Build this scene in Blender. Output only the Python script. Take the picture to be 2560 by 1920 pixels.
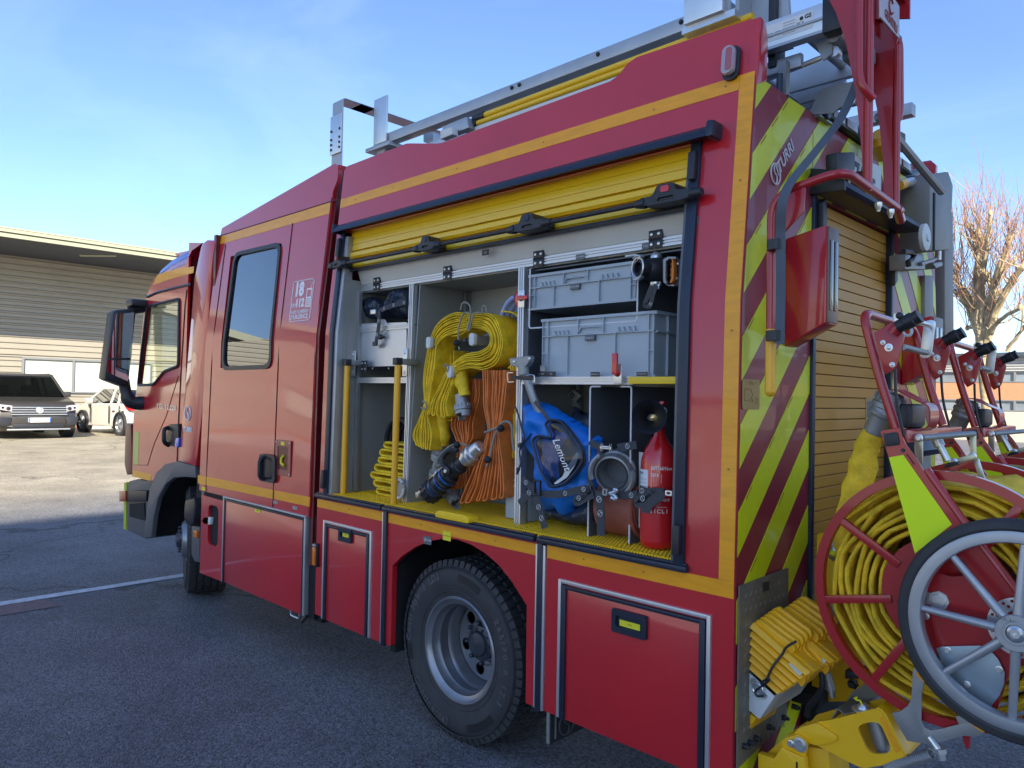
import bpy, bmesh, math, random
from math import pi, sin, cos, radians, sqrt, atan2
from mathutils import Vector, Matrix, noise
from mathutils.geometry import delaunay_2d_cdt
random.seed(7)
S = bpy.context.scene
C = S.collection
for o in list(bpy.data.objects): bpy.data.objects.remove(o)

# ---------------------------------------------------------------- camera, sky, sun, exposure
cam_d = bpy.data.cameras.new('camera'); cam = bpy.data.objects.new('camera', cam_d); C.objects.link(cam); S.camera = cam
YAW, PITCH, ROLL = 0.777886176, 0.0163421910, 0.0186467455
fwd = Vector((-sin(YAW)*cos(PITCH), cos(YAW)*cos(PITCH), sin(PITCH)))
rt = Vector((cos(YAW), sin(YAW), 0)); upv = rt.cross(fwd)
r2 = rt*cos(ROLL)+upv*sin(ROLL); u2 = -rt*sin(ROLL)+upv*cos(ROLL)
M = Matrix((r2, u2, -fwd)).transposed().to_4x4(); M.translation = Vector((1.15810572, -2.20923027, 1.57288411))
cam.matrix_world = M
cam_d.sensor_fit = 'HORIZONTAL'; cam_d.sensor_width = 36.0; cam_d.lens = 36.0*1862.8536/2560.0
cam_d.clip_start = 0.05; cam_d.clip_end = 3000
S.view_settings.view_transform = 'Standard'; S.view_settings.look = 'None'
S.view_settings.exposure = 1.45; S.view_settings.gamma = 1; S.view_settings.use_curve_mapping = False
SUN_AZ = radians(125); SUN_EL = radians(31)      # azimuth clockwise from +Y
w = bpy.data.worlds.new('World'); S.world = w; w.use_nodes = True
nt = w.node_tree; nt.nodes.clear()
N = nt.nodes.new; L = nt.links.new
sky = N('ShaderNodeTexSky'); sky.sky_type = 'NISHITA'; sky.sun_disc = False
sky.sun_elevation = SUN_EL; sky.sun_rotation = SUN_AZ; sky.air_density = 1.0; sky.dust_density = 0.4; sky.ozone_density = 1.6
tc = N('ShaderNodeTexCoord'); mp = N('ShaderNodeMapping'); mp.inputs['Scale'].default_value = (1.3, 3.2, 5.0); mp.inputs['Rotation'].default_value = (0.3, 0.5, 0.5)
L(tc.outputs['Generated'], mp.inputs['Vector'])
nz = N('ShaderNodeTexNoise'); nz.inputs['Scale'].default_value = 1.6; nz.inputs['Detail'].default_value = 9; nz.inputs['Roughness'].default_value = 0.55; nz.inputs['Distortion'].default_value = 0.7
L(mp.outputs[0], nz.inputs['Vector'])
cr = N('ShaderNodeMapRange'); cr.inputs['From Min'].default_value = 0.44; cr.inputs['From Max'].default_value = 0.82; cr.inputs['To Max'].default_value = 0.08
L(nz.outputs['Fac'], cr.inputs['Value'])
mx = N('ShaderNodeMix'); mx.data_type = 'RGBA'; mx.inputs[7].default_value = (6.5, 7.3, 8.2, 1)
tn = N('ShaderNodeVectorMath'); tn.operation = 'MULTIPLY'; tn.inputs[1].default_value = (0.72, 0.81, 0.99); L(sky.outputs[0], tn.inputs[0])
gm = N('ShaderNodeGamma'); gm.inputs[1].default_value = 1.0; L(tn.outputs[0], gm.inputs[0])
L(cr.outputs[0], mx.inputs[0]); L(gm.outputs[0], mx.inputs[6])
bg = N('ShaderNodeBackground'); bg.inputs['Strength'].default_value = 0.10
L(mx.outputs[2], bg.inputs['Color'])
wo = N('ShaderNodeOutputWorld'); L(bg.outputs[0], wo.inputs['Surface'])
sl = bpy.data.lights.new('sun', 'SUN'); so = bpy.data.objects.new('sun', sl); C.objects.link(so)
sl.energy = 5.0; sl.angle = radians(0.5); sl.color = (1.0, 0.90, 0.74)
sd = Vector((sin(SUN_AZ)*cos(SUN_EL), cos(SUN_AZ)*cos(SUN_EL), sin(SUN_EL)))
so.rotation_euler = sd.to_track_quat('Z', 'Y').to_euler(); so.location = (0, 0, 30)

# ---------------------------------------------------------------- materials
MATS = {}
def mat(name, col, rough=0.5, metal=0.0, coat=0.0, vary=0.0, vscale=6.0, bump=0.0, bscale=200.0, emit=None, spec=0.5, stretch=(1,1,1), rvary=0.0, dirt=0.0, coatr=0.03):
    if name in MATS: return MATS[name]
    m = bpy.data.materials.new(name); m.use_nodes = True; t = m.node_tree; b = t.nodes['Principled BSDF']
    b.inputs['Base Color'].default_value = (*col, 1); b.inputs['Roughness'].default_value = rough
    b.inputs['Metallic'].default_value = metal; b.inputs['Coat Weight'].default_value = coat; b.inputs['Coat Roughness'].default_value = coatr
    b.inputs['Specular IOR Level'].default_value = spec
    n = t.nodes.new; l = t.links.new
    g = n('ShaderNodeTexCoord'); mpn = n('ShaderNodeMapping'); mpn.inputs['Scale'].default_value = stretch
    l(g.outputs['Object'], mpn.inputs['Vector'])
    if vary or rvary or dirt:
        z = n('ShaderNodeTexNoise'); z.inputs['Scale'].default_value = vscale; z.inputs['Detail'].default_value = 6; z.inputs['Roughness'].default_value = 0.6
        l(mpn.outputs[0], z.inputs['Vector'])
        if vary:
            r = n('ShaderNodeMapRange'); r.inputs['From Min'].default_value = .3; r.inputs['From Max'].default_value = .7
            r.inputs['To Min'].default_value = 1-vary; r.inputs['To Max'].default_value = 1+vary; l(z.outputs['Fac'], r.inputs['Value'])
            v = n('ShaderNodeVectorMath'); v.operation = 'SCALE'; v.inputs[0].default_value = col; l(r.outputs[0], v.inputs['Scale'])
            l(v.outputs[0], b.inputs['Base Color'])
        if rvary:
            r = n('ShaderNodeMapRange'); r.inputs['From Min'].default_value = .3; r.inputs['From Max'].default_value = .7
            r.inputs['To Min'].default_value = max(0, rough-rvary); r.inputs['To Max'].default_value = rough+rvary; l(z.outputs['Fac'], r.inputs['Value'])
            l(r.outputs[0], b.inputs['Roughness'])
    if bump:
        z2 = n('ShaderNodeTexNoise'); z2.inputs['Scale'].default_value = bscale; z2.inputs['Detail'].default_value = 3
        l(mpn.outputs[0], z2.inputs['Vector'])
        bp = n('ShaderNodeBump'); bp.inputs['Strength'].default_value = bump; bp.inputs['Distance'].default_value = 0.01
        l(z2.outputs['Fac'], bp.inputs['Height']); l(bp.outputs[0], b.inputs['Normal'])
    if emit: b.inputs['Emission Color'].default_value = (*emit, 1); b.inputs['Emission Strength'].default_value = 1
    MATS[name] = m; return m
red = mat('red paint', (0.54, 0.012, 0.020), 0.30, coat=1.0, vary=0.07, vscale=2.5, bump=0.012, bscale=3.0, coatr=0.02)
_t = red.node_tree; _z = _t.nodes.new('ShaderNodeTexNoise'); _z.inputs['Scale'].default_value = 1.7; _z.inputs['Detail'].default_value = 7; _z.inputs['Roughness'].default_value = .62
_g = _t.nodes.new('ShaderNodeTexCoord'); _t.links.new(_g.outputs['Object'], _z.inputs['Vector']); _r = _t.nodes.new('ShaderNodeMapRange'); _r.inputs['From Min'].default_value = .35; _r.inputs['From Max'].default_value = .75; _r.inputs['To Min'].default_value = .012; _r.inputs['To Max'].default_value = .16
_t.links.new(_z.outputs[0], _r.inputs[0]); _t.links.new(_r.outputs[0], _t.nodes['Principled BSDF'].inputs['Coat Roughness'])
red2 = mat('red frame paint', (0.40, 0.012, 0.016), 0.3, coat=0.5, vary=0.05)
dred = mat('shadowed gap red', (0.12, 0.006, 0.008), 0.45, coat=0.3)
stripe = mat('amber reflective tape', (0.88, 0.36, 0.004), 0.38, vary=0.10, vscale=60, stretch=(.15,1,1), coat=0.25, bump=0.02, bscale=400)
lime = mat('lime reflective tape', (0.62, 0.66, 0.004), 0.4, coat=0.3, bump=0.03, bscale=600, vary=0.05, vscale=30)
neon = mat('fluorescent panel', (0.74, 0.95, 0.0), 0.45, bump=0.06, bscale=350)
maroon = mat('maroon reflective tape', (0.24, 0.014, 0.030), 0.4, coat=0.3, bump=0.03, bscale=600, vary=0.05, vscale=30)
shut = mat('yellow shutter enamel', (0.90, 0.56, 0.008), 0.30, coat=0.4, vary=0.03, vscale=3)
gold = mat('rear shutter ochre', (0.50, 0.235, 0.018), 0.5, metal=0.0, coat=0.08, vary=0.10, vscale=2.5, rvary=0.08)
blk = mat('black plastic', (0.018, 0.020, 0.026), 0.42, vary=0.2, vscale=12, bump=0.04, bscale=300)
rail = mat('blue black aluminium', (0.028, 0.038, 0.062), 0.36, metal=0.4, vary=0.1)
rub = mat('rubber', (0.040, 0.041, 0.044), 0.72, vary=0.22, vscale=9, bump=0.08, bscale=220)
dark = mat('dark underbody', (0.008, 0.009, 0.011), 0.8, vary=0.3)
alu = mat('brushed aluminium', (0.62, 0.64, 0.66), 0.38, metal=0.7, vary=0.03, vscale=4)
alug = mat('anodised grey beam', (0.42, 0.44, 0.46), 0.42, metal=0.6, vary=0.08, vscale=9)
steel = mat('zinc plated steel', (0.68, 0.70, 0.70), 0.32, metal=0.85, vary=0.05, vscale=12)
dalu = mat('dull aluminium', (0.33, 0.34, 0.34), 0.5, metal=0.6, vary=0.12)
panel = mat('compartment panel grey', (0.34, 0.35, 0.33), 0.5, metal=0.25, vary=0.06, vscale=4, rvary=.05)
pale = mat('pale flap panel', (0.62, 0.62, 0.58), 0.45, metal=0.1, vary=0.05, vscale=4)
dpanel = mat('dark sheet panel', (0.13, 0.145, 0.165), 0.5, metal=0.3, vary=0.08)
edge = mat('white sheet edge', (0.75, 0.76, 0.78), 0.4)
floor_y = mat('yellow floor tile', (0.90, 0.56, 0.008), 0.5, vary=0.1, vscale=14)
ytube = mat('yellow tube', (0.85, 0.42, 0.01), 0.35, coat=0.3, vary=0.05)
hy = mat('yellow hose jacket', (0.88, 0.60, 0.018), 0.62, vary=0.26, vscale=22, bump=0.25, bscale=420)
hy2 = mat('yellow reel hose jacket', (0.86, 0.56, 0.02), 0.66, vary=0.28, vscale=16, bump=0.35, bscale=330)
ho = mat('orange hose jacket', (0.74, 0.22, 0.045), 0.58, vary=0.22, vscale=18, bump=0.25, bscale=420)
hb = mat('brown hose jacket', (0.33, 0.095, 0.06), 0.5, vary=0.2, vscale=12, bump=0.3, bscale=300, stretch=(1,1,3))
crate = mat('grey crate plastic', (0.38, 0.44, 0.48), 0.42, vary=0.05, vscale=5, bump=0.03, bscale=250)
bluef = mat('blue coated fabric', (0.008, 0.18, 0.66), 0.42, vary=0.12, vscale=8, bump=0.12, bscale=40)
navy = mat('navy tarpaulin', (0.022, 0.032, 0.055), 0.38, vary=0.25, vscale=10, bump=0.5, bscale=24)
web = mat('grey webbing', (0.055, 0.058, 0.066), 0.7, bump=0.3, bscale=500, vary=0.1)
cord = mat('grey cord', (0.27, 0.26, 0.22), 0.8, bump=0.2, bscale=600)
white = mat('white print', (0.82, 0.82, 0.82), 0.5)
lgrey = mat('light grey plastic', (0.62, 0.64, 0.62), 0.5, vary=.04)
yel = mat('yellow machine paint', (0.90, 0.50, 0.006), 0.4, coat=0.35, vary=0.07, vscale=5)
chk = mat('yellow chock plastic', (0.92, 0.48, 0.006), 0.38, coat=0.2, vary=0.08, vscale=9)
tread = mat('checker plate', (0.20, 0.19, 0.15), 0.5, metal=0.4, vary=0.15, vscale=12)
exred = mat('extinguisher red', (0.62, 0.012, 0.016), 0.26, coat=0.8)
amber = mat('amber lens', (0.75, 0.20, 0.01), 0.2, coat=0.5)
clear = mat('clear lens', (0.40, 0.36, 0.39), 0.12, coat=0.8)
bluel = mat('blue beacon lens', (0.01, 0.10, 0.62), 0.12, coat=0.8)
labely = mat('yellow sticker', (0.80, 0.74, 0.03), 0.5)
rimm = mat('silver wheel paint', (0.28, 0.29, 0.31), 0.36, metal=0.7, vary=0.12, vscale=7, rvary=.08)
hubm = mat('dark hub', (0.07, 0.08, 0.10), 0.42, metal=0.6, vary=0.2, vscale=20)
tyt = mat('tyre lettering', (0.085, 0.085, 0.09), 0.5)
tyd = mat('tyre dark band', (0.013, 0.014, 0.016), 0.55)
fend = mat('grey fender plastic', (0.095, 0.10, 0.11), 0.5, vary=0.1, bump=.03)
orange = mat('orange grip', (0.72, 0.20, 0.02), 0.5)
pipe = mat('translucent blue hose', (0.28, 0.34, 0.62), 0.25, coat=.5, vary=.1)
def glass(name, tint, rough=0.0, mixf=0.12, col=(0.9,0.95,1)):
    m = bpy.data.materials.new(name); m.use_nodes = True; t = m.node_tree; t.nodes.clear(); n = t.nodes.new
    tr = n('ShaderNodeBsdfTransparent'); tr.inputs[0].default_value = (*tint, 1)
    gl = n('ShaderNodeBsdfGlossy'); gl.inputs['Roughness'].default_value = rough; gl.inputs['Color'].default_value = (*col, 1)
    lw = n('ShaderNodeLayerWeight'); lw.inputs['Blend'].default_value = .5; fr = n('ShaderNodeMath'); fr.operation = 'POWER'; fr.inputs[1].default_value = 4.0; t.links.new(lw.outputs['Facing'], fr.inputs[0])
    ad = n('ShaderNodeMath'); ad.operation = 'ADD'; ad.inputs[1].default_value = mixf; ad.use_clamp = True
    t.links.new(fr.outputs[0], ad.inputs[0])
    mi = n('ShaderNodeMixShader'); t.links.new(ad.outputs[0], mi.inputs[0]); t.links.new(tr.outputs[0], mi.inputs[1]); t.links.new(gl.outputs[0], mi.inputs[2])
    ou = n('ShaderNodeOutputMaterial'); t.links.new(mi.outputs[0], ou.inputs[0]); MATS[name] = m; return m
gl_dark = glass('privacy glass', (0.02, 0.03, 0.03), mixf=0.19)
gl_clear = glass('cab glass', (0.97, 1.0, 0.93), mixf=0.0)
gl_car = glass('car glass', (0.10, 0.13, 0.12), mixf=0.20)
gl_vinyl = glass('clear vinyl pocket', (0.45, 0.47, 0.52), rough=0.16, mixf=0.05)
gl_mirror = mat('mirror glass', (0.75, 0.8, 0.85), 0.02, metal=1.0)

# ---------------------------------------------------------------- mesh helpers
def yl(z):
    if z <= 1.0: return 0.0
    if z <= 1.9: return 0.017*(z-1.0)/0.9
    return 0.017 + 0.103*(z-1.9)
class MB:
    def __init__(s): s.b = bmesh.new()
    def add(s, vs, fs):
        V = [s.b.verts.new(v) for v in vs]
        for f in fs:
            try: s.b.faces.new([V[i] for i in f])
            except ValueError: pass
        return V
    def box(s, x0, x1, y0, y1, z0, z1, bev=0.0, mtx=None):
        t = bmesh.new(); bmesh.ops.create_cube(t, size=1)
        for v in t.verts: v.co = Vector(((x0+x1)/2+v.co.x*(x1-x0), (y0+y1)/2+v.co.y*(y1-y0), (z0+z1)/2+v.co.z*(z1-z0)))
        if bev: bmesh.ops.bevel(t, geom=t.edges[:], offset=bev, segments=2, profile=0.6, affect='EDGES')
        if mtx: bmesh.ops.transform(t, matrix=mtx, verts=t.verts)
        s.join(t); return s
    def join(s, t):
        me = bpy.data.meshes.new('t'); t.to_mesh(me); t.free(); s.b.from_mesh(me); bpy.data.meshes.remove(me)
    def prism(s, poly, ax, a, b, holes=(), bev=0.0, mtx=None):
        """polygon (with holes) in the plane normal to ax, extruded from a to b"""
        pts = [Vector(p) for p in poly]; edges = [(i, (i+1) % len(poly)) for i in range(len(poly))]
        for h in holes:
            k = len(pts); pts += [Vector(p) for p in h]; edges += [(k+i, k+(i+1) % len(h)) for i in range(len(h))]
        t = bmesh.new()
        def P(p, c): return {'x': (c, p[0], p[1]), 'y': (p[0], c, p[1]), 'z': (p[0], p[1], c)}[ax]
        if holes:
            r = delaunay_2d_cdt(pts, edges, [], 1 if not holes else 0, 1e-6)
            vs, tr = r[0], r[2]
            def ins(q, pl):
                c = False; n = len(pl); j = n-1
                for i in range(n):
                    xi, yi = pl[i]; xj, yj = pl[j]
                    if (yi > q[1]) != (yj > q[1]) and q[0] < (xj-xi)*(q[1]-yi)/(yj-yi)+xi: c = not c
                    j = i
                return c
            V = [t.verts.new(P(v, a)) for v in vs]; F = []
            for f in tr:
                q = sum((vs[i] for i in f), Vector((0, 0)))/len(f)
                if ins(q, poly) and not any(ins(q, h) for h in holes): F.append(t.faces.new([V[i] for i in f]))
            for v in [v for v in t.verts if not v.link_faces]: t.verts.remove(v)
        else:
            F = [t.faces.new([t.verts.new(P(p, a)) for p in pts])]
        r = bmesh.ops.extrude_face_region(t, geom=F); d = {'x': Vector((b-a, 0, 0)), 'y': Vector((0, b-a, 0)), 'z': Vector((0, 0, b-a))}[ax]
        for e in r['geom']:
            if isinstance(e, bmesh.types.BMVert): e.co += d
        bmesh.ops.recalc_face_normals(t, faces=t.faces)
        if bev:
            ed = [e for e in t.edges if len(e.link_faces) == 2 and e.calc_face_angle(0) > 0.6]
            bmesh.ops.bevel(t, geom=ed, offset=bev, segments=2, profile=0.6, affect='EDGES')
        if mtx: bmesh.ops.transform(t, matrix=mtx, verts=t.verts)
        s.join(t); return s
    def tube(s, pts, r, n=8, caps=True, closed=False):
        pts = [Vector(p) for p in pts]; m = len(pts); rr = r if isinstance(r, (list, tuple)) else [r]*m
        prev = None; rings = []
        for i, p in enumerate(pts):
            a = pts[(i-1) % m] if (i or closed) else p; c = pts[(i+1) % m] if (i < m-1 or closed) else p
            t = (c-a).normalized()
            if prev is None:
                up = Vector((0, 0, 1)) if abs(t.z) < .9 else Vector((1, 0, 0)); u = t.cross(up).normalized()
            else: u = (prev-t*prev.dot(t)).normalized()
            prev = u; v = t.cross(u)
            rings.append([s.b.verts.new(p+(u*cos(2*pi*k/n)+v*sin(2*pi*k/n))*rr[i]) for k in range(n)])
        for i in range(m if closed else m-1):
            A, B = rings[i], rings[(i+1) % m]
            for k in range(n): s.b.faces.new((A[k], A[(k+1) % n], B[(k+1) % n], B[k]))
        if caps and not closed: s.b.faces.new(rings[0][::-1]); s.b.faces.new(rings[-1])
        return s
    def lathe(s, p0, p1, prof, n=32, closed=False, cap=True):
        """prof: (t along p0->p1 in metres, radius)"""
        p0, p1 = Vector(p0), Vector(p1); a = (p1-p0).normalized()
        up = Vector((0, 0, 1)) if abs(a.z) < .9 else Vector((1, 0, 0)); u = a.cross(up).normalized(); v = a.cross(u)
        R = []
        for (t, r) in prof:
            R.append([s.b.verts.new(p0+a*t+(u*cos(2*pi*k/n)+v*sin(2*pi*k/n))*max(r, 1e-4)) for k in range(n)])
        q = len(R)
        for i in range(q if closed else q-1):
            A, B = R[i], R[(i+1) % q]
            for k in range(n): s.b.faces.new((A[k], B[k], B[(k+1) % n], A[(k+1) % n]))
        if not closed and cap and not (min(r for t, r in prof) > .1 and len(prof) > 5):
            if prof[0][1] > 1e-3: s.b.faces.new(R[0])
            if prof[-1][1] > 1e-3: s.b.faces.new(R[-1][::-1])
        return s
    def ribbon(s, pts, wv, th, seg=1, wob=0):
        """flat strap following pts, width vector wv, thickness th"""
        pts = [Vector(p) for p in pts]; wv = Vector(wv); m = len(pts); rg = []
        for i, p in enumerate(pts):
            t = (pts[min(i+1, m-1)]-pts[max(i-1, 0)]); nrm = t.cross(wv)
            nrm = nrm.normalized()*th/2 if nrm.length > 1e-9 else Vector((0, 0, th/2))
            w_ = wv.copy()
            e = w_.normalized()*th*.35
            o_ = Vector((0, 0, 0))
            if wob: o_ = wv.normalized()*(noise.noise(p*9.0)*wob)
            rg.append([s.b.verts.new(q+o_) for q in (p-nrm*.2, p-nrm+e, p-nrm+w_-e, p-nrm*.2+w_, p+nrm*.2+w_, p+nrm+w_-e, p+nrm+e, p+nrm*.2)])
        for i in range(m-1):
            A, B = rg[i], rg[i+1]
            for k in range(8): s.b.faces.new((A[k], A[(k+1) % 8], B[(k+1) % 8], B[k]))
        s.b.faces.new(rg[0][::-1]); s.b.faces.new(rg[-1]); return s
def obj(name, mb, m, parent=None, label=None, cat=None, group=None, kind=None, smooth=True, ang=38):
    me = bpy.data.meshes.new(name)
    if isinstance(mb, MB):
        bmesh.ops.recalc_face_normals(mb.b, faces=mb.b.faces); mb.b.to_mesh(me); mb.b.free()
    else: me = mb
    if smooth and len(me.polygons):
        me.polygons.foreach_set('use_smooth', [True]*len(me.polygons)); me.set_sharp_from_angle(angle=radians(ang))
    if m and not me.materials: me.materials.append(m)
    o = bpy.data.objects.new(name, me); C.objects.link(o)
    if parent:
        o.parent = parent; o.matrix_parent_inverse = WI(parent)
    tag(o, label, cat, group, kind); return o
def WI(p): return Matrix.Translation(-p.location) if p.type == 'EMPTY' else Matrix.Identity(4)
def tag(o, label=None, cat=None, group=None, kind=None):
    if label: o['label'] = label
    if cat: o['category'] = cat
    if group: o['group'] = group
    if kind: o['kind'] = kind
def thing(name, label, cat, loc=(0, 0, 0), group=None):
    o = bpy.data.objects.new(name, None); o.empty_display_size = .2; o.location = loc; C.objects.link(o); tag(o, label, cat, group); return o
def copy_tree(o, parent=None, off=None):
    c = o.copy(); C.objects.link(c)
    if parent: c.parent = parent; c.matrix_parent_inverse = o.matrix_parent_inverse.copy()
    for ch in list(o.children): copy_tree(ch, c)
    return c
def skin(poly, off, th, holes=()):
    """plate on the body side: (x,z) polygon that follows the slight lean of the wall"""
    mb = MB(); mb.prism(poly, 'y', 0, th, holes)
    for zc in (1.0, 1.9):
        bmesh.ops.bisect_plane(mb.b, geom=mb.b.verts[:]+mb.b.edges[:]+mb.b.faces[:], plane_co=(0, 0, zc), plane_no=(0, 0, 1))
    for v in mb.b.verts: v.co.y += yl(v.co.z)+off
    return mb
def bx(*a, bev=0.0, mtx=None): return MB().box(*a, bev=bev, mtx=mtx)
def line3(pts, y): return [(p[0], y, p[1]) for p in pts]
def rrect(x0, x1, z0, z1, r, n=4):
    o = []
    for (cx, cz, a0) in ((x1-r, z1-r, 0), (x0+r, z1-r, 90), (x0+r, z0+r, 180), (x1-r, z0+r, 270)):
        for k in range(n+1): a = radians(a0+90*k/n); o.append((cx+r*cos(a), cz+r*sin(a)))
    return o
def rpoly(poly, r, n=3):
    """round the corners of a polygon"""
    o = []; m = len(poly)
    for i in range(m):
        p = Vector(poly[i]); a = Vector(poly[i-1])-p; b = Vector(poly[(i+1) % m])-p
        ra = min(r, a.length*.45); rb = min(r, b.length*.45); A = p+a.normalized()*ra; B = p+b.normalized()*rb
        for k in range(n+1):
            t = k/n; o.append(tuple(A*(1-t)**2+p*2*t*(1-t)+B*t*t))
    return o
def circ(cx, cz, r, n=24, a0=0): return [(cx+r*cos(a0+2*pi*k/n), cz+r*sin(a0+2*pi*k/n)) for k in range(n)]
def smooth_path(pts, k=6):
    pts = [Vector(p) for p in pts]; o = []
    for i in range(len(pts)-1):
        a = pts[max(i-1, 0)]; b = pts[i]; c = pts[i+1]; d = pts[min(i+2, len(pts)-1)]
        for j in range(k):
            t = j/k; o.append(.5*((2*b)+(-a+c)*t+(2*a-5*b+4*c-d)*t*t+(-a+3*b-3*c+d)*t**3))
    o.append(pts[-1]); return o
def arc_path(pts, r, n=5):
    """polyline with rounded corners (3d)"""
    pts = [Vector(p) for p in pts]; o = [pts[0]]
    for i in range(1, len(pts)-1):
        p = pts[i]; a = pts[i-1]-p; b = pts[i+1]-p; ra = min(r, a.length*.48); rb = min(r, b.length*.48)
        A = p+a.normalized()*ra; B = p+b.normalized()*rb
        for k in range(n+1): t = k/n; o.append(A*(1-t)**2+p*2*t*(1-t)+B*t*t)
    o.append(pts[-1]); return o
_tc = {}
def text_mesh(s, size, ext=0.0008, bold=0.0, shear=0.0):
    k = (s, size, ext, bold, shear)
    if k in _tc: return _tc[k]
    cu = bpy.data.curves.new('t', 'FONT'); cu.body = s; cu.size = size; cu.extrude = ext; cu.offset = bold; cu.align_x = 'CENTER'; cu.align_y = 'CENTER'; cu.shear = shear; cu.resolution_u = 3
    o = bpy.data.objects.new('t', cu); C.objects.link(o); dg = bpy.context.evaluated_depsgraph_get(); dg.update()
    me = bpy.data.meshes.new_from_object(o.evaluated_get(dg)); bpy.data.objects.remove(o); bpy.data.curves.remove(cu); _tc[k] = me
    return me
def text(s, size, m, parent, pos, right, up, ext=0.0008, bold=0.0, name='lettering', shear=0.0, squash=1.0):
    me = text_mesh(s, size, ext, bold, shear).copy(); r = Vector(right).normalized(); u = Vector(up).normalized(); n = r.cross(u).normalized(); u = n.cross(r)
    mt = Matrix((r*squash, u, n)).transposed().to_4x4(); mt.translation = Vector(pos); me.transform(mt)
    return obj(name, me, m, parent, smooth=False)
def swirl_mb(mb, pos, r, right, up, th=0.12):
    """round two-hook emblem"""
    pos = Vector(pos); R = Vector(right).normalized(); U = Vector(up).normalized(); nn = R.cross(U)
    for sg in (1, -1):
        pts = [pos+nn*.0008+sg*(R*cos(a)*r+U*sin(a)*r) for a in [radians(60+k*15) for k in range(14)]]
        pts += [pos+nn*.0008+sg*(R*(-.1*r+.45*r*cos(a))+U*(-.45*r+.5*r*sin(a))*1) for a in [radians(-90+k*30) for k in range(7)]]
        mb.tube(pts, r*th*.5, 5)
    return mb

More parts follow.
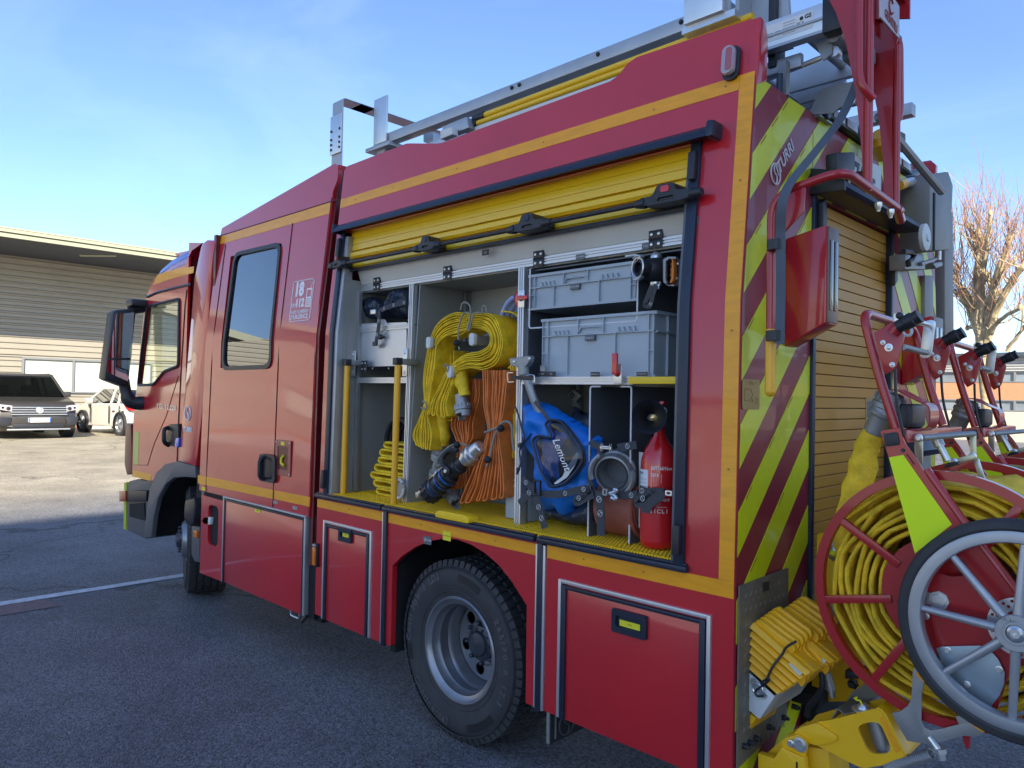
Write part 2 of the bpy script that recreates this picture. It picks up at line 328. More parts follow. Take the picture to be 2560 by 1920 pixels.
# ================================================================ SETTING
def ground_mat():
    m = bpy.data.materials.new('asphalt'); m.use_nodes = True; t = m.node_tree; b = t.nodes['Principled BSDF']; n = t.nodes.new; l = t.links.new
    g = n('ShaderNodeTexCoord')
    v = n('ShaderNodeTexVoronoi'); v.inputs['Scale'].default_value = 95; l(g.outputs['Object'], v.inputs['Vector'])
    v2 = n('ShaderNodeTexVoronoi'); v2.inputs['Scale'].default_value = 42; l(g.outputs['Object'], v2.inputs['Vector'])
    z = n('ShaderNodeTexNoise'); z.inputs['Scale'].default_value = 1.1; z.inputs['Detail'].default_value = 8; z.inputs['Roughness'].default_value = .65; l(g.outputs['Object'], z.inputs['Vector'])
    z3 = n('ShaderNodeTexNoise'); z3.inputs['Scale'].default_value = 160; z3.inputs['Detail'].default_value = 2; l(g.outputs['Object'], z3.inputs['Vector'])
    r1 = n('ShaderNodeMapRange'); r1.inputs['To Min'].default_value = .72; r1.inputs['To Max'].default_value = 1.3; r1.inputs['From Min'].default_value = .3; r1.inputs['From Max'].default_value = .7; l(z.outputs[0], r1.inputs[0])
    sp = n('ShaderNodeSeparateColor'); l(v.outputs['Color'], sp.inputs[0])
    r2_ = n('ShaderNodeMapRange'); r2_.inputs['To Min'].default_value = .5; r2_.inputs['To Max'].default_value = 1.6; l(sp.outputs[0], r2_.inputs[0])
    sp2 = n('ShaderNodeSeparateColor'); l(v2.outputs['Color'], sp2.inputs[0])
    pk = n('ShaderNodeMapRange'); pk.inputs['From Min'].default_value = .955; pk.inputs['From Max'].default_value = .96; pk.inputs['To Max'].default_value = 2.2; l(sp2.outputs[1], pk.inputs[0])
    dd = n('ShaderNodeMapRange'); dd.inputs['From Min'].default_value = .16; dd.inputs['From Max'].default_value = .12; l(v2.outputs['Distance'], dd.inputs[0])
    pm = n('ShaderNodeMath'); pm.operation = 'MULTIPLY'; l(pk.outputs[0], pm.inputs[0]); l(dd.outputs[0], pm.inputs[1])
    a = n('ShaderNodeMath'); a.operation = 'MULTIPLY'; l(r1.outputs[0], a.inputs[0]); l(r2_.outputs[0], a.inputs[1])
    a2 = n('ShaderNodeMath'); a2.operation = 'ADD'; l(a.outputs[0], a2.inputs[0]); l(pm.outputs[0], a2.inputs[1])
    zl = n('ShaderNodeTexNoise'); zl.inputs['Scale'].default_value = .33; zl.inputs['Detail'].default_value = 9; zl.inputs['Roughness'].default_value = .68; zl.inputs['Distortion'].default_value = .6; l(g.outputs['Object'], zl.inputs['Vector'])
    rl = n('ShaderNodeMapRange'); rl.inputs['From Min'].default_value = .36; rl.inputs['From Max'].default_value = .64; rl.inputs['To Min'].default_value = .88; rl.inputs['To Max'].default_value = 1.10; l(zl.outputs[0], rl.inputs[0])
    a3 = n('ShaderNodeMath'); a3.operation = 'MULTIPLY'; l(a2.outputs[0], a3.inputs[0]); l(rl.outputs[0], a3.inputs[1])
    # sunlit tone painted into the tarmac colour, paler and warmer beyond the shadow edge
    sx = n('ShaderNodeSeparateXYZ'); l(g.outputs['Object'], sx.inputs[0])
    sunlit = n('ShaderNodeMapRange'); sunlit.inputs['From Min'].default_value = -9.0; sunlit.inputs['From Max'].default_value = -12.0; l(sx.outputs[0], sunlit.inputs[0])
    cm = n('ShaderNodeMix'); cm.data_type = 'RGBA'; cm.inputs[6].default_value = (.142, .147, .163, 1); cm.inputs[7].default_value = (.32, .285, .215, 1); l(sunlit.outputs[0], cm.inputs[0])
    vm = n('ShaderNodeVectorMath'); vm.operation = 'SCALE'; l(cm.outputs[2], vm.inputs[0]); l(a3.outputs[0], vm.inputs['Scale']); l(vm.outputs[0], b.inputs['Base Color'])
    ck = n('ShaderNodeTexVoronoi'); ck.feature = 'DISTANCE_TO_EDGE'; ck.inputs['Scale'].default_value = .16; dn = n('ShaderNodeTexNoise'); dn.inputs['Scale'].default_value = 1.3; dn.inputs['Detail'].default_value = 7; l(g.outputs['Object'], dn.inputs['Vector'])
    av = n('ShaderNodeVectorMath'); av.operation = 'MULTIPLY_ADD'; l(dn.outputs['Color'], av.inputs[0]); av.inputs[1].default_value = (1.6, 1.6, 0); l(g.outputs['Object'], av.inputs[2]); l(av.outputs[0], ck.inputs['Vector'])
    cq_ = n('ShaderNodeMapRange'); cq_.inputs['From Min'].default_value = .0015; cq_.inputs['From Max'].default_value = .0045; cq_.inputs['To Min'].default_value = .45; l(ck.outputs['Distance'], cq_.inputs[0])
    v2m = n('ShaderNodeVectorMath'); v2m.operation = 'SCALE'; l(vm.outputs[0], v2m.inputs[0]); l(cq_.outputs[0], v2m.inputs['Scale']); l(v2m.outputs[0], b.inputs['Base Color'])
    b.inputs['Roughness'].default_value = .62
    bm_ = n('ShaderNodeMath'); bm_.operation = 'ADD'; l(v.outputs['Distance'], bm_.inputs[0]); l(z3.outputs[0], bm_.inputs[1])
    bp = n('ShaderNodeBump'); bp.inputs['Strength'].default_value = .85; bp.inputs['Distance'].default_value = .012; bp.invert = True; l(bm_.outputs[0], bp.inputs['Height']); l(bp.outputs[0], b.inputs['Normal'])
    return m
mb = MB(); mb.add([(-400, -400, 0), (400, -400, 0), (400, 400, 0), (-400, 400, 0)], [(0, 1, 2, 3)])
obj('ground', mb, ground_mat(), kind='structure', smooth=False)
mb = MB(); mb.add([(-60, -70, .004), (40, -70, .004), (40, -9.2, .004), (-60, -9.2, .004)], [(0, 1, 2, 3)])
obj('bounce_apron', mb, mat('pale bounce ground', (.50, .48, .43), .75, vary=.12, vscale=.8, bump=.2, bscale=60), kind='structure', smooth=False)  # unseen pale ground, added to bounce sunlight onto the shaded side
paint = mat('worn road paint', (.55, .57, .60), .6, vary=.25, vscale=18, bump=.4, bscale=90)
mb = MB(); random.seed(3)
ys = [-14+i*.25 for i in range(75)]
vs = []
for yy in ys: vs += [(-5.315+random.uniform(-.005, .005), yy, .004), (-5.205+random.uniform(-.005, .005), yy, .004)]
mb.add(vs, [(2*i, 2*i+1, 2*i+3, 2*i+2) for i in range(len(ys)-1)])
obj('parking_line', mb, paint, kind='structure', smooth=False)
rp = mat('faded red road paint', (.17, .11, .105), .7, vary=.3, vscale=14, bump=.5, bscale=90)
mb = MB(); mb.add([(-5.20, -1.35, .0035), (-4.93, -1.32, .0035), (-4.92, -.62, .0035), (-5.19, -.66, .0035)], [(0, 1, 2, 3)]); obj('painted_patch', mb, rp, kind='structure', smooth=False)

# the long hall on the left: profiled metal cladding, deep flat eave
clad = mat('beige profiled cladding', (0.31, 0.285, 0.235), .45, metal=.25, vary=.05, vscale=.7)
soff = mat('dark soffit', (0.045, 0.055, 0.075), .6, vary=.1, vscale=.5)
fasc = mat('pale fascia', (0.30, 0.31, 0.22), .5)
hall = thing('warehouse_hall', 'long beige corrugated metal hall with dark overhanging eave behind the parked cars', 'building', (-31.5, 0, 0))
WX = -31.5; Y0, Y1 = -75, 40
win_z = (1.436, 2.70)
mb = MB(); vs = []; zz = .0; prof = []
while zz < 6.44: prof += [(zz, 0), (zz+.11, 0), (zz+.145, .045), (zz+.185, .045)]; zz += .22
def cladstrip(y0, y1, lo, hi):
    P = [(max(lo, min(hi, a)), d) for a, d in prof if lo-.1 <= a <= hi+.1]
    vs = []
    for a, d in P: vs += [(WX+d, y0, a), (WX+d, y1, a)]
    mb.add(vs, [(2*i, 2*i+1, 2*i+3, 2*i+2) for i in range(len(P)-1)])
WINS = [(4.76, 9.4), (-3.2, 1.4), (-11.5, -7), (-20, -15.4), (-30, -25), (-42, -36), (-54, -48), (14, 19), (24, 29)]
cladstrip(Y0, Y1, win_z[1], 6.44); cladstrip(Y0, Y1, .0, win_z[0])
edges_ = sorted([(a, b) for a, b in WINS]); cur = Y0
for a, b in edges_: cladstrip(cur, a, win_z[0], win_z[1]); cur = b
cladstrip(cur, Y1, win_z[0], win_z[1])
obj('wall', mb, clad, hall, smooth=False)
wf = mat('window frame grey', (.16, .17, .18), .5); blind = mat('cream roller blind', (.46, .48, .40), .6, vary=.03, bump=.1, bscale=6, stretch=(1, .05, 8))
for (a, b) in WINS:
    mb = MB(); nn_ = 2 if b-a > 4 else 1; st = 2.53-.8 if a == 4.76 else (b-a)/2
    mb.box(WX-.1, WX+.07, a, a+.08, *win_z); mb.box(WX-.1, WX+.07, b-.08, b, *win_z); mb.box(WX-.1, WX+.075, a+.08, b-.08, win_z[1]-.07, win_z[1]); mb.box(WX-.1, WX+.09, a-.05, b+.05, win_z[0]-.06, win_z[0])
    mm = a+1.73 if a == 4.76 else (a+b)/2
    mb.box(WX-.1, WX+.06, mm-.04, mm+.04, win_z[0], win_z[1]-.07); wo_ = obj('window', mb, wf, hall, smooth=False)
    for (p, q) in ((a+.08, mm-.04), (mm+.04, b-.08)): obj('blind', bx(WX-.03, WX-.01, p, q, win_z[0], win_z[1]-.07), blind, wo_, smooth=False)
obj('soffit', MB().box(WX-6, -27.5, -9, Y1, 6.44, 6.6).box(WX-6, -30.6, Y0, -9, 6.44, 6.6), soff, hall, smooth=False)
mb = MB(); mb.box(-27.5, -27.42, -9, Y1, 6.42, 6.56); mb.box(-27.46, -27.36, -9, Y1, 6.58, 6.68); mb.box(-27.6, -27.40, -9, Y1, 6.70, 6.74); mb.box(-30.6, -30.5, Y0, -9, 6.42, 6.74); obj('fascia', mb, fasc, hall, smooth=False)
obj('roof', MB().box(WX-30, -27.6, -9, Y1, 6.60, 6.72).box(WX-30, -30.6, Y0, -9, 6.60, 6.72), soff, hall, smooth=False)
for yy in range(-6, 40, 6): obj('eave_strut', MB().tube([(-29.2, yy, 6.42), (-28.2, yy+.9, 6.42)], .04, 6), fasc, hall)
mb = MB(); mb.box(-31.4, -30.9, 6.9, 7.75, 0, .85, bev=.02); mb.box(-31.42, -30.88, 6.88, 7.77, .85, .9)
obj('utility_cabinet', mb, lgrey, None, 'pale low utility cabinet against the hall wall behind the white car', 'cabinet')
obj('wall_plinth', bx(WX-.05, WX+.1, Y0, Y1, 0, .22), mat('brick red plinth', (.30, .14, .09), .7, vary=.2), hall, smooth=False)

# unseen building inferred from its shade; tall distant tower form shaped for the light
st = mat('shade tower render', (0.70, 0.68, 0.64), .7, vary=.08, vscale=.6)
fs = thing('unseen_shade_tower', 'unseen shading building, made a tall pale tower to shape the light', 'building', (22, -18, 0))
obj('wall', bx(22.0, 32, -26.6, -9.8, 0, 22.8), st, fs, smooth=False)
for i in range(3):
    for j in range(6): obj('window', bx(21.95, 22.0, -25.4+i*5.4, -22.4+i*5.4, 1.2+j*3.6, 3.2+j*3.6), gl_car, fs, smooth=False)

# building across, seen past the tree
B = thing('office_building', 'low building with grey ribbed top, long window bands and orange cladding behind the bare tree', 'building', (-5, 36, 0))
gr = mat('grey ribbed cladding', (.42, .42, .40), .5, metal=.2, vary=.05); orc = mat('orange cladding panel', (.45, .21, .11), .55, vary=.06); crm = mat('cream render', (.46, .41, .33), .7, vary=.06); wg = mat('office glazing', (.16, .19, .22), .12, coat=.6, vary=.3, vscale=.8)
X0, X1 = -24, 22
mb = MB(); z0 = 3.06
while z0 < 3.7: mb.box(X0, X1, 35.94, 36.2, z0, z0+.06); mb.box(X0, X1, 36.0, 36.2, z0+.06, z0+.12); z0 += .12
obj('ribbed_band', mb, gr, B, smooth=False)
obj('roof_edge', bx(X0-.3, X1+.3, 35.6, 44, 3.70, 3.86), soff, B, smooth=False)
obj('base_wall', bx(X0, X1, 36.0, 43.9, 0, 1.32), crm, B, smooth=False)
obj('core_wall', bx(X0+.1, X1-.1, 36.3, 43.8, 1.32, 3.7), crm, B, smooth=False)
px = X0
while px < X1:
    obj('cladding_panel', bx(px, px+3.98, 36.0, 36.25, 1.81, 2.57), orc, B, smooth=False); px += 4
for (za, zb) in ((1.32, 1.81), (2.57, 3.06)):
    px = X0
    while px < X1:
        f = MB(); f.box(px, px+.09, 35.98, 36.2, za, zb); f.box(px+.09, px+2.0, 35.98, 36.2, za, za+.05); f.box(px+.09, px+2.0, 35.98, 36.2, zb-.05, zb)
        fo = obj('window', f, wf, B, smooth=False); obj('pane', bx(px+.09, px+2.0, 36.08, 36.1, za+.05, zb-.05), wg, fo, smooth=False); px += 2

# ---------------------------------------------------------------- bare pollarded tree
bark = mat('plane tree bark', (0.34, 0.27, 0.16), .8, vary=.5, vscale=7, bump=.5, bscale=30)
twm = mat('red brown twigs', (0.30, 0.16, 0.10), .7, vary=.3)
tree = thing('plane_tree', 'bare pollarded tree with pale bark and upright red shoots', 'tree', (-3.17, 18, 0))
tm = MB(); bm_ = MB(); tw = MB(); random.seed(11)
tm.tube([(-3.10, 18, 0), (-3.14, 18, 1.0), (-3.17, 18, 1.6), (-3.22, 18, 2.2), (-3.22, 18.02, 2.75)], [.15, .115, .105, .115, .14], 12)
obj('trunk', tm, bark, tree)
def limb(a, pts, r0, r1, depth=0):
    P = [Vector(a)]+[Vector(p) for p in pts]; Q = smooth_path(P, 4)
    for q in Q[1:-1]: q += Vector((random.uniform(-1, 1), random.uniform(-1, 1), random.uniform(-1, 1)))*r0*.25
    bm_.tube(Q, [r0+(r1-r0)*i/(len(Q)-1) for i in range(len(Q))], 7); return Q
limbs = []
T0 = (-3.22, 18, 2.7)
main = [
 [[(-3.303,3.851),(-3.31,4.791),(-3.339,5.366),(-3.391,5.745)], .16, .07], [[(-3.072,3.934),(-2.841,4.687),(-2.636,5.375)], .11, .05], [[(-3.538,4.014),(-3.906,4.638),(-4.039,4.771)], .09, .04],
 [[(-2.934,3.712),(-2.659,4.234),(-2.341,4.606)], .10, .06], [[(-3.542,3.731),(-3.75,4.127),(-3.962,4.618),(-3.992,5.038)], .08, .04], [[(-3.23,3.855),(-2.717,4.279),(-2.57,4.437)], .08, .05],
 [[(-3.034,4.026),(-3.301,4.82),(-3.473,5.201),(-3.623,5.472)], .08, .035], [[(-3.222,4.728),(-3.082,5.436),(-3.003,5.953)], .07, .035], [[(-3.416,4.286),(-3.447,4.991),(-3.579,5.653),(-3.736,6.001)], .08, .05],
 [[(-3.022,3.314),(-2.72,3.544),(-2.353,3.709)], .06, .035], [[(-3.367,3.595),(-3.52,3.866),(-3.83,4.24)], .06, .03], [[(-2.73,2.834),(-2.508,3.17),(-2.263,3.472)], .05, .03],
 [[(-3.245,3.379),(-3.444,3.418),(-3.697,3.446)], .06, .03], [[(-3.031,4.22),(-2.724,5.037),(-2.608,5.331)], .07, .035], [[(-3.198,4.078),(-3.002,4.705),(-2.611,5.241)], .06, .03]]
for k, (pts, a, b) in enumerate(main):
    yy = 18+(-1)**k*.5*(.4+(k % 5)*.35); P = [(p[0], 18+(yy-18)*(i+1)/len(pts), p[1]) for i, p in enumerate(pts)]
    limbs.append(limb(T0 if k not in (7, 9, 11) else P[0], P, a, b))
for Q in limbs:
    for q in Q[3:]:
        for _ in range(1 if random.random() < .5 else 0):
            d = Vector((random.uniform(-1, 1), random.uniform(-1, 1), random.uniform(.1, 1.2))).normalized(); ln = random.uniform(.35, .9)
            R = [q+d*ln*t+Vector((0, 0, .25*t*t))+Vector((random.uniform(-.05, .05), random.uniform(-.05, .05), 0)) for t in (0, .3, .6, 1)]
            bm_.tube(R, [.022, .017, .012, .006], 5)
            for r_ in R[1:]:
                for _ in range(2):
                    d2 = Vector((random.uniform(-.5, .5), random.uniform(-.5, .5), random.uniform(.3, 1.2))).normalized(); l2 = random.uniform(.3, 1.1)
                    tw.tube([r_, r_+d2*l2*.5+Vector((random.uniform(-.06, .06), 0, .0)), r_+d2*l2+Vector((0, 0, .12))], [.007, .0055, .003], 3, caps=False)
    e = Q[-1]
    for _ in range(5):                       # upright red shoots from each knuckle
        d2 = Vector((random.uniform(-.28, .28), random.uniform(-.28, .28), 1)).normalized(); l2 = random.uniform(.7, 2.1)
        tw.tube([e, e+d2*l2*.35+Vector((random.uniform(-.08, .08), 0, 0)), e+d2*l2*.7, e+d2*l2+Vector((random.uniform(-.1, .1), 0, 0))], [.0085, .007, .005, .002], 3, caps=False)
    bm_.lathe(e-Vector((0, 0, .06)), e+Vector((0, 0, .07)), [(0, .03), (.04, .05), (.1, .045), (.13, .02)], 8)
for _ in range(18):                            # cluster of shoots left of the crown
    px_ = random.uniform(-4.5, -3.7); b_ = Vector((px_, 18+random.uniform(-.8, .8), random.uniform(4.0, 5.3))); l2 = random.uniform(1.0, 2.1)
    tw.tube([b_, b_+Vector((random.uniform(-.1, .1), 0, l2*.5)), b_+Vector((random.uniform(-.15, .25), 0, l2))], [.013, .009, .003], 3, caps=False)
obj('branch', bm_, bark, tree); obj('twigs', tw, twm, tree, kind='stuff', smooth=False)

# ---------------------------------------------------------------- parked cars
def car(name, label, cat_, L_, W_, prof, belt, glassp, body_m, wheels, face, loc, ang, wr=.34, detail='front', group=None):
    """built with its nose at +x, centred on y, then turned"""
    root = thing(name, label, cat_, (0, 0, 0), group)
    mb = MB(); t = MB(); t.prism(rpoly(prof, .22, 5), 'y', -W_/2, W_/2)
    bmesh.ops.subdivide_edges(t.b, edges=[e for e in t.b.edges if abs(e.verts[0].co.y-e.verts[1].co.y) > .5], cuts=7)
    for v in t.b.verts:                      # plan taper at the ends and tumblehome above the belt
        f = abs(v.co.x)/(L_/2); v.co.y *= 1-.10*max(0, f-.55)/.45
        ey = abs(v.co.y)/(W_/2)
        if v.co.x > 0: v.co.x -= .16*ey**3*max(0, f-.6)/.4
        else: v.co.x += .14*ey**3*max(0, f-.6)/.4
        if v.co.z > belt-.02: v.co.y *= 1-.05*(v.co.z-belt+.02)/.1 if v.co.z < belt+.1 else .95
    ed = [e for e in t.b.edges if len(e.link_faces) == 2 and e.calc_face_angle(0) > .9]
    bmesh.ops.bevel(t.b, geom=ed, offset=.05, segments=3, profile=.6, affect='EDGES')
    me = bpy.data.meshes.new('b'); t.b.to_mesh(me); t.b.free(); mb.b.from_mesh(me)
    body = obj('body', mb, body_m, root)
    # greenhouse: glass volume and painted roof with pillars
    (xa, xb, xc, xd, zr) = glassp            # tail base, roof back, roof front, windscreen base, roof height
    wb, wt = W_/2*.93, W_/2*.74
    g = MB(); g.add([(xa, -wb, belt), (xd, -wb, belt), (xc, -wt, zr), (xb, -wt, zr), (xa, wb, belt), (xd, wb, belt), (xc, wt, zr), (xb, wt, zr)],
                    [(0, 1, 2, 3), (4, 7, 6, 5), (1, 5, 6, 2), (0, 3, 7, 4)]); obj('windows', g, gl_car, root, smooth=False)
    r = MB(); r.box(xb-.06, xc+.06, -wt-.03, wt+.03, zr-.03, zr+.045, bev=.035)
    for sy in (-1, 1):
        r.tube([(xd+.02, sy*wb, belt-.02), (xc+.03, sy*wt, zr)], .035, 6); r.tube([(xa-.02, sy*wb, belt-.02), (xb-.03, sy*wt, zr)], .06, 6)
        xm = (xb+xc)/2-.05; r.tube([(xm, sy*(wb+.005), belt), (xm, sy*(wt+.01), zr)], .035, 6)
        xm = xb+.35; r.tube([(xm-.1, sy*(wb+.005), belt), (xm, sy*(wt+.01), zr)], .04, 6)
        r.tube([(xb+.1, sy*(wt-.02), zr+.06), (xc-.1, sy*(wt-.02), zr+.06)], .012, 5)
    obj('roof', r, body_m, root)
    si = MB()
    for sx in (.15, -.75):
        for sy in (-.36, .36): si.box(sx-.08, sx+.06, sy-.22, sy+.22, belt-.3, belt+.12, bev=.05); si.box(sx-.06, sx+.03, sy-.11, sy+.11, belt+.15, belt+.33, bev=.04)
    obj('seats', si, blk, root)
    for sy in (-1, 1):
        m_ = MB(); m_.box(xd-.62, xd-.45, sy*(W_/2-.02), sy*(W_/2+.17), belt+.02, belt+.17, bev=.04); obj('mirror', m_, body_m, root)
        for wx in wheels:
            yo = sy*(W_/2-.02); yi = sy*(W_/2-.24)
            tm_ = MB().lathe((wx, yi, wr), (wx, yo, wr), [(0, wr*.6), (.0, wr*.95), (.03, wr), (.19, wr), (.22, wr*.95), (.22, wr*.7)], 28)
            to = obj('wheel', tm_, rub, root)
            rm = MB().lathe((wx, yi, wr), (wx, yo, wr), [(.17, 0.0), (.171, wr*.62), (.215, wr*.70), (.225, wr*.66), (.19, wr*.6)], 28)
            for k in range(5):
                a = 2*pi*k/5; rm.tube([(wx, yo-sy*.01, wr), (wx+cos(a)*wr*.66, yo-sy*.005, wr+sin(a)*wr*.66)], [.05, .035], 6)
            obj('rim', rm, rimm, to)
        for wx in wheels: obj('wheel_arch', MB().lathe((wx, sy*(W_/2-.2), wr+.02), (wx, sy*(W_/2+.006), wr+.02), [(0, wr+.05), (.206, wr+.05), (.206, wr-.02)], 28, cap=False), blk, root)
    mb = MB(); mb.box(-.5, .5, -.03+sy*0-W_/2-.012, -W_/2+.0, .3, .4)
    mb.b.free()
    for sy in (-1, 1):
        for xs in ((xb+xc)/2-.05, xb+.15): obj('door_handle', bx(xs-.32, xs-.14, sy*(W_/2-.012), sy*(W_/2+.025), belt-.17, belt-.13, bev=.01), body_m, root)
        dm = MB()
        for xs in (xd-.45, (xb+xc)/2-.03, xb+.1): dm.box(xs-.006, xs+.006, sy*(W_/2-.03), sy*(W_/2+.003), .35, belt-.04)
        obj('door_seam', dm, blk, root, smooth=False)
    return root
suvm = mat('grey metallic paint', (.045, .042, .040), .35, metal=.3, coat=.6, vary=.04)
suv = car('grey_suv', 'dark grey SUV seen head on, chrome grille and white plate', 'car', 4.9, 1.98,
    [(2.44, .32), (2.47, .55), (2.42, .80), (2.30, .95), (1.25, 1.08), (-2.2, 1.10), (-2.44, .95), (-2.45, .40), (-2.3, .25), (2.3, .22)], 1.06, (-2.15, -1.7, .45, 1.28, 1.66), suvm, (1.50, -1.45), None, None, 0, wr=.37)
chrome = steel
def on(parent, name, mb, m, **k): return obj(name, mb, m, parent, **k)
g = MB(); g.box(2.40, 2.462, -.62, .62, .60, .86, bev=.02); on(suv, 'grille', g, blk)
g = MB()
for z_ in (.64, .70, .76, .82): g.box(2.44, 2.475, -.64, .64, z_-.009, z_+.009)
on(suv, 'grille_bar', g, chrome)
g = MB(); g.lathe((2.44, 0, .745), (2.50, 0, .745), [(0, .085), (.05, .085), (.055, .075), (.05, .07)], 24); eb = on(suv, 'emblem', g, chrome)
text('V', .085, chrome, eb, (2.495, 0, .775), (0, 1, 0), (0, 0, 1), .003, .004, 'emblem_letter'); text('W', .085, chrome, eb, (2.495, 0, .715), (0, 1, 0), (0, 0, 1), .003, .004, 'emblem_letter')
for sy in (-1, 1):
    g = MB(); g.prism([(sy*.60, .70), (sy*.60, .86), (sy*.93, .90), (sy*.90, .76)], 'x', 2.30, 2.445, bev=.02); h = on(suv, 'headlight', g, clear); h_ = MB(); h_.lathe((2.43, sy*.70, .79), (2.455, sy*.70, .79), [(0, .05), (.02, .05), (.025, .03)], 14); h_.lathe((2.42, sy*.82, .81), (2.45, sy*.82, .81), [(0, .045), (.02, .045), (.025, .03)], 14); on(h, 'lamp', h_, blk)
    g = MB(); g.prism([(sy*.66, .34), (sy*.62, .56), (sy*.93, .58), (sy*.88, .36)], 'x', 2.3, 2.452, bev=.02); on(suv, 'air_intake', g, blk)
g = MB(); g.box(2.42, 2.468, -.58, .58, .30, .40, bev=.02); on(suv, 'lower_grille', g, blk); g = MB(); g.box(2.4, 2.478, -.72, .72, .24, .275, bev=.01); on(suv, 'chin_trim', g, chrome)
pl = on(suv, 'number_plate', bx(2.46, 2.486, -.26, .26, .44, .55, bev=.004), white); on(pl, 'plate_band', bx(2.4855, 2.4875, -.258, -.225, .443, .547), mat('plate blue', (.01, .08, .5), .4), smooth=False); on(pl, 'plate_band', bx(2.4855, 2.4875, .225, .258, .443, .547), MATS['plate blue'], smooth=False)
text('HE-145-VT', .095, blk, pl, (2.4865, 0, .495), (0, 1, 0), (0, 0, 1), .001, .001, 'plate_number')
suv.location = (-27.7, 3.86, 0); suv.scale = (1.15, 1.15, 1.18)
wcm = mat('white car paint', (.50, .48, .43), .3, coat=.7)
wc = car('white_hatchback', 'white hatchback parked facing the hall, its side and red tail lamp showing by the mirror', 'car', 4.1, 1.78,
    [(2.02, .30), (2.05, .55), (1.95, .78), (1.25, .93), (-1.7, 1.0), (-2.0, .96), (-2.04, .45), (-1.9, .26), (1.9, .22)], .95, (-1.85, -1.35, .25, 1.15, 1.43), wcm, (1.30, -1.27), None, None, 0, wr=.33)
for sy in (-1, 1):
    g = MB(); g.prism([(-2.02, .78), (-1.98, .95), (-1.55, .93), (-1.80, .80)], 'y', sy*.72, sy*.885, bev=.015); on(wc, 'tail_lamp', g, mat('red lamp lens', (.5, .01, .01), .2, coat=.7))
    g = MB(); g.box(-2.06, -2.0, sy*.55, sy*.8, .34, .40, bev=.01); on(wc, 'reflector', g, MATS['red lamp lens'])
on(wc, 'number_plate', bx(-2.07, -2.035, -.26, .26, .52, .63), white)
g = MB(); g.box(1.9, 2.03, .5, .84, .66, .78, bev=.02); g.box(1.9, 2.03, -.84, -.5, .66, .78, bev=.02); on(wc, 'headlight', g, clear)
wc.rotation_euler = (0, 0, pi+radians(8)); wc.location = (-27.25, 7.12, 0); wc.scale = (1.06, 1.06, 1.1)
rcm = mat('raspberry car paint', (.42, .015, .05), .3, coat=.8)
rc = car('red_hatchback', 'small raspberry red car behind the hose reels at the right edge', 'car', 4.0, 1.74,
    [(1.98, .30), (2.0, .55), (1.9, .80), (1.2, .93), (-1.7, 1.0), (-1.96, .96), (-2.0, .45), (-1.9, .26), (1.9, .22)], .96, (-1.85, -1.4, .25, 1.12, 1.45), rcm, (1.25, -1.25), None, None, 0, wr=.33)
rc.location = (.75, 8.0, 0); rc.rotation_euler = (0, 0, radians(-155))

# ================================================================ FIRE ENGINE
FE = thing('fire_engine', 'red fire engine with yellow reflective stripes, side locker open and rolled-up yellow shutter', 'fire engine', (-2.6, 1.1, 0))
def part(name, mb, m, parent=None, label=None, **k): return obj(name, mb, m, parent or FE, label=label, **k)
def screws(pts, y, r=.006, par=None, m=None):
    for (a, b) in pts: part('rivet', MB().lathe((a, y, b), (a, y-.004, b), [(0, r), (.002, r), (.004, r*.5)], 8), m or steel, par)
W2 = 2.20
# upper side wall with the locker opening
top = [(-2.504, .9905), (-2.504, 2.835), (-2.48, 2.86), (-1.93, 2.866), (-1.90, 2.86), (-1.68, 2.808), (-1.64, 2.802), (-.62, 2.814), (-.58, 2.826), (-.54, 2.862), (-.50, 2.874), (-.03, 2.86), (-.004, 2.83), (-.004, .9905)]
part('side_wall', skin(top, 0, .03, [[(-2.405, 1.012), (-.19, 1.012), (-.19, 2.47), (-2.405, 2.47)]]), red)
part('far_side_wall', skin([(a, b) for a, b in top], W2-.2, .03), red)
# lower skirt panels
def panel_bev(poly, holes=(), off=0.0, th=.028): return skin(poly, off, th, holes)
part('skirt_panel', panel_bev([(-2.522, .345), (-1.900, .338), (-1.900, .990), (-2.522, .985)]), red)
arch = [(-1.816,0.732),(-1.745,0.79),(-1.639,0.852),(-1.537,0.894),(-1.439,0.92),(-1.343,0.931),(-1.251,0.922),(-1.163,0.9),(-1.077,0.863),(-1.004,0.814)]
part('wheel_arch_panel', panel_bev([(-1.862, .338), (-1.862, .990), (-.862, .990), (-.862, .338), (-.908, .338), (-.911, .729)] + arch[::-1] + [(-1.816, .345)]), red)
part('skirt_panel', panel_bev([(-.808, .338), (-.808, .990), (-.004, .990), (-.004, .338)]), red)
part('wheel_arch_lining', MB().box(-1.86, -.87, .03, .5, .99, 1.0).box(-1.86, -1.82, .03, .6, .3, .99).box(-.905, -.865, .03, .6, .3, .99).box(-1.86, -.87, .55, .6, .3, 1.0), dark)
# joints: grey rail + black rail
for xa in (-1.900, -.862):
    part('joint_strip', bx(xa+.002, xa+.012, -.008, .01, .338, .985, bev=.001), alu); part('joint_strip', bx(xa+.012, xa+.040, -.012, .01, .330, .992, bev=.003), rail)
part('joint_strip', bx(-.822, -.810, -.008, .01, .336, .985, bev=.001), alu)
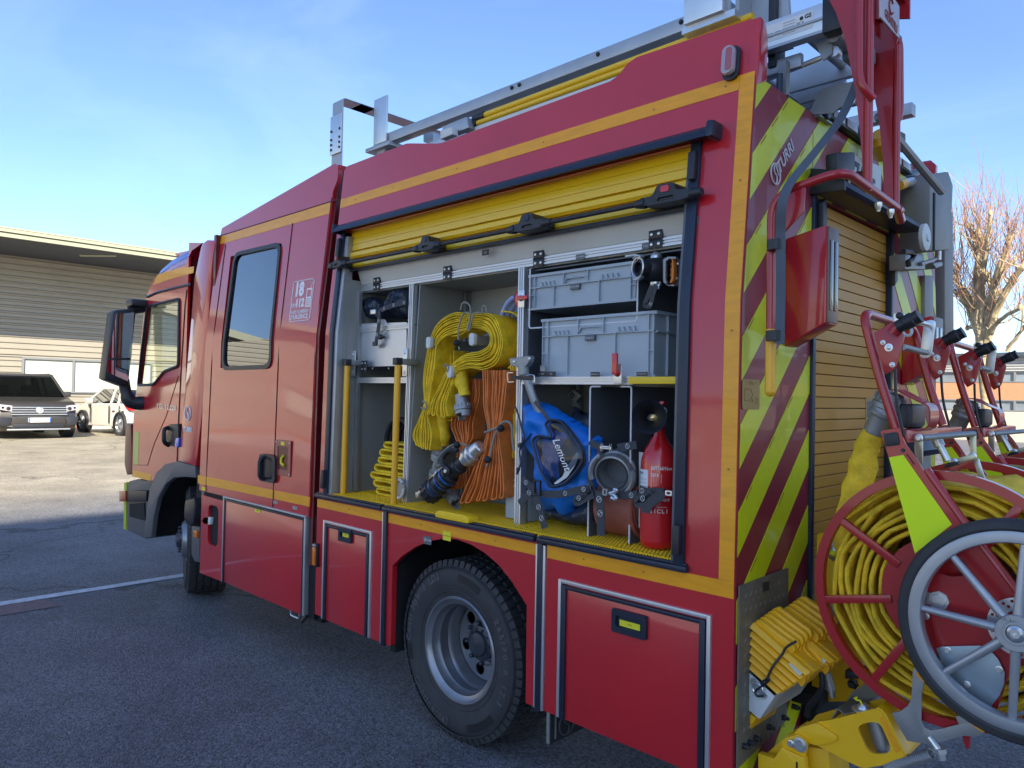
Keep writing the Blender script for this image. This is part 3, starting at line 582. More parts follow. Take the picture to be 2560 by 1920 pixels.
# reflective stripes
def stripe_part(poly, off=-.0016): return part('reflective_stripe', skin(poly, off, .0015), stripe)
stripe_part([(-2.500, 2.6185), (-.0605, 2.6185), (-.0605, 2.6695), (-2.500, 2.6695)]); stripe_part([(-.0595, .9925), (-.006, .9925), (-.006, 2.6695), (-.0595, 2.6695)])
stripe_part([(-2.518, .938), (-1.905, .938), (-1.905, .985), (-2.518, .982)]); stripe_part([(-1.855, .938), (-.866, .938), (-.866, .983), (-1.855, .983)]); stripe_part([(-.804, .938), (-.006, .938), (-.006, .9915), (-.804, .9885)])
tickm = mat('stripe code print', (.35, .17, .02), .6)
for (cx, cz) in [(-.11, 2.645), (-.40, 2.64), (-.95, 2.645), (-1.5, 2.645), (-2.0, 2.645), (-2.35, 2.643), (-.033, 2.3), (-.033, 1.8), (-.033, 1.35), (-.35, .963), (-.62, .963), (-1.1, .961), (-1.6, .961), (-2.2, .961)]:
    c_ = yl(cz)-.0032; part('print_mark', skin([(cx-.004, cz-.003), (cx+.004, cz-.003), (cx+.004, cz+.003), (cx-.004, cz+.003)], -.0022, .0005), tickm, smooth=False)
# lower lockers: alu frame, black gasket, door, recessed catch
def locker(A, Bb, catch):
    (x0, x1, z0, z1) = A
    part('locker_frame', MB().box(x0, x0+.014, -.011, .005, z0, z1, bev=.002).box(x1-.014, x1, -.011, .005, z0, z1, bev=.002).box(x0+.014, x1-.014, -.011, .005, z1-.014, z1, bev=.002), alu)
    part('gasket', MB().box(x0+.018, x0+.040, -.014, .004, z0, z1-.018, bev=.003).box(x1-.040, x1-.018, -.014, .004, z0, z1-.018, bev=.003).box(x0+.040, x1-.040, -.014, .004, z1-.034, z1-.020, bev=.003), rail)
    d = part('locker_door', bx(x0+.041, x1-.041, -.006, .004, z0, z1-.036, bev=.002), red)
    (c0, c1, d0, d1) = catch
    f = MB(); f.prism(rrect(c0, c1, d0, d1, .008), 'y', -.020, -.006, [rrect(c0+.018, c1-.018, d0+.022, d1-.022, .006)], bev=0); f.prism(rrect(c0+.004, c1-.004, d0+.004, d1-.004, .006), 'y', -.0095, -.006)
    h = part('catch', f, rail, d); part('sticker', bx(c0+.03, c1-.03, -.0112, -.0096, d0+.025, d0+.047), labely, d, smooth=False)
    text('TIRER', .008, tickm, d, ((c0+c1)/2, -.0113, d0+.036), (1, 0, 0), (0, 0, 1), .0002)
    return d
q = [(-2.44,0.875),(-1.986,0.877),(-2.449,0.343),(-2.001,0.349)]
locker((q[0][0], q[1][0], .340, (q[0][1]+q[1][1])/2), 0, (-2.275, -2.155, .790, .860))
q = [(-0.737,0.87),(-0.082,0.87)]
locker((q[0][0], q[1][0], .340, (q[0][1]+q[1][1])/2), 0, (-0.473,-0.325,0.732,0.815))
# black sill rails under the opening, in three lengths, and worn amber strips on them
for (a, b) in ((-2.52, -1.90), (-1.888, -.862), (-.846, -.17)):
    part('sill_rail', MB().box(a, b, -.022, .03, .993, 1.014, bev=.004).box(a+.005, b-.005, -.012, .05, 1.014, 1.022, bev=.003), rail)
for (a, b) in ((-1.63, -1.53), (-1.02, -.93), (-2.4, -2.3)): part('sill_marker', bx(a, b, -.016, .0, 1.0222, 1.0232), mat('worn amber strip', (.35, .17, .05), .5, vary=.3, vscale=40), smooth=False)
part('step_lug', MB().prism(rpoly([(-1.46, 1.018), (-1.23, 1.018), (-1.235, 1.044), (-1.262, 1.052), (-1.435, 1.052), (-1.46, 1.04)], .012), 'y', -.034, .03, bev=.004), floor_y)
part('sticker', bx(-1.437, -1.383, -.004, -.002, .916, .957), labely, smooth=False); text('SOUS PRESSION', .007, tickm, FE, (-1.41, -.0042, .937), (1, 0, 0), (0, 0, 1), .0002)
part('pictogram', bx(-1.578, -1.520, -.003, -.0005, .878, .915), dpanel, smooth=False); text('7.5 BAR', .011, white, FE, (-1.537, -.0034, .897), (1, 0, 0), (0, 0, 1), .0002); text('O', .020, white, FE, (-1.564, -.0034, .897), (1, 0, 0), (0, 0, 1), .0002)
# opening frame posts
def leanpost(x0, x1, z0, z1, ya, yb, m, name='opening_frame'): return part(name, (lambda mb: (bmesh.ops.bisect_plane(mb.b, geom=mb.b.verts[:]+mb.b.edges[:]+mb.b.faces[:], plane_co=(0, 0, 1.9), plane_no=(0, 0, 1)), [setattr(v.co, 'y', v.co.y+yl(v.co.z)) for v in mb.b.verts], mb)[2])(bx(x0, x1, ya, yb, z0, z1, bev=.004)), m)
leanpost(-2.445, -2.405, 1.0, 2.47, -.014, .03, rail); leanpost(-2.405, -2.375, 1.012, 2.44, -.004, .05, alug)
leanpost(-.225, -.185, 1.0, 2.47, -.014, .03, rail); leanpost(-.240, -.225, 1.012, 2.44, -.004, .05, dpanel)
for (xx, sg) in ((-2.43, 1), (-.205, -1)):
    for z0 in (1.05, 2.33): leanpost(xx-.014, xx+.014, z0, z0+.10, -.035, -.01, blk, 'shutter_stop')
# rolled shutter
def tilt(mb, z):  # keep lean
    for v in mb.b.verts: v.co.y += yl(v.co.z)
    return mb
SH = part('roller_shutter', tilt(bx(-2.40, -.245, .052, .058, 2.25, 2.49), 0), dpanel)
for k in range(4):
    z0 = 2.362+k*.0345; sb = MB(); sb.prism([(.052, z0+.0004), (.0325, z0+.0004), (.031, z0+.0016), (.031, z0+.0328), (.0325, z0+.0341), (.052, z0+.0341)], 'x', -2.398, -.247)
    part('slat', tilt(sb, 0), shut, SH)
for (z0, z1, yy) in ((2.318, 2.360, .022), (2.262, 2.316, .030)):
    sb = MB(); sb.prism([(.052, z0), (yy+.012, z0), (yy, z0+.010), (yy, z1-.012), (yy+.014, z1-.001), (.052, z1-.001)], 'x', -2.398, -.247); part('bottom_rail', tilt(sb, 0), shut, SH)
part('seal', tilt(MB().box(-2.40, -.245, .028, .056, 2.246, 2.261, bev=.003), 0), blk, SH)
# drip rail
dr = MB(); dr.prism([(.03, 2.512), (-.035, 2.506), (-.058, 2.486), (-.062, 2.462), (-.054, 2.460), (-.048, 2.480), (-.030, 2.494), (.03, 2.498)], 'x', -2.455, -.130)
dr.box(-.140, -.112, -.068, .03, 2.455, 2.515, bev=.012); dr.box(-2.463, -2.45, -.062, .03, 2.458, 2.512, bev=.006)
part('drip_rail', tilt(dr, 0), rail)
dr = MB(); dr.box(-2.44, -.15, -.030, .02, 2.488, 2.497); part('drip_lining', tilt(dr, 0), mat('old yellow lining', (.32, .27, .12), .6))
# lift bar with three grips
by = -.040
def P_(x, z, o=0): return (x, yl(z)+by+o, z)
part('lift_bar', MB().tube([P_(-2.44, 2.275), P_(-.165, 2.275)], .0095, 10), blk)
def grip(cx, w_, flip=1, red_=False):
    g = MB(); hw = w_/2
    g.prism(rpoly([(cx-hw, 2.262), (cx-hw, 2.290), (cx-hw*.55, 2.292), (cx-hw*.35, 2.325), (cx+hw*.30, 2.325), (cx+hw*.42, 2.295), (cx+hw, 2.290), (cx+hw, 2.262), (cx+hw*.5, 2.258), (cx-hw*.5, 2.258)], .008), 'y', by-.016, by+.060, [rpoly([(cx-hw*.36, 2.268), (cx-hw*.30, 2.280), (cx+hw*.30, 2.280), (cx+hw*.36, 2.268)], .004)])
    for v in g.b.verts: v.co.y += yl(2.28)
    for s_ in (-1, 1): g.lathe(P_(cx+s_*hw*.9, 2.275), P_(cx+s_*(hw+.035), 2.275), [(0, .020), (.01, .021), (.03, .017), (.045, .014)], 12)
    h = part('grip', g, blk)
    g = MB(); g.prism(rrect(cx-hw*.20, cx+hw*.14, 2.296, 2.318, .006), 'y', by-.019, by-.015)
    for v in g.b.verts: v.co.y += yl(2.28)
    part('grip_badge', g, exred if red_ else rail, h)
grip(-1.615, .13); grip(-.95, .17); grip(-.285, .20, red_=True); grip(-2.385, .09, red_=True)
# top marker lamp on the side wall
ml = MB(); q = (-0.089,2.72); lp = [q, 0]
def lean_mb(mb):
    for v in mb.b.verts: v.co.y += yl(v.co.z)
    return mb
ml.prism(rrect(q[0]-.030, q[0]+.030, q[1]-.062, q[1]+.058, .026), 'y', -.016, 0, bev=.003); lb = part('marker_lamp', lean_mb(ml), blk)
ml = MB(); ml.prism(rrect(q[0]-.023, q[0]+.022, q[1]-.050, q[1]+.052, .021), 'y', -.045, -.015, bev=.010); part('lens', lean_mb(ml), clear, lb)
ml = MB(); ml.prism(rrect(q[0]-.006, q[0]+.018, q[1]-.040, q[1]+.042, .010), 'y', -.047, -.020, bev=.004); part('lens', lean_mb(ml), mat('pink lamp core', (.42, .10, .12), .2, coat=.8), lb)
for (cx, cz) in ((-2.575, .80),):
    pass
q = (-2.503,0.675)
b_ = part('side_marker', bx(q[0]-.019, q[0]+.019, -.020, 0, q[1]-.065, q[1]+.065, bev=.005), blk); part('lens', bx(q[0]-.014, q[0]+.014, -.030, -.018, q[1]-.055, q[1]+.045, bev=.006), amber, b_); part('lens', bx(q[0]-.012, q[0]+.012, -.030, -.018, q[1]+.047, q[1]+.062, bev=.003), clear, b_)

# ---------------------------------------------------------------- locker interior
zf = 1.024
part('locker_floor', bx(-2.40, -.18, .0, .62, 1.0, 1.0145), dpanel, smooth=False)
tile = MB(); random.seed(2)
for (a, b, zz) in ((-2.372, -1.905, zf), (-1.893, -1.475, zf), (-1.470, -.98, zf), (-.975, -.49, zf+.001), (-.485, -.245, zf)):
    t = MB(); t.box(a, b, .012, .47, 1.0148, zz-.003)
    nx = max(1, int((b-a)/.0155)); st = (b-a)/nx
    for i in range(nx):
        for j in range(27):
            cx = a+(i+.5)*st+(.5*st if j % 2 else 0); cy = .025+j*.0165
            if cx+.006 > b: continue
            t.add([(cx-.0058, cy-.0055, zz-.003), (cx+.0058, cy-.0055, zz-.003), (cx+.0058, cy+.0055, zz-.003), (cx-.0058, cy+.0055, zz-.003), (cx-.0042, cy-.004, zz+.003), (cx+.0042, cy-.004, zz+.003), (cx+.0042, cy+.004, zz+.003), (cx-.0042, cy+.004, zz+.003)],
                  [(4, 5, 6, 7), (0, 1, 5, 4), (1, 2, 6, 5), (2, 3, 7, 6), (3, 0, 4, 7)])
    i = a
    while i < b-.006: t.box(i, i+.006, .004, .014, 1.0148, zz+.003); i += .0125
    t.box(a, b, .009, .013, 1.016, zz+.004)
    part('floor_tile', t, floor_y, smooth=False)
BW = .505
part('back_wall', MB().box(-2.40, -.18, BW, BW+.02, 1.0, 2.50), panel, smooth=False)
part('inner_side_wall', MB().box(-2.445, -2.374, .045, BW, 1.0, 2.2), panel, smooth=False)
part('inner_side_wall', MB().box(-.236, -.18, .045, BW, 1.0, 2.2), dpanel, smooth=False)
part('locker_ceiling', bx(-2.374, -.236, .17, BW, 2.135, 2.15), panel, smooth=False)
fl = MB(); fl.prism([(.158, 2.180), (.163, 2.180), (.132, 2.262), (.160, 2.42), (.155, 2.42), (.127, 2.262)], 'x', -2.37, -.24); part('top_flap', fl, pale, smooth=False)
part('inner_side_wall', MB().prism([(.05, 1.02), (.12, 1.02), (.16, 2.14), (.08, 2.14)], 'x', -2.373, -2.37), panel)
# extruded aluminium: rails with grooves
def prof_rail(name, p0, p1, w_, d_, m=alu, grooves=2, parent=None):
    """profile bar between p0 and p1 (x or z direction), front face toward -y, face width w_, depth d_"""
    p0, p1 = Vector(p0), Vector(p1); ax = (p1-p0); L_ = ax.length; ax.normalize(); fr = Vector((0, -1, 0)); sd_ = ax.cross(fr)
    pr = []; n = grooves; gw = w_*.10; x_ = -w_/2; pr.append((x_, 0))
    for k in range(n):
        c = -w_/2+w_*(k+1)/(n+1); pr += [(c-gw, 0), (c-gw, -.006), (c+gw, -.006), (c+gw, 0)]
    pr.append((w_/2, 0)); pr += [(w_/2, -d_), (-w_/2, -d_)]
    mb = MB(); V = []
    for t in (0, L_): V += [p0+ax*t+sd_*a+fr*b for a, b in pr]
    k = len(pr); mb.add(V, [tuple(range(k))[::-1], tuple(range(k, 2*k))]+[(i, (i+1) % k, k+(i+1) % k, k+i) for i in range(k)])
    return part(name, mb, m, parent, smooth=False)
prof_rail('aluminium_rail', (-2.37, .150, 2.157), (-.245, .150, 2.157), .032, .03)
prof_rail('aluminium_rail', (-2.37, .163, 2.180), (-.245, .163, 2.180), .010, .01, grooves=0)
prof_rail('aluminium_post', (-1.880, .112, 1.026), (-1.894, .140, 2.138), .034, .03)
prof_rail('aluminium_post', (-1.062, .090, 1.026), (-1.102, .130, 2.140), .036, .035)
part('partition', MB().prism([(.11, 1.02), (.17, 2.14), (BW, 2.14), (BW, 1.02)], 'x', -1.866, -1.856), panel, smooth=False)
part('partition', MB().prism([(.11, 1.02), (.16, 2.14), (BW, 2.14), (BW, 1.02)], 'x', -1.075, -1.066), panel, smooth=False)
for yy in (.46, .485): part('corner_rail', bx(-1.852, -1.835, yy, yy+.018, 1.03, 2.13, bev=.002), dalu)
part('corner_rail', bx(-1.06, -1.045, .46, .50, 1.03, 1.64, bev=.002), dalu)
# hinges on the flap
for (cx, cz) in ((-2.212, 2.171), (-1.622, 2.169), (-1.018, 2.169), (-.422, 2.173)):
    h = part('hinge', MB().box(cx-.030, cx+.030, .146, .152, cz-.034, cz-.003, bev=.002).box(cx-.030, cx+.030, .146, .156, cz+.003, cz+.034, bev=.002).tube([(cx-.028, .147, cz), (cx+.028, .147, cz)], .005, 8), blk)
    for (a, b) in ((-.016, -.019), (.016, -.019), (-.016, .019), (.016, .019)): part('screw', MB().lathe((cx+a, .146, cz+b), (cx+a, .142, cz+b), [(0, .0062), (.003, .006), (.004, .003)], 10), steel, h)
def tagplate(pts, y, s_='', m=dpanel, t=None):
    xs = [p[0] for p in pts]; zs = [p[1] for p in pts]; cx, cz = sum(xs)/len(xs), sum(zs)/len(zs)
    part('label_plate', bx(min(xs), max(xs), y-.002, y, min(zs), max(zs)), m, smooth=False)
    if s_: text(s_, (max(zs)-min(zs))*.42, t or lgrey, FE, (cx, y-.0022, cz), (1, 0, 0), (0, 0, 1), .0001)
tagplate([(-0.807,2.16),(-0.763,2.137)], .1485, 'SAC TAMPON'); tagplate([(-0.482,2.163),(-0.441,2.141)], .1485, 'LANCE')
tagplate([(-1.328,2.237),(-1.284,2.211)], .105, 'CLE', blk)
# left column: tray with a dropped front panel, cross rails
part('tray_front', MB().prism([(-2.368,1.961),(-1.942,1.946),(-1.934,1.72),(-2.359,1.721)], 'y', .150, .156), alu, smooth=False)
prof_rail('aluminium_rail', (-2.365, .140, 1.925), (-1.900, .140, 1.925), .026, .02); prof_rail('aluminium_rail', (-2.365, .138, 1.645), (-1.900, .138, 1.645), .030, .02, grooves=1)
part('tray_floor', bx(-2.372, -1.87, .15, BW, 1.925, 1.932), dpanel, smooth=False); part('tray_floor', bx(-2.372, -1.87, .15, BW, 1.632, 1.64), panel, smooth=False)
part('aluminium_post', bx(-2.372, -2.345, .125, .150, 1.03, 2.14, bev=.002), dalu)
q = (-2.275,1.722)
part('hinge', bx(q[0]-.028, q[0]+.028, .120, .126, q[1]-.03, q[1]+.03, bev=.003), blk); screws([(q[0]-.014, q[1]+.016), (q[0]+.014, q[1]+.016), (q[0]-.014, q[1]-.016), (q[0]+.014, q[1]-.016)], .119, .005)
screws([(-2.187,1.708),(-2.042,1.706)], .1175, .006, m=dalu)
tagplate([(-2.179,1.838),(-2.131,1.817)], .149, 'VEN', dalu, blk); tagplate([(-2.803,1.384),(-2.733,1.367)], .503, 'PRISE', blk)
q = (-2.158,1.93); part('latch_plate', MB().lathe((q[0]+.006, .150, q[1]), (q[0]+.006, .146, q[1]), [(0, .045), (.004, .044)], 24), lgrey)
q = (-2.136,1.876); part('knob', MB().lathe((q[0], .150, q[1]), (q[0], .115, q[1]), [(0, .007), (.012, .007), (.014, .014), (.03, .015), (.035, .01)], 16), blk)
# yellow guard tubes with their brackets
for k, (pt, pb) in enumerate((((-2.354,1.722), (-2.342,1.028)), ((-1.871,1.718), (-1.865,1.033)))):
    yy = (.05, .035)[k]; xx = pb[0]
    part('guard_tube', MB().tube([(xx, yy, 1.024), (xx+.004, yy+.006, pt[1])], .0165, 14), ytube)
    part('tube_cap', bx(xx-.016, xx+.022, yy-.014, yy+.024, pt[1], pt[1]+.036, bev=.004), blk)
    br = MB(); br.box(xx+.004, xx+.030, yy+.02, .155, pt[1]+.002, pt[1]+.032, bev=.002); part('tube_bracket', br, dalu)
    ex = -2.352 if k == 0 else -1.884
    part('bracket_plate', bx(ex-.018, ex+.022, .098, .106, pt[1]-.055, pt[1]+.085, bev=.003), steel); screws([(ex, pt[1]-.035), (ex, pt[1]+.065)], .098, .008)
    part('tube_bracket', bx(xx, ex+.01, .106, .135, pt[1], pt[1]+.03, bev=.002), dalu)
# right column: shelf, its rail and dark drawer sheets
prof_rail('aluminium_rail', (-1.045, .085, 1.640), (-.470, .085, 1.640), .030, .03)
part('shelf_edge', bx(-.470, -.240, .055, .10, 1.626, 1.653, bev=.003), mat('yellow shelf edge', (.82, .55, .02), .4))
part('shelf', bx(-1.066, -.240, .10, BW, 1.636, 1.646), dpanel, smooth=False)
for pts, s_ in (([(-0.943,1.677),(-0.897,1.657)], 'SAC'), ([(-0.895,1.677),(-0.851,1.657)], 'SAC'), ([(-0.668,1.673),(-0.624,1.655)], 'BACHE A P'), ([(-0.451,1.671),(-0.404,1.656)], 'EXTINCTEUR')): tagplate(pts, .083, s_, blk)
# folded sheet drawer round the upper crate: white cut edge
q = [(-1.071,2.13),(-0.479,2.132),(-0.48,1.931),(-1.066,1.93)]
xl_, xr_ = q[0][0]+.03, q[2][0]; zt_, zb_ = 2.128, 1.868
def sheet_edge(name, pts, r=.0035, y0=.10, y1=.30, m=edge):
    part(name, MB().tube(pts, r, 6), m)
part('drawer_sheet', MB().box(xl_, xr_, .125, BW, zb_-.004, zb_).box(xr_-.003, xr_, .125, BW, zb_, zt_-.03), dpanel, smooth=False)
sheet_edge('sheet_edge', arc_path([(xl_, .122, zt_-.005), (xl_, .122, zb_-.002), (xr_-.001, .122, zb_-.002), (xr_-.001, .122, zt_-.01), (xr_-.06, .122, zt_-.01)], .014))
part('drawer_back', bx(-1.066, -.24, .495, .504, 1.65, 2.13), dpanel, smooth=False); part('drawer_side', bx(-1.066, -1.062, .14, .50, 1.65, 2.13), dpanel, smooth=False)
part('drawer_roof', bx(-1.066, -.24, .175, .50, 2.122, 2.128), dpanel, smooth=False)
part('drawer_side', bx(-.245, -.239, .06, .50, 1.65, 2.13), dpanel, smooth=False)
# lower bay: two upright sheets with white front edges
q = [(-0.684,1.648),(-0.676,1.043),(-0.487,1.649),(-0.48,1.039)]
for k in (0, 2):
    xa = (q[k][0]+q[k+1][0])/2; part('divider_sheet', bx(xa-.003, xa+.001, .10, .46, 1.027, 1.618), dpanel, smooth=False); sheet_edge('sheet_edge', arc_path([(xa-.001, .098, 1.029), (xa-.001, .098, 1.617), (xa+(.05 if k == 0 else -.05), .098, 1.617)], .012))
part('divider_back', bx(q[0][0], q[2][0], .455, .46, 1.03, 1.62), dpanel, smooth=False)
tagplate([(-0.953,1.652),(-0.918,1.634)], .45, 'ASPI', blk)
part('inner_back', bx(q[2][0], -.24, .40, .41, 1.03, 1.62), dpanel, smooth=False)
# red quarter-turn handles
def redhandle(cx, cz, y, horiz=True):
    g = MB(); g.lathe((cx, y, cz), (cx, y-.02, cz), [(0, .014), (.012, .012), (.02, .008)], 14); (g.box(cx-.008, cx+.055, y-.026, y-.016, cz-.010, cz+.008, bev=.004) if horiz else g.box(cx-.012, cx+.012, y-.026, y-.014, cz-.005, cz+.075, bev=.004))
    h = part('quarter_turn_handle', g, exred); part('latch_plate', bx(cx-.018, cx+.018, y-.003, y, cz-.04, cz+.035, bev=.002), steel, h); return h
q = (-1.066,1.995); redhandle(q[0], q[1], .098)
part('latch_disc', MB().lathe((q[0]-.05, .16, q[1]+.01), (q[0]-.05, .14, q[1]+.01), [(0, .04), (.01, .045), (.02, .03)], 24), exred)
q = (-0.526,1.666); redhandle(q[0], q[1], .068, False)

# ---------------------------------------------------------------- crew cab
cs = [(-4.107,0.867),(-4.132,2.617),(-4.085,2.699),(-2.585,2.855),(-2.512,2.685),(-2.596,2.6),(-2.586,0.893)]
X = lambda p: p[0]
part('crew_cab_side', skin([(-4.085, .872), (-4.085, 2.62), (-4.06, 2.735), (-2.62, 2.905), (-2.575, 2.880), (-2.565, 2.80), (-2.600, 2.74), (-2.602, .868)], 0, .03,
     [[(-3.856,2.504),(-3.141,2.503),(-3.144,1.722),(-3.826,1.729)]]), red)
part('crew_cab_top', MB().prism([(-4.06, 2.74), (-2.60, 2.90), (-2.60, 2.60), (-4.06, 2.60)], 'y', .14, 2.0), red)
part('crew_cab_rear', MB().prism([(yl(.87)+.005, .60), (2.0, .60), (2.0, 2.86), (yl(2.86)+.02, 2.86), (yl(1.9)+.005, 1.9)], 'x', -2.60, -2.575), dred)
part('crew_cab_front', bx(-4.085, -4.05, .06, 2.0, .60, 2.68), dred); part('crew_cab_far_side', skin([(-4.06, .6), (-4.06, 2.7), (-2.6, 2.85), (-2.6, .6)], 1.97, .03), red)
part('crew_cab_floor', bx(-4.06, -2.6, .05, 1.97, .6, .7), dark)
# roof edge crease
ce = [(-4.051,2.681),(-2.529,2.677)]; part('crease', (lambda m: m)(MB().tube([(ce[0][0], yl(ce[0][1])-.001, ce[0][1]), (ce[1][0], yl(ce[1][1])-.001, ce[1][1])], .0035, 5)), dred)
stp = [(-4.121,2.674),(-2.609,2.673),(-2.605,2.606),(-4.12,2.616)]; part('reflective_stripe', skin([(a, b) for a, b in stp], -.0016, .0015), stripe)
stp = [(-4.114,0.975),(-3.021,0.98),(-3.021,0.927),(-4.11,0.917)]; part('reflective_stripe', skin(stp, -.0016, .0015), stripe)
stp = [(-3.006,0.98),(-2.598,0.983),(-2.601,0.929),(-3.007,0.928)]; part('reflective_stripe', skin(stp, -.0016, .0015), stripe)
# door seams (real gaps shown as recessed dark lines)
def seam(pts, r=.0035, off=-.0008, m=None):
    P = []
    for i in range(len(pts)-1):
        a, b = pts[i], pts[i+1]; n = 6
        for k in range(n): t = k/n; P.append((a[0]+(b[0]-a[0])*t, a[1]+(b[1]-a[1])*t))
    P.append(pts[-1]); return part('door_seam', MB().tube([(p[0], yl(p[1])+off, p[1]) for p in P], r, 6), m or dark)
sq = [(-3.96,2.603),(-3.956,0.882),(-3.03,2.614),(-3.023,0.897)]
seam([(sq[0][0], sq[0][1]), (-3.975, .875)]); seam([(sq[2][0], sq[2][1]), (sq[3][0], .875)]); seam([(-2.607, 2.70), (-2.607, .875)], .002)
# side window
wo = [(-3.882,2.521),(-3.791,2.567),(-3.138,2.522),(-3.107,2.467),(-3.101,1.737),(-3.192,1.711),(-3.771,1.715),(-3.864,1.749)]
wi = [(-3.764,2.496),(-3.16,2.485),(-3.126,1.74),(-3.766,1.737)]
def wframe(o, i, off, th, name, m): return part(name, skin(rpoly(o, .075, 5), off, th, [rpoly(i, .065, 5)]), m)
def outs(i, d):
    cx = sum(p[0] for p in i)/4; cz = sum(p[1] for p in i)/4
    return [(p[0]+(d if p[0] > cx else -d), p[1]+(d if p[1] > cz else -d)) for p in i]
i4 = [wi[3], wi[0], wi[1], wi[2]]
wf_ = wframe(outs(i4, .026), i4, -.010, .012, 'window_frame', blk)
part('pane', skin(outs(i4, .01), .004, .004), gl_dark, wf_, smooth=False)
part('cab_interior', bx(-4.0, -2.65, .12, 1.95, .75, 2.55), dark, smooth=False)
# 18 ou 112 decal
dq = (-2.822,2.107); cx, cz = dq
def D(a, b): p_ = (a, b); return (a, yl(b)-.0012, b)
up_ = (0, yl(cz+.1)-yl(cz-.1), .2)
dm = MB()
c4_ = [(-2.908,2.235),(-2.68,2.223),(-2.68,1.981),(-2.925,1.992)]
dx0, dx1, dz0, dz1 = -2.985, -2.795, 1.745, 2.02
c_ = rrect(c4_[3][0]-.0, c4_[1][0]-.012, c4_[3][1]+.0, c4_[0][1], .018)
for lo in (c_,):
    dm.tube([D(a, b) for a, b in lo][:9]+[D(c4_[0][0], c4_[2][1]+.01)], .0028, 5) if False else dm.tube([D(a, b) for a, b in lo[4:]]+[D(*lo[0])], .0030, 5)
mx_, Mx_, mz_, Mz_ = min(p[0] for p in c_), max(p[0] for p in c_), min(p[1] for p in c_), max(p[1] for p in c_)
ww = Mx_-mx_; hh = Mz_-mz_
tx = lambda u, v: D(mx_+u*ww, mz_+v*hh)
part('decal_outline', dm, white)
text('18', hh*.46, white, FE, tx(.32, .775), (1, 0, 0), up_, .0004, .006, squash=.95); text('112', hh*.27, white, FE, tx(.42, .44), (1, 0, 0), up_, .0004, .004); text('OU', hh*.13, white, FE, tx(.12, .40), (1, 0, 0), up_, .0004, .001)
text('NOS NUM\u00c9ROS', hh*.115, white, FE, tx(.47, .225), (1, 0, 0), up_, .0004, .0006); text("D'URGENCE", hh*.15, white, FE, tx(.46, .10), (1, 0, 0), up_, .0004, .001)
ph = MB(); a, b = tx(.74, .0), 0
pc = [(.70, .32), (.70, .78), (.95, .78), (.95, .32)]
P2 = [(mx_+u*ww, mz_+v*hh) for u, v in pc]
P3 = [(mx_+u*ww, mz_+v*hh) for u, v in [(.735, .57), (.735, .74), (.915, .74), (.915, .57)]]
part('decal_phone', skin(P2, -.0014, .001, [P3]), white, smooth=False)
km = MB()
for r_ in range(4):
    for c__ in range(3): 
        a, b = mx_+(.745+.06*c__)*ww, mz_+(.36+.048*r_)*hh; km.add([D(a, b), D(a+.035*ww, b), D(a+.035*ww, b+.026*hh), D(a, b+.026*hh)], [(0, 1, 2, 3)])
for v in km.b.verts: v.co.y -= .0012
part('decal_keys', km, red, smooth=False)
wv = MB()
for rr_ in (.03, .055, .08): wv.tube([D(mx_+.90*ww+rr_*ww*2.0*cos(t), mz_+.84*hh+rr_*ww*2.0*sin(t)) for t in [radians(20+14*k) for k in range(9)]], .0016, 4)
wv.tube([tx(.90, .78), tx(.90, .86)], .002, 4); part('decal_waves', wv, white)
# handle and recessed socket
hq = [(-3.183,1.19),(-2.98,1.199),(-2.974,1.027),(-3.168,1.023)]; hx0, hx1 = hq[0][0], hq[1][0]; hz1, hz0 = hq[0][1], hq[3][1]
hb_ = part('door_handle_cup', MB().prism(rrect(hx0, hx1, hz0, hz1, .03), 'y', -.018, .002, [rrect(hx0+.03, hx1-.03, hz0+.02, hz1-.02, .015)]).prism(rrect(hx0+.01, hx1-.01, hz0+.01, hz1-.01, .02), 'y', -.004, .0), blk)
part('door_handle', MB().tube(arc_path([(hx0+.075, -.005, hz1-.012), (hx0+.075, -.05, hz1-.03), (hx0+.075, -.05, hz0+.03), (hx0+.075, -.005, hz0+.012)], .02), .012, 8), blk, hb_)
sq2 = [(-3.005,1.286),(-2.821,1.293),(-2.815,1.076),(-2.987,1.075)]; a0, a1, b1, b0 = sq2[0][0], sq2[1][0], sq2[0][1], sq2[2][1]
fr = part('socket_frame', MB().prism(rrect(a0, a1, b0, b1, .008), 'y', -.004, .0, [rrect(a0+.030, a1-.030, b0+.035, b1-.035, .006)]), mat('worn red frame', (.30, .05, .045), .4, coat=.4))
part('socket_recess', bx(a0+.030, a1-.030, -.0012, .0002, b0+.035, b1-.035), dred, fr, smooth=False)
for (a, b) in ((a0+.012, b0+.012), (a1-.012, b0+.012), (a0+.012, b1-.012), (a1-.012, b1-.012)): part('screw', MB().lathe((a, -.004, b), (a, -.007, b), [(0, .005), (.003, .004)], 8), steel, fr)
part('sticker', bx((a0+a1)/2-.022, (a0+a1)/2+.018, -.0056, -.004, b1-.030, b1-.010), labely, fr, smooth=False)
part('pull_tab', MB().tube([((a0+a1)/2+.02, -.006, b0+.06), ((a0+a1)/2-.01, -.008, b0+.075), ((a0+a1)/2-.01, -.008, b0+.10), ((a0+a1)/2+.015, -.006, b0+.12)], .008, 6), labely, fr)
part('sticker', bx(-4.04, -3.985, -.0016, 0, .876, .9), labely, smooth=False); part('sticker', bx(-3.02, -2.965, -.0016, 0, .90, .918), dalu, smooth=False); part('sticker', bx(-2.79, -2.735, -.0016, 0, .893, .912), dalu, smooth=False)
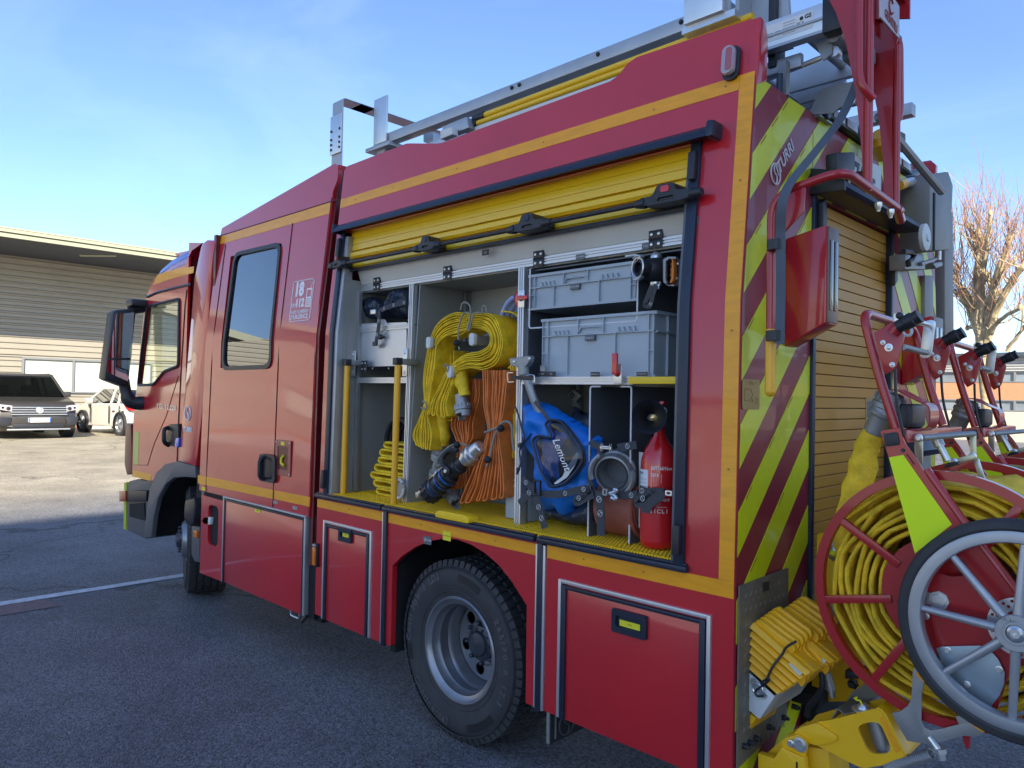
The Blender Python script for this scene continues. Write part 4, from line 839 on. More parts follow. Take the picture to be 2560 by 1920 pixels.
# lower boxes beneath the crew cab
part('box_panel', MB().prism([(-4.045, .30), (-3.70, .305), (-3.70, .838), (-4.045, .842)], 'y', .0, .03, [rrect(-3.93, -3.77, .52, .79, .04)], bev=0), red)
part('box_recess', bx(-3.95, -3.75, .10, .12, .5, .81), dark); part('tap_handle', MB().prism([(-4.042,0.668),(-3.981,0.701),(-3.888,0.704),(-3.9,0.653),(-4.001,0.64)], 'y', .0, .06, bev=.006), lgrey)
hx = [(-3.779,0.856),(-2.601,0.872)]
part('hatch_door', bx(-3.655, -2.655, -.006, .03, .31, .858, bev=.003), red)
part('hatch_trim', MB().box(-3.690, -3.672, -.008, .03, .305, .868, bev=.002).box(-3.688, -2.625, -.012, .03, .862, .874, bev=.003).box(-2.645, -2.625, -.010, .03, .31, .862, bev=.003), alug)
part('hatch_gasket', MB().box(-3.672, -3.657, -.010, .03, .305, .862, bev=.002).box(-3.66, -2.65, -.013, .02, .846, .858, bev=.002).box(-2.657, -2.647, -.011, .03, .31, .85, bev=.002), rail)
part('gap_cover', bx(-4.05, -2.56, .02, .05, .30, .875), dark); part('box_side', MB().box(-2.60, -2.53, .05, .6, .28, 1.0), dark)
sq3 = [(-3.236,0.849),(-3.166,0.824)]; part('sticker', bx(sq3[0][0], sq3[1][0], -.0085, -.0062, sq3[1][1], sq3[0][1]), labely, smooth=False); text('DANGER', .009, tickm, FE, ((sq3[0][0]+sq3[1][0])/2, -.0088, (sq3[0][1]+sq3[1][1])/2), (1, 0, 0), (0, 0, 1), .0002)
lk = MB(); lk.prism([(-2.60, .55), (-2.55, .55), (-2.60, .62)], 'y', .04, .048); part('corner_marker', lk, lime)
hook = MB(); hook.tube(arc_path([(-2.80, .01, .31), (-2.80, .01, .275), (-2.71, .01, .275), (-2.70, .01, .31)], .01), .005, 6); part('door_stay', hook, steel)
part('door_stay', MB().tube([(-2.62, .01, .31), (-2.66, .0, .27)], .012, 8), blk)

# ---------------------------------------------------------------- front cab
FY = .09
co = [(-5.684,0.823),(-5.693,1.332),(-5.632,1.603),(-5.497,2.309),(-5.436,2.386),(-5.293,2.494),(-4.986,2.517),(-4.663,2.543),(-4.547,2.632),(-4.353,2.666)]
cabp = co + [(-4.60, 2.70), (-4.60, 1.02), (-4.66, 1.03)] + [(-4.718,1.02),(-4.932,0.985),(-5.103,0.903),(-5.217,0.825)]
win = [(-5.587,1.607),(-5.422,2.269),(-4.749,2.281),(-4.733,1.759),(-5.022,1.717),(-5.231,1.614)]
part('cab_side', MB().prism(cabp, 'y', FY, FY+.03, [win]), red)
part('cab_far_side', MB().prism([(p[0], p[1]) for p in cabp], 'y', 2.09, 2.12, [win]), red)
fr_ = co[:10]
roofp = [(p[0], p[1]) for p in co[4:]]+[(-4.60, 2.70)]
rf = MB(); V = []
for p in roofp: V += [(p[0]+.02, FY+.03, p[1]-.006), (p[0]+.02, 2.09, p[1]-.006)]
rf.add(V, [(2*i, 2*i+1, 2*i+3, 2*i+2) for i in range(len(roofp)-1)]); part('cab_roof', rf, red)
lowp = co[:3]; rf = MB(); V = []
for p in lowp: V += [(p[0]+.02, FY+.03, p[1]), (p[0]+.02, 2.09, p[1])]
rf.add(V, [(2*i, 2*i+1, 2*i+3, 2*i+2) for i in range(len(lowp)-1)]); part('cab_nose', rf, red)
ws = MB(); ws.add([(co[2][0]+.01, FY+.03, co[2][1]), (co[2][0]+.01, 2.09, co[2][1]), (co[4][0]+.01, 2.09, co[4][1]), (co[4][0]+.01, FY+.03, co[4][1])], [(0, 1, 2, 3)]); part('windscreen', ws, gl_clear, smooth=False)
part('cab_back', bx(-4.62, -4.60, FY+.02, 2.1, 1.0, 2.69), dred); part('cab_floor', bx(-5.6, -4.6, FY+.03, 2.09, 1.0, 1.08), dark)
part('side_pane', MB().prism([(a, b) for a, b in win], 'y', FY+.012, FY+.016), gl_clear, smooth=False); part('side_pane', MB().prism([(a, b) for a, b in win], 'y', 2.10, 2.104), gl_clear, smooth=False)
wr_ = MB(); wr_.tube([(a, FY-.003, b) for a, b in rpoly(win, .03)], .013, 6, closed=True); part('window_rubber', wr_, blk)
sw = MB(); sw.tube([(-5.20+.10*cos(t)*.3, .55+.20*cos(t), 1.52+.20*sin(t)) for t in [2*pi*k/20 for k in range(20)]], .014, 6, closed=True); part('steering_wheel', sw, blk)
for yy in (.45, 1.45): part('seat', MB().box(-4.82, -4.64, yy-.22, yy+.22, 1.2, 1.85, bev=.06).box(-4.80, -4.68, yy-.12, yy+.12, 1.88, 2.06, bev=.05), blk)
part('yellow_jacket', bx(-4.80, -4.66, .20, .46, 1.55, 2.0, bev=.05), mat('jacket yellow', (.75, .6, .02), .6))
# stripe, rain channel, door seams, badge
def cs_strip(name, pts, m, off=-.0016, th=.0015): return part(name, MB().prism(pts, 'y', FY+off, FY+off+th), m, smooth=False)
cs_strip('reflective_stripe', [(-5.231,2.514),(-5.036,2.526),(-4.495,2.507),(-4.501,2.459),(-4.982,2.454),(-5.31,2.44)], stripe); cs_strip('reflective_stripe', [(-5.671,0.876),(-5.221,0.878),(-5.27,0.82),(-5.666,0.822)], stripe)
part('rain_channel', MB().tube([(a, FY-.004, b) for a, b in [(-5.434,2.351),(-5.231,2.369),(-4.783,2.375),(-4.531,2.374)]], .010, 6), rail)
part('door_seam', MB().tube([(a, FY-.001, b) for a, b in [(-4.614,2.341),(-4.643,2.217),(-4.685,1.736),(-4.708,1.364),(-4.718,1.02)]], .005, 6), dark)
part('door_seam', MB().tube([(a, FY-.001, b) for a, b in [(-4.738,1.681),(-4.958,1.366),(-5.197,1.132),(-5.332,0.944),(-5.622,0.925)]], .003, 5), dred)
cq = (-4.962,1.433); text('TGL 12.220', .055, steel, FE, (cq[0], FY-.0015, cq[1]), (1, 0, -.02), (0, 0, 1), .002, .001, squash=1.5)
cq = (-5.604,1.067); part('advert_sticker', MB().prism(rrect(cq[0]-.045, cq[0]+.055, cq[1]-.14, cq[1]+.14, .01), 'y', FY-.0014, FY-.0004), mat('pale lime sticker', (.55, .62, .16), .45), smooth=False)
hq = (-4.762,1.217); hb_ = part('door_handle_cup', MB().prism([(-4.905,1.187),(-4.825,1.304),(-4.646,1.315),(-4.635,1.137),(-4.814,1.136)], 'y', .06, FY, bev=.01), blk); part('key_cap', MB().prism([(-4.65,1.201),(-4.577,1.214),(-4.582,1.141),(-4.646,1.137)], 'y', .04, .06, bev=.004), bluel, hb_)
part('door_handle', MB().tube(arc_path([(hq[0]-.10, .07, hq[1]+.06), (hq[0]-.05, .02, hq[1]+.05), (hq[0]-.05, .02, hq[1]-.05), (hq[0]-.08, .07, hq[1]-.08)], .03), .016, 8), blk, hb_)
# tall fairing behind the door with the maker emblem
ff = MB(); fo = [(-4.403,2.412),(-4.29,2.649),(-4.191,2.666),(-4.045,2.638),(-4.089,2.511),(-4.124,2.212),(-4.174,1.555),(-4.262,1.099),(-4.287,1.013),(-4.596,1.03),(-4.583,1.186),(-4.505,1.733),(-4.427,2.235)]
ff.prism(fo, 'y', .05, .42, bev=.03); part('side_fairing', ff, red)
cq = (-4.437,1.4); sm_ = MB(); swirl_mb(sm_, (cq[0], .048, cq[1]), .052, (1, 0, 0), (0, 0, 1), .16); part('emblem', sm_, white); text('ITURRI', .050, white, FE, (cq[0], .048, cq[1]-.12), (1, 0, 0), (0, 0, 1), .0006, .002, squash=1.0)
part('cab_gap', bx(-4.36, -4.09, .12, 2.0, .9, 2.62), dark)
# blue beacon wedge
bc = [(-5.277,2.495),(-5.15,2.553),(-4.918,2.607),(-4.706,2.63),(-4.556,2.635),(-4.664,2.546),(-4.986,2.52)]
bl = part('beacon', MB().prism(bc, 'y', .092, 2.09, bev=.01), bluel)
part('beacon_base', MB().prism([(-5.029,2.676),(-4.672,2.665),(-4.495,2.689),(-4.428,2.662),(-4.556,2.604),(-4.78,2.559)], 'y', .14, 2.04, bev=.01), red)
# mirror
mq = [(-0.222,1.651),(-0.168,2.206),(-0.141,2.222),(-0.001,2.25),(0.011,2.207),(-0.03,1.609),(-0.06,1.59)]
MR = part('mirror_housing', MB().prism(mq, 'x', -5.62, -5.45, bev=.025), blk)
part('mirror_glass', MB().prism([(-0.195,1.823),(-0.146,2.188),(-0.009,2.213),(-0.02,1.832)], 'x', -5.449, -5.446), gl_mirror, MR, smooth=False)
part('mirror_glass', MB().prism([(-0.198,1.805),(-0.023,1.814),(-0.043,1.637),(-0.196,1.705)], 'x', -5.449, -5.446), gl_mirror, MR, smooth=False)
m1 = [(0.006,2.228),(0.082,2.245),(0.033,1.602),(-0.015,1.541)]
part('mirror_arm', MB().tube([(-5.52, m1[0][0]-.04, m1[0][1]+.0), (-5.50, m1[1][0]-.01, m1[1][1]+.01), (-5.50, m1[1][0]+.05, m1[1][1]+.06)], .035, 8), blk, MR)
part('mirror_arm', MB().box(-5.58, -5.42, m1[1][0]-.12, m1[1][0]+.09, m1[1][1]+.02, m1[1][1]+.08, bev=.02), blk, MR)
m2 = [(-0.049,1.651),(-0.027,1.54),(0.007,1.464),(0.064,1.456)]; part('mirror_arm', MB().tube(smooth_path([(-5.53, *m2[0]), (-5.53, *m2[1]), (-5.52, *m2[2]), (-5.50, m2[3][0]+.04, m2[3][1]), (-5.48, m2[3][0]+.14, m2[3][1]+.01)], 3), [.045]*4+[.055]*4+[.06]*5, 12), blk, MR)
# front bumper corner, step well, fender
gg = MB(); gg.prism([(-5.847,0.764),(-5.643,0.798),(-5.391,0.807),(-5.324,0.843),(-5.256,0.789),(-5.358,0.338),(-5.438,0.316),(-5.856,0.329),(-5.89,0.686)], 'y', .12, .45, bev=.01); part('step_well', gg, fend)
part('step_opening', MB().prism([(-5.787,0.57),(-5.446,0.619),(-5.408,0.473),(-5.779,0.462)], 'y', .108, .125), dark); part('bumper_lamp', MB().prism([(-5.962,0.666),(-5.606,0.71),(-5.317,0.736),(-5.322,0.646),(-5.955,0.575)], 'y', .08, .2, bev=.01), blk)
part('lens', MB().prism([(-5.931,0.67),(-5.78,0.689),(-5.773,0.596),(-5.924,0.579)], 'y', .068, .085, bev=.004), mat('dim orange lens', (.40, .06, .015), .25, coat=.6)); part('bumper_edge', MB().prism([(-5.967,0.737),(-5.907,0.747),(-5.899,0.326),(-5.954,0.331)], 'y', .12, .5), mat('lime bumper edge', (.45, .55, .06), .5))
part('nose_lamp', MB().prism([(-5.917,1.271),(-5.783,1.266),(-5.715,0.84),(-5.851,0.818),(-5.919,0.908)], 'y', .10, .30, bev=.01), dred)
fo = [(-5.271,0.367),(-5.233,0.579),(-5.177,0.761),(-5.048,0.909),(-4.879,0.984),(-4.644,1.026),(-4.311,1.019),(-4.293,0.93),(-4.545,0.916),(-4.751,0.879),(-4.868,0.821)]
fi = [(-4.285,0.93),(-4.501,0.923),(-4.729,0.899),(-4.893,0.828),(-5.034,0.699),(-5.099,0.537),(-5.13,0.387)]
part('fender', MB().prism([(-5.297,0.353),(-5.249,0.577),(-5.193,0.76),(-5.063,0.908),(-4.879,0.99),(-4.644,1.03),(-4.311,1.019),(-4.293,0.935),(-4.479,0.925),(-4.705,0.898),(-4.859,0.835),(-5.009,0.711),(-5.09,0.557),(-5.13,0.381)], 'y', .06, .10, bev=.008), fend)
lin = [(-5.212,0.366),(-5.172,0.544),(-5.09,0.7),(-4.938,0.825),(-4.782,0.889),(-4.553,0.917),(-4.365,0.926)]
lm = MB(); V = []
for a, b in lin: V += [(a, .08, b), (a, .75, b)]
lm.add(V, [(2*i, 2*i+1, 2*i+3, 2*i+2) for i in range(len(lin)-1)]); part('fender_liner', lm, dark)
part('fender_back', bx(-4.42, -4.10, .12, .5, .42, 1.0), dark)
part('chassis', MB().box(-5.6, -.3, .75, .95, .55, .85).box(-5.6, -.3, 1.35, 1.55, .55, .85).box(-4.9, -.05, .55, 1.9, .85, .95).box(-5.3, -4.2, .7, 1.6, .45, .9).box(-2.6, -1.9, .5, 1.0, .38, .8).box(-.8, -.1, .5, 1.7, .45, .8), dark)
part('underrun_wall', MB().box(-3.95, -2.65, .06, .6, .32, .86), dark); part('axle', MB().tube([(-1.406, .3, .408), (-1.406, 1.9, .408)], .09, 12).tube([(-4.73, .4, .40), (-4.73, 1.8, .40)], .06, 10).lathe((-1.406, .9, .408), (-1.406, 1.3, .408), [(0, .1), (.1, .2), (.3, .2), (.4, .1)], 16), dark)
part('air_tank', MB().box(-4.22, -4.06, .06, .35, .62, .98, bev=.04), fend); part('air_tank', MB().prism([(-4.388,0.765),(-4.219,0.801),(-4.203,0.743),(-4.228,0.61),(-4.364,0.592),(-4.403,0.666)], 'y', .02, .2, bev=.02), blk)
part('side_guard', MB().prism([(-4.332,0.583),(-4.19,0.594),(-4.174,0.337),(-4.266,0.334),(-4.324,0.374)], 'y', .05, .2, bev=.015), fend); b_ = part('side_marker', MB().prism([(-4.257,0.561),(-4.198,0.565),(-4.195,0.514),(-4.254,0.513)], 'y', .035, .055, bev=.005), amber)

# ---------------------------------------------------------------- wheels
def wheel(cx, cy, cz, steer=0.0, lip=.235, R=.408, convex=False, letters=True, w_=.265):
    """tyre, rim; outer face toward -y, built at the origin axis then placed"""
    T = Matrix.Translation((cx, cy, cz)) @ Matrix.Rotation(steer, 4, 'Z')
    prof = [(.004, lip), (.0, .255), (-.012, .285), (-.020, .32), (-.018, .352), (-.006, .378), (.006, .390), (.016, R-.010), (w_-.016, R-.010), (w_-.006, .39), (w_+.01, .35), (w_+.012, .30), (w_, .26), (w_-.01, lip)]
    t = MB(); t.lathe((0, 0, 0), (0, 1, 0), prof, 96)
    # raised ring ridges
    for r_ in (.262, .372): t.lathe((0, 0, 0), (0, 1, 0), [(-.0185 if r_ > .3 else -.004, r_), (-.0215 if r_ > .3 else -.007, r_+.003), (-.014 if r_ > .3 else -.003, r_+.008)], 96, cap=False)
    nb = 62
    for k in range(nb):
        a = 2*pi*k/nb
        for (ya, yb, ph) in ((-.004, .052, 0), (.060, .102, .5), (.110, .152, 0), (.160, .202, .5), (.210, .268, 0)):
            if ya > w_+.02: continue
            aa = a+ph*2*pi/nb; h = 2*pi/nb*.36; V = []
            for (r_, y_, da) in ((R-.014, ya, -h), (R-.014, yb, -h+.012), (R-.014, yb, h+.012), (R-.014, ya, h), (R, ya+.004, -h), (R, yb-.003, -h+.012), (R, yb-.003, h+.012), (R, ya+.004, h)): V.append((r_*cos(aa+da), y_, r_*sin(aa+da)))
            if ya < 0: V[0] = ((R-.028)*cos(aa-h), -.009, (R-.028)*sin(aa-h)); V[3] = ((R-.028)*cos(aa+h), -.009, (R-.028)*sin(aa+h))
            t.add(V, [(4, 5, 6, 7), (0, 1, 5, 4), (1, 2, 6, 5), (2, 3, 7, 6), (3, 0, 4, 7)])
    bmesh.ops.transform(t.b, matrix=T, verts=t.b.verts)
    W = part('wheel', t, rub, ang=30)
    r = MB()
    if not convex:
        r.lathe((0, 0, 0), (0, 1, 0), [(.012, lip+.004), (.000, lip+.006), (-.005, lip+.001), (-.004, lip-.006), (.006, lip-.013), (.014, lip-.030), (.045, lip-.035), (.055, lip-.042), (.075, lip-.043), (.095, lip-.034), (.110, lip-.034), (.125, lip-.045), (.175, lip-.052), (.185, lip-.060)], 72)
        hr = lip-.060
        hol = [circ(.136*cos(2*pi*k/6+.30), .136*sin(2*pi*k/6+.30), .029, 18) for k in range(6)]
        r.prism(circ(0, 0, hr+.002, 64), 'y', .168, .176, hol)
        r.lathe((0, 0, 0), (0, 1, 0), [(.170, .112), (.160, .104), (.150, .098), (.150, .03)], 40)
    else:
        r.lathe((0, 0, 0), (0, 1, 0), [(.012, lip+.004), (.0, lip+.006), (-.005, lip), (.0, lip-.012), (.02, lip-.02), (.03, lip-.04), (.02, .16), (-.03, .145), (-.045, .13), (-.05, .10), (-.05, 0)], 56)
    bmesh.ops.transform(r.b, matrix=T, verts=r.b.verts); part('rim', r, rimm, W, ang=30)
    h = MB(); y0 = .150 if not convex else -.05
    h.lathe((0, 0, 0), (0, 1, 0), [(y0, .082), (y0-.014, .080), (y0-.020, .06), (y0-.034, .052), (y0-.040, .02), (y0-.042, .0)], 32)
    for k in range(8):
        a = 2*pi*k/8+.1; c, s_ = .092*cos(a), .092*sin(a); h.lathe((c, y0+.002, s_), (c, y0-.03, s_), [(0, .013), (.004, .013), (.005, .010), (.022, .010), (.026, .006)], 6)
    for k in range(10):
        a = 2*pi*k/10; c, s_ = .066*cos(a), .066*sin(a); h.lathe((c, y0-.012, s_), (c, y0-.03, s_), [(0, .006), (.012, .006), (.014, .004)], 6)
    bmesh.ops.transform(h.b, matrix=T, verts=h.b.verts); part('hub', h, hubm, W)
    if letters:
        def ringtext(s_, a0, size, r_, stepf=.68, m=tyt, flip=False):
            a = a0
            for ch in s_:
                wch = size*stepf*(1.0 if ch not in "iltI.r/" else .62)*(1.25 if ch in 'Cmw' else 1)
                if ch != ' ':
                    am = a-(wch/2)/r_ if not flip else a+(wch/2)/r_
                    nrm = Vector((cos(am), 0, sin(am))); right = Vector((sin(am), 0, -cos(am))); up__ = nrm
                    if flip: right = -right; up__ = -nrm
                    text(ch, size, m, W, Vector((cx, cy-.0200, cz))+nrm*r_, right, up__, .0022, .0022)
                a += -(wch/r_) if not flip else wch/r_
        ringtext('Conti Hybrid LD3', radians(186), .046, .337, .66)
        ringtext('265/70 R 17.5', radians(38), .040, .330, .80)
        a = radians(214)
        ringtext('Continental', a, .050, .334, .60, flip=True)
        for (a0, a1) in ((62, 88), (286, 318), (188, 200)):
            bd = MB(); V = []; n_ = 12
            for k in range(n_+1):
                aa = radians(a0+(a1-a0)*k/n_)
                for r_ in (.318, .352): V.append((cx+r_*cos(aa), cy-.0206, cz+r_*sin(aa)))
            bd.add(V, [(2*i, 2*i+1, 2*i+3, 2*i+2) for i in range(n_)]); part('sidewall_band', bd, tyd, W, smooth=False)
    return W
wheel(-1.406, .075, .408)
part('inner_wheel', MB().lathe((-1.406, .36, .408), (-1.406, .62, .408), [(0, .2), (0, .36), (.03, .405), (.23, .405), (.26, .36), (.26, .2)], 48), rub)
wheel(-4.745, .20, .408, steer=radians(-20), convex=True, letters=False, w_=.235)
for (cx, yy) in ((-1.406, 1.9), (-4.73, 1.9)): part('far_wheel', MB().lathe((cx, yy-.25, .408), (cx, yy, .408), [(0, .2), (0, .36), (.03, .408), (.22, .408), (.25, .36), (.25, .2)], 40), rub)
# mudflap with emblem behind the rear wheel
mf = part('mudflap', MB().prism([(.016, .205), (.45, .205), (.45, .62), (.016, .62)], 'x', -.80, -.79), blk)
sm_ = MB(); swirl_mb(sm_, (-.788, .115, .262), .045, (0, 1, 0), (0, 0, 1), .22); part('emblem', sm_, mat('dim grey print', (.055, .058, .062), .6), mf)
part('mudflap_edge', MB().box(-.802, -.788, .010, .016, .21, .62).box(-.795, -.787, .045, .052, .22, .6), dalu, mf)

# ---------------------------------------------------------------- rear wall
def clip(poly, f):
    o = []
    for i in range(len(poly)):
        a, b = poly[i], poly[(i+1) % len(poly)]; fa, fb = f(a), f(b)
        if fa >= 0: o.append(a)
        if fa*fb < 0: t = fa/(fa-fb); o.append((a[0]+(b[0]-a[0])*t, a[1]+(b[1]-a[1])*t))
    return o
RT = 2.655
colL = [(.004, .34), (.548, .34), (.548, RT), (.095, RT), (yl(2.2)+.004, 2.2), (yl(1.9)+.004, 1.9), (.004, 1.0)]
part('rear_wall', MB().prism(colL, 'x', -.03, -.001), maroon); part('rear_wall', MB().prism([(.548, 2.345), (1.430, 2.345), (1.430, RT), (.548, RT)], 'x', -.03, -.001), maroon)
colR = [(1.430, .34), (2.14, .34), (2.14, 1.9), (2.06, RT), (1.430, RT)]
part('rear_wall', MB().prism(colR, 'x', -.03, -.001), maroon)
part('rear_cheek', MB().prism([(yl(2.62)+.002, 2.62), (.165, 2.655), (.170, 2.80), (.150, 2.85), (.112, 2.855), (yl(2.7), 2.7)], 'x', -.04, .003, bev=.004), red)
part('roof_deck', bx(-2.5, -.03, .12, 2.08, 2.62, 2.65), dpanel); part('rear_cheek', bx(-.30, -.01, .165, .18, 2.64, 2.83), alug)
whole = [(.055, .345), (2.13, .345), (2.13, 1.9), (2.06, RT-.004), (.10, RT-.004), (.065, 2.2), (.024, 1.9), (.010, 1.0), (.006, .345)]
def chevrons(reg, sgn, c0, n, w_=.139):
    for k in range(n):
        lo, hi = c0-2*k*w_, c0-2*k*w_+w_
        pg = clip(clip(reg, lambda p: (p[1]-sgn*p[0])-lo), lambda p: hi-(p[1]-sgn*p[0]))
        if len(pg) > 2: part('chevron_stripe', MB().prism(pg, 'x', -.0012, .0008), lime, smooth=False)
        # fine printed line along the band edge
inL = clip(colL, lambda p: p[0]-.008)
chevrons([(.012, .36), (.545, .36), (.545, RT-.003), (.100, RT-.003), (yl(2.2)+.008, 2.2), (yl(1.9)+.008, 1.9), (.008, 1.0)], 1, 2.451, 11)
chevrons([(.552, 2.35), (.992, 2.35), (.992, RT-.003), (.552, RT-.003)], 1, 2.451+.139*0, 7)
chevrons([(.996, 2.35), (1.427, 2.35), (1.427, RT-.003), (.996, RT-.003)], -1, 4.43, 8)
chevrons([(1.434, .36), (2.136, .36), (2.136, 1.9), (2.058, RT-.003), (1.434, RT-.003)], -1, 4.43, 18)
pm_ = mat('red reflective code print', (.30, .03, .02), .5)
mbp = MB()
for (c_, lst) in ((2.31, [(.13, .17), (.21, .26), (.29, .33)]), (2.033, [(.10, .14), (.22, .26), (.33, .37), (.44, .48)]), (1.755, [(.06, .10), (.2, .24), (.33, .37), (.44, .49)]), (1.477, [(.10, .14), (.24, .28), (.38, .42)]), (1.199, [(.06, .10), (.22, .26), (.36, .40)]), (.921, [(.1, .14), (.3, .34)])):
    for (a, b) in lst:
        for i in range(6): u = a+(b-a)*i/6; u2_ = u+(b-a)/9; mbp.add([(.0012, u, c_+u-.012), (.0012, u2_, c_+u2_-.012), (.0012, u2_, c_+u2_-.004), (.0012, u, c_+u-.004)], [(0, 1, 2, 3)])
part('print_mark', mbp, pm_, smooth=False, kind='stuff')
# maker's mark on the rear wall
q = [(0.239,2.355),(0.332,2.448)]
sm_ = MB(); swirl_mb(sm_, (.0016, q[0][0], q[0][1]), .036, (0, 1, 0), (0, 0, 1), .16); part('emblem', sm_, mat('silver print', (.60, .56, .58), .4))
text('ITURRI', .060, MATS['silver print'], FE, (.0016, q[1][0]-.02, q[1][1]-.02), (0, .70, .72), (0, -.7, .7), .0005, .0008, shear=.12, squash=1.0)
# roller door at the rear
RD = part('rear_shutter', bx(-.05, -.04, .57, 1.41, .80, 2.36), dpanel, smooth=False)
k = 0; z0 = .80
while z0 < 2.34:
    sb = MB(); sb.prism([(-.040, z0+.0015), (-.0165, z0+.0015), (-.015, z0+.003), (-.015, z0+.041), (-.0165, z0+.0425), (-.040, z0+.0425)], 'y', .575, 1.402); part('slat', sb, gold, RD, ang=20); z0 += .044
for (a, b) in ((.548, .575), (1.402, 1.430)): part('shutter_guide', bx(-.03, .012, a, b, .60, 2.365, bev=.004), rail)
for (yy, z_) in ((.588, 2.20), (1.392, 2.10)): part('shutter_stop', MB().prism([(yy-.02, z_), (yy+.02, z_+.03), (yy+.01, z_+.14), (yy-.02, z_+.12)], 'x', .010, .035, bev=.004), blk)
dr = MB(); dr.prism([(-.01, 2.355), (.10, 2.350), (.118, 2.362), (.112, 2.385), (.06, 2.415), (-.01, 2.430)], 'y', .545, 1.47, bev=.004); part('rear_drip_rail', dr, rail)
part('drip_end', MB().prism([(-.005, 2.345), (.125, 2.34), (.125, 2.375), (.07, 2.425), (-.005, 2.445)], 'y', .530, .545, bev=.003), blk)
stk = MB().prism(rrect(1.165, 1.30, 1.395, 1.60, .01), 'x', -.0145, -.0135); part('warning_sticker', stk, mat('faded warning sticker', (.42, .26, .10), .5), RD, smooth=False)
text('ATTENTION', .026, pm_, RD, (-.0130, 1.232, 1.475), (0, 1, 0), (0, 0, 1), .0003, .0006); text('MOTEUR', .026, pm_, RD, (-.0130, 1.232, 1.43), (0, 1, 0), (0, 0, 1), .0003, .0006)
part('warning_pictogram', MB().prism(rrect(1.18, 1.285, 1.51, 1.58, .004), 'x', -.0135, -.0128), dpanel, RD, smooth=False)
# metal notice plate on the chevrons
q = [(0.023,1.642),(0.141,1.642),(0.137,1.544),(0.018,1.547)]
ya_, yb_, za_, zb_ = q[0][0], q[1][0], q[2][1], q[0][1]
npl = part('notice_plate', MB().prism(rrect(ya_, yb_, za_, zb_, .008), 'x', .0008, .003), mat('brass notice', (.36, .25, .08), .4, metal=.3)); nm = MB()
pt_ = lambda u, v: (.0032, ya_+(yb_-ya_)*u, za_+(zb_-za_)*v)
nm.tube([pt_(.1, .68), pt_(.45, .68), pt_(.6, .45)], .0012, 4); nm.tube([pt_(.1, .68), pt_(.1, .3), pt_(.3, .3)], .0012, 4); nm.tube([pt_(.4, .25), pt_(.5, .42), pt_(.6, .25), pt_(.4, .25)], .0012, 4); nm.tube([pt_(.75, .15), pt_(.75, .4), pt_(.85, .4), pt_(.85, .15)], .0012, 4); part('pictogram', nm, tickm, npl)
text('< 10m >', .022, tickm, npl, pt_(.5, .88), (0, 1, 0), (0, 0, 1), .0002)
# rear signal boxes
def lightbox(y0, y1, z0, z1, dpt, tops=.055):
    b_ = MB(); b_.prism([(0.002, z0), (dpt, z0+.075), (dpt, z1), (.002, z1-.045+tops*.3)], 'y', y0, y1, bev=.006); h = part('signal_box', b_, red)
    part('lamp_face', bx(dpt-.002, dpt+.006, y0+.006, y1-.006, z0+.078, z1-.004, bev=.003), mat('bronze lamp face', (.20, .15, .13), .4, metal=.4), h)
    w_ = (y1-y0)/3.4
    for k in range(2):
        ya = y0+w_*(.45+1.3*k); part('lens', bx(dpt+.002, dpt+.010, ya, ya+w_*.9, z0+.12, z1-.05, bev=.003), mat('dark lamp lens', (.05, .035, .035), .12, coat=1), h)
    return h
lightbox(.325, .425, 1.765, 2.175, .145)
q = [(1.261,2.054),(1.392,2.069)]
lightbox(1.58, 1.74, 1.66, 1.98, .13)
# big bent handrail with its gusset, and the lashing strap through its rings
hr_ = arc_path([(.085, .045, 1.66), (.080, .050, 2.225), (.30, .060, 2.268), (.285, .62, 2.255)], .075, 7)
part('handrail', MB().tube(hr_, .0145, 12), red2); part('handrail_grip', MB().tube([(.085, .045, 1.60), (.0851, .045, 1.80)], .0165, 12), ytube)
part('handrail_end', MB().lathe((.085, .045, 1.605), (.085, .045, 1.585), [(0, .0165), (.01, .015), (.016, .010), (.019, 0)], 14), ytube)
part('gusset', MB().prism([(.085, 2.21), (.19, 2.235), (.185, 2.16), (.10, 2.08), (.083, 2.08)], 'y', .046, .052, bev=.001), red2)
for z_ in (2.060, 1.775):
    part('strap_ring', MB().lathe((.108, .026, z_-.014), (.108, .026, z_+.018), [(0, .024), (0, .028), (.032, .028), (.032, .024)], 22).box(.085, .125, .030, .05, z_-.009, z_+.009, bev=.003), blk); screws([], 0)
    part('bolt', MB().lathe((.118, .04, z_), (.135, .04, z_), [(0, .008), (.008, .008), (.012, .005)], 10), steel)
# rear ladder gantry
ua, ub = (.295, .275), (.262, .640)     # (x,y) of the two uprights
def upr(x_, y_, zb, zt, r): return MB().tube([(x_, y_, zb), (x_, y_, zt)], r, 12)
part('gantry_upright', upr(.292, .278, 2.25, 3.25, .0145), red2); part('gantry_upright', upr(.262, .645, 2.26, 2.86, .013), red2)
part('gantry_plate', MB().prism([(.30, 3.25), (.10, 3.25)]+[(0.164,2.917),(0.188,2.863),(0.222,2.749),(0.254,2.575),(0.271,2.417),(0.28,2.296),(0.287,2.262),(0.297,2.263),(0.298,2.345)], 'y', .274, .282), red2)
part('gantry_plate', MB().prism([(0.177,3.075),(0.247,3.049),(0.267,2.881),(0.254,2.831),(0.251,2.587),(0.258,2.274),(0.248,2.263),(0.226,2.299),(0.22,2.472),(0.205,2.608),(0.186,2.712),(0.18,2.754)], 'y', .632, .642).prism([(0.177,3.075),(0.196,3.068),(0.198,2.908),(0.179,2.934)], 'y', .60, .632), red2)
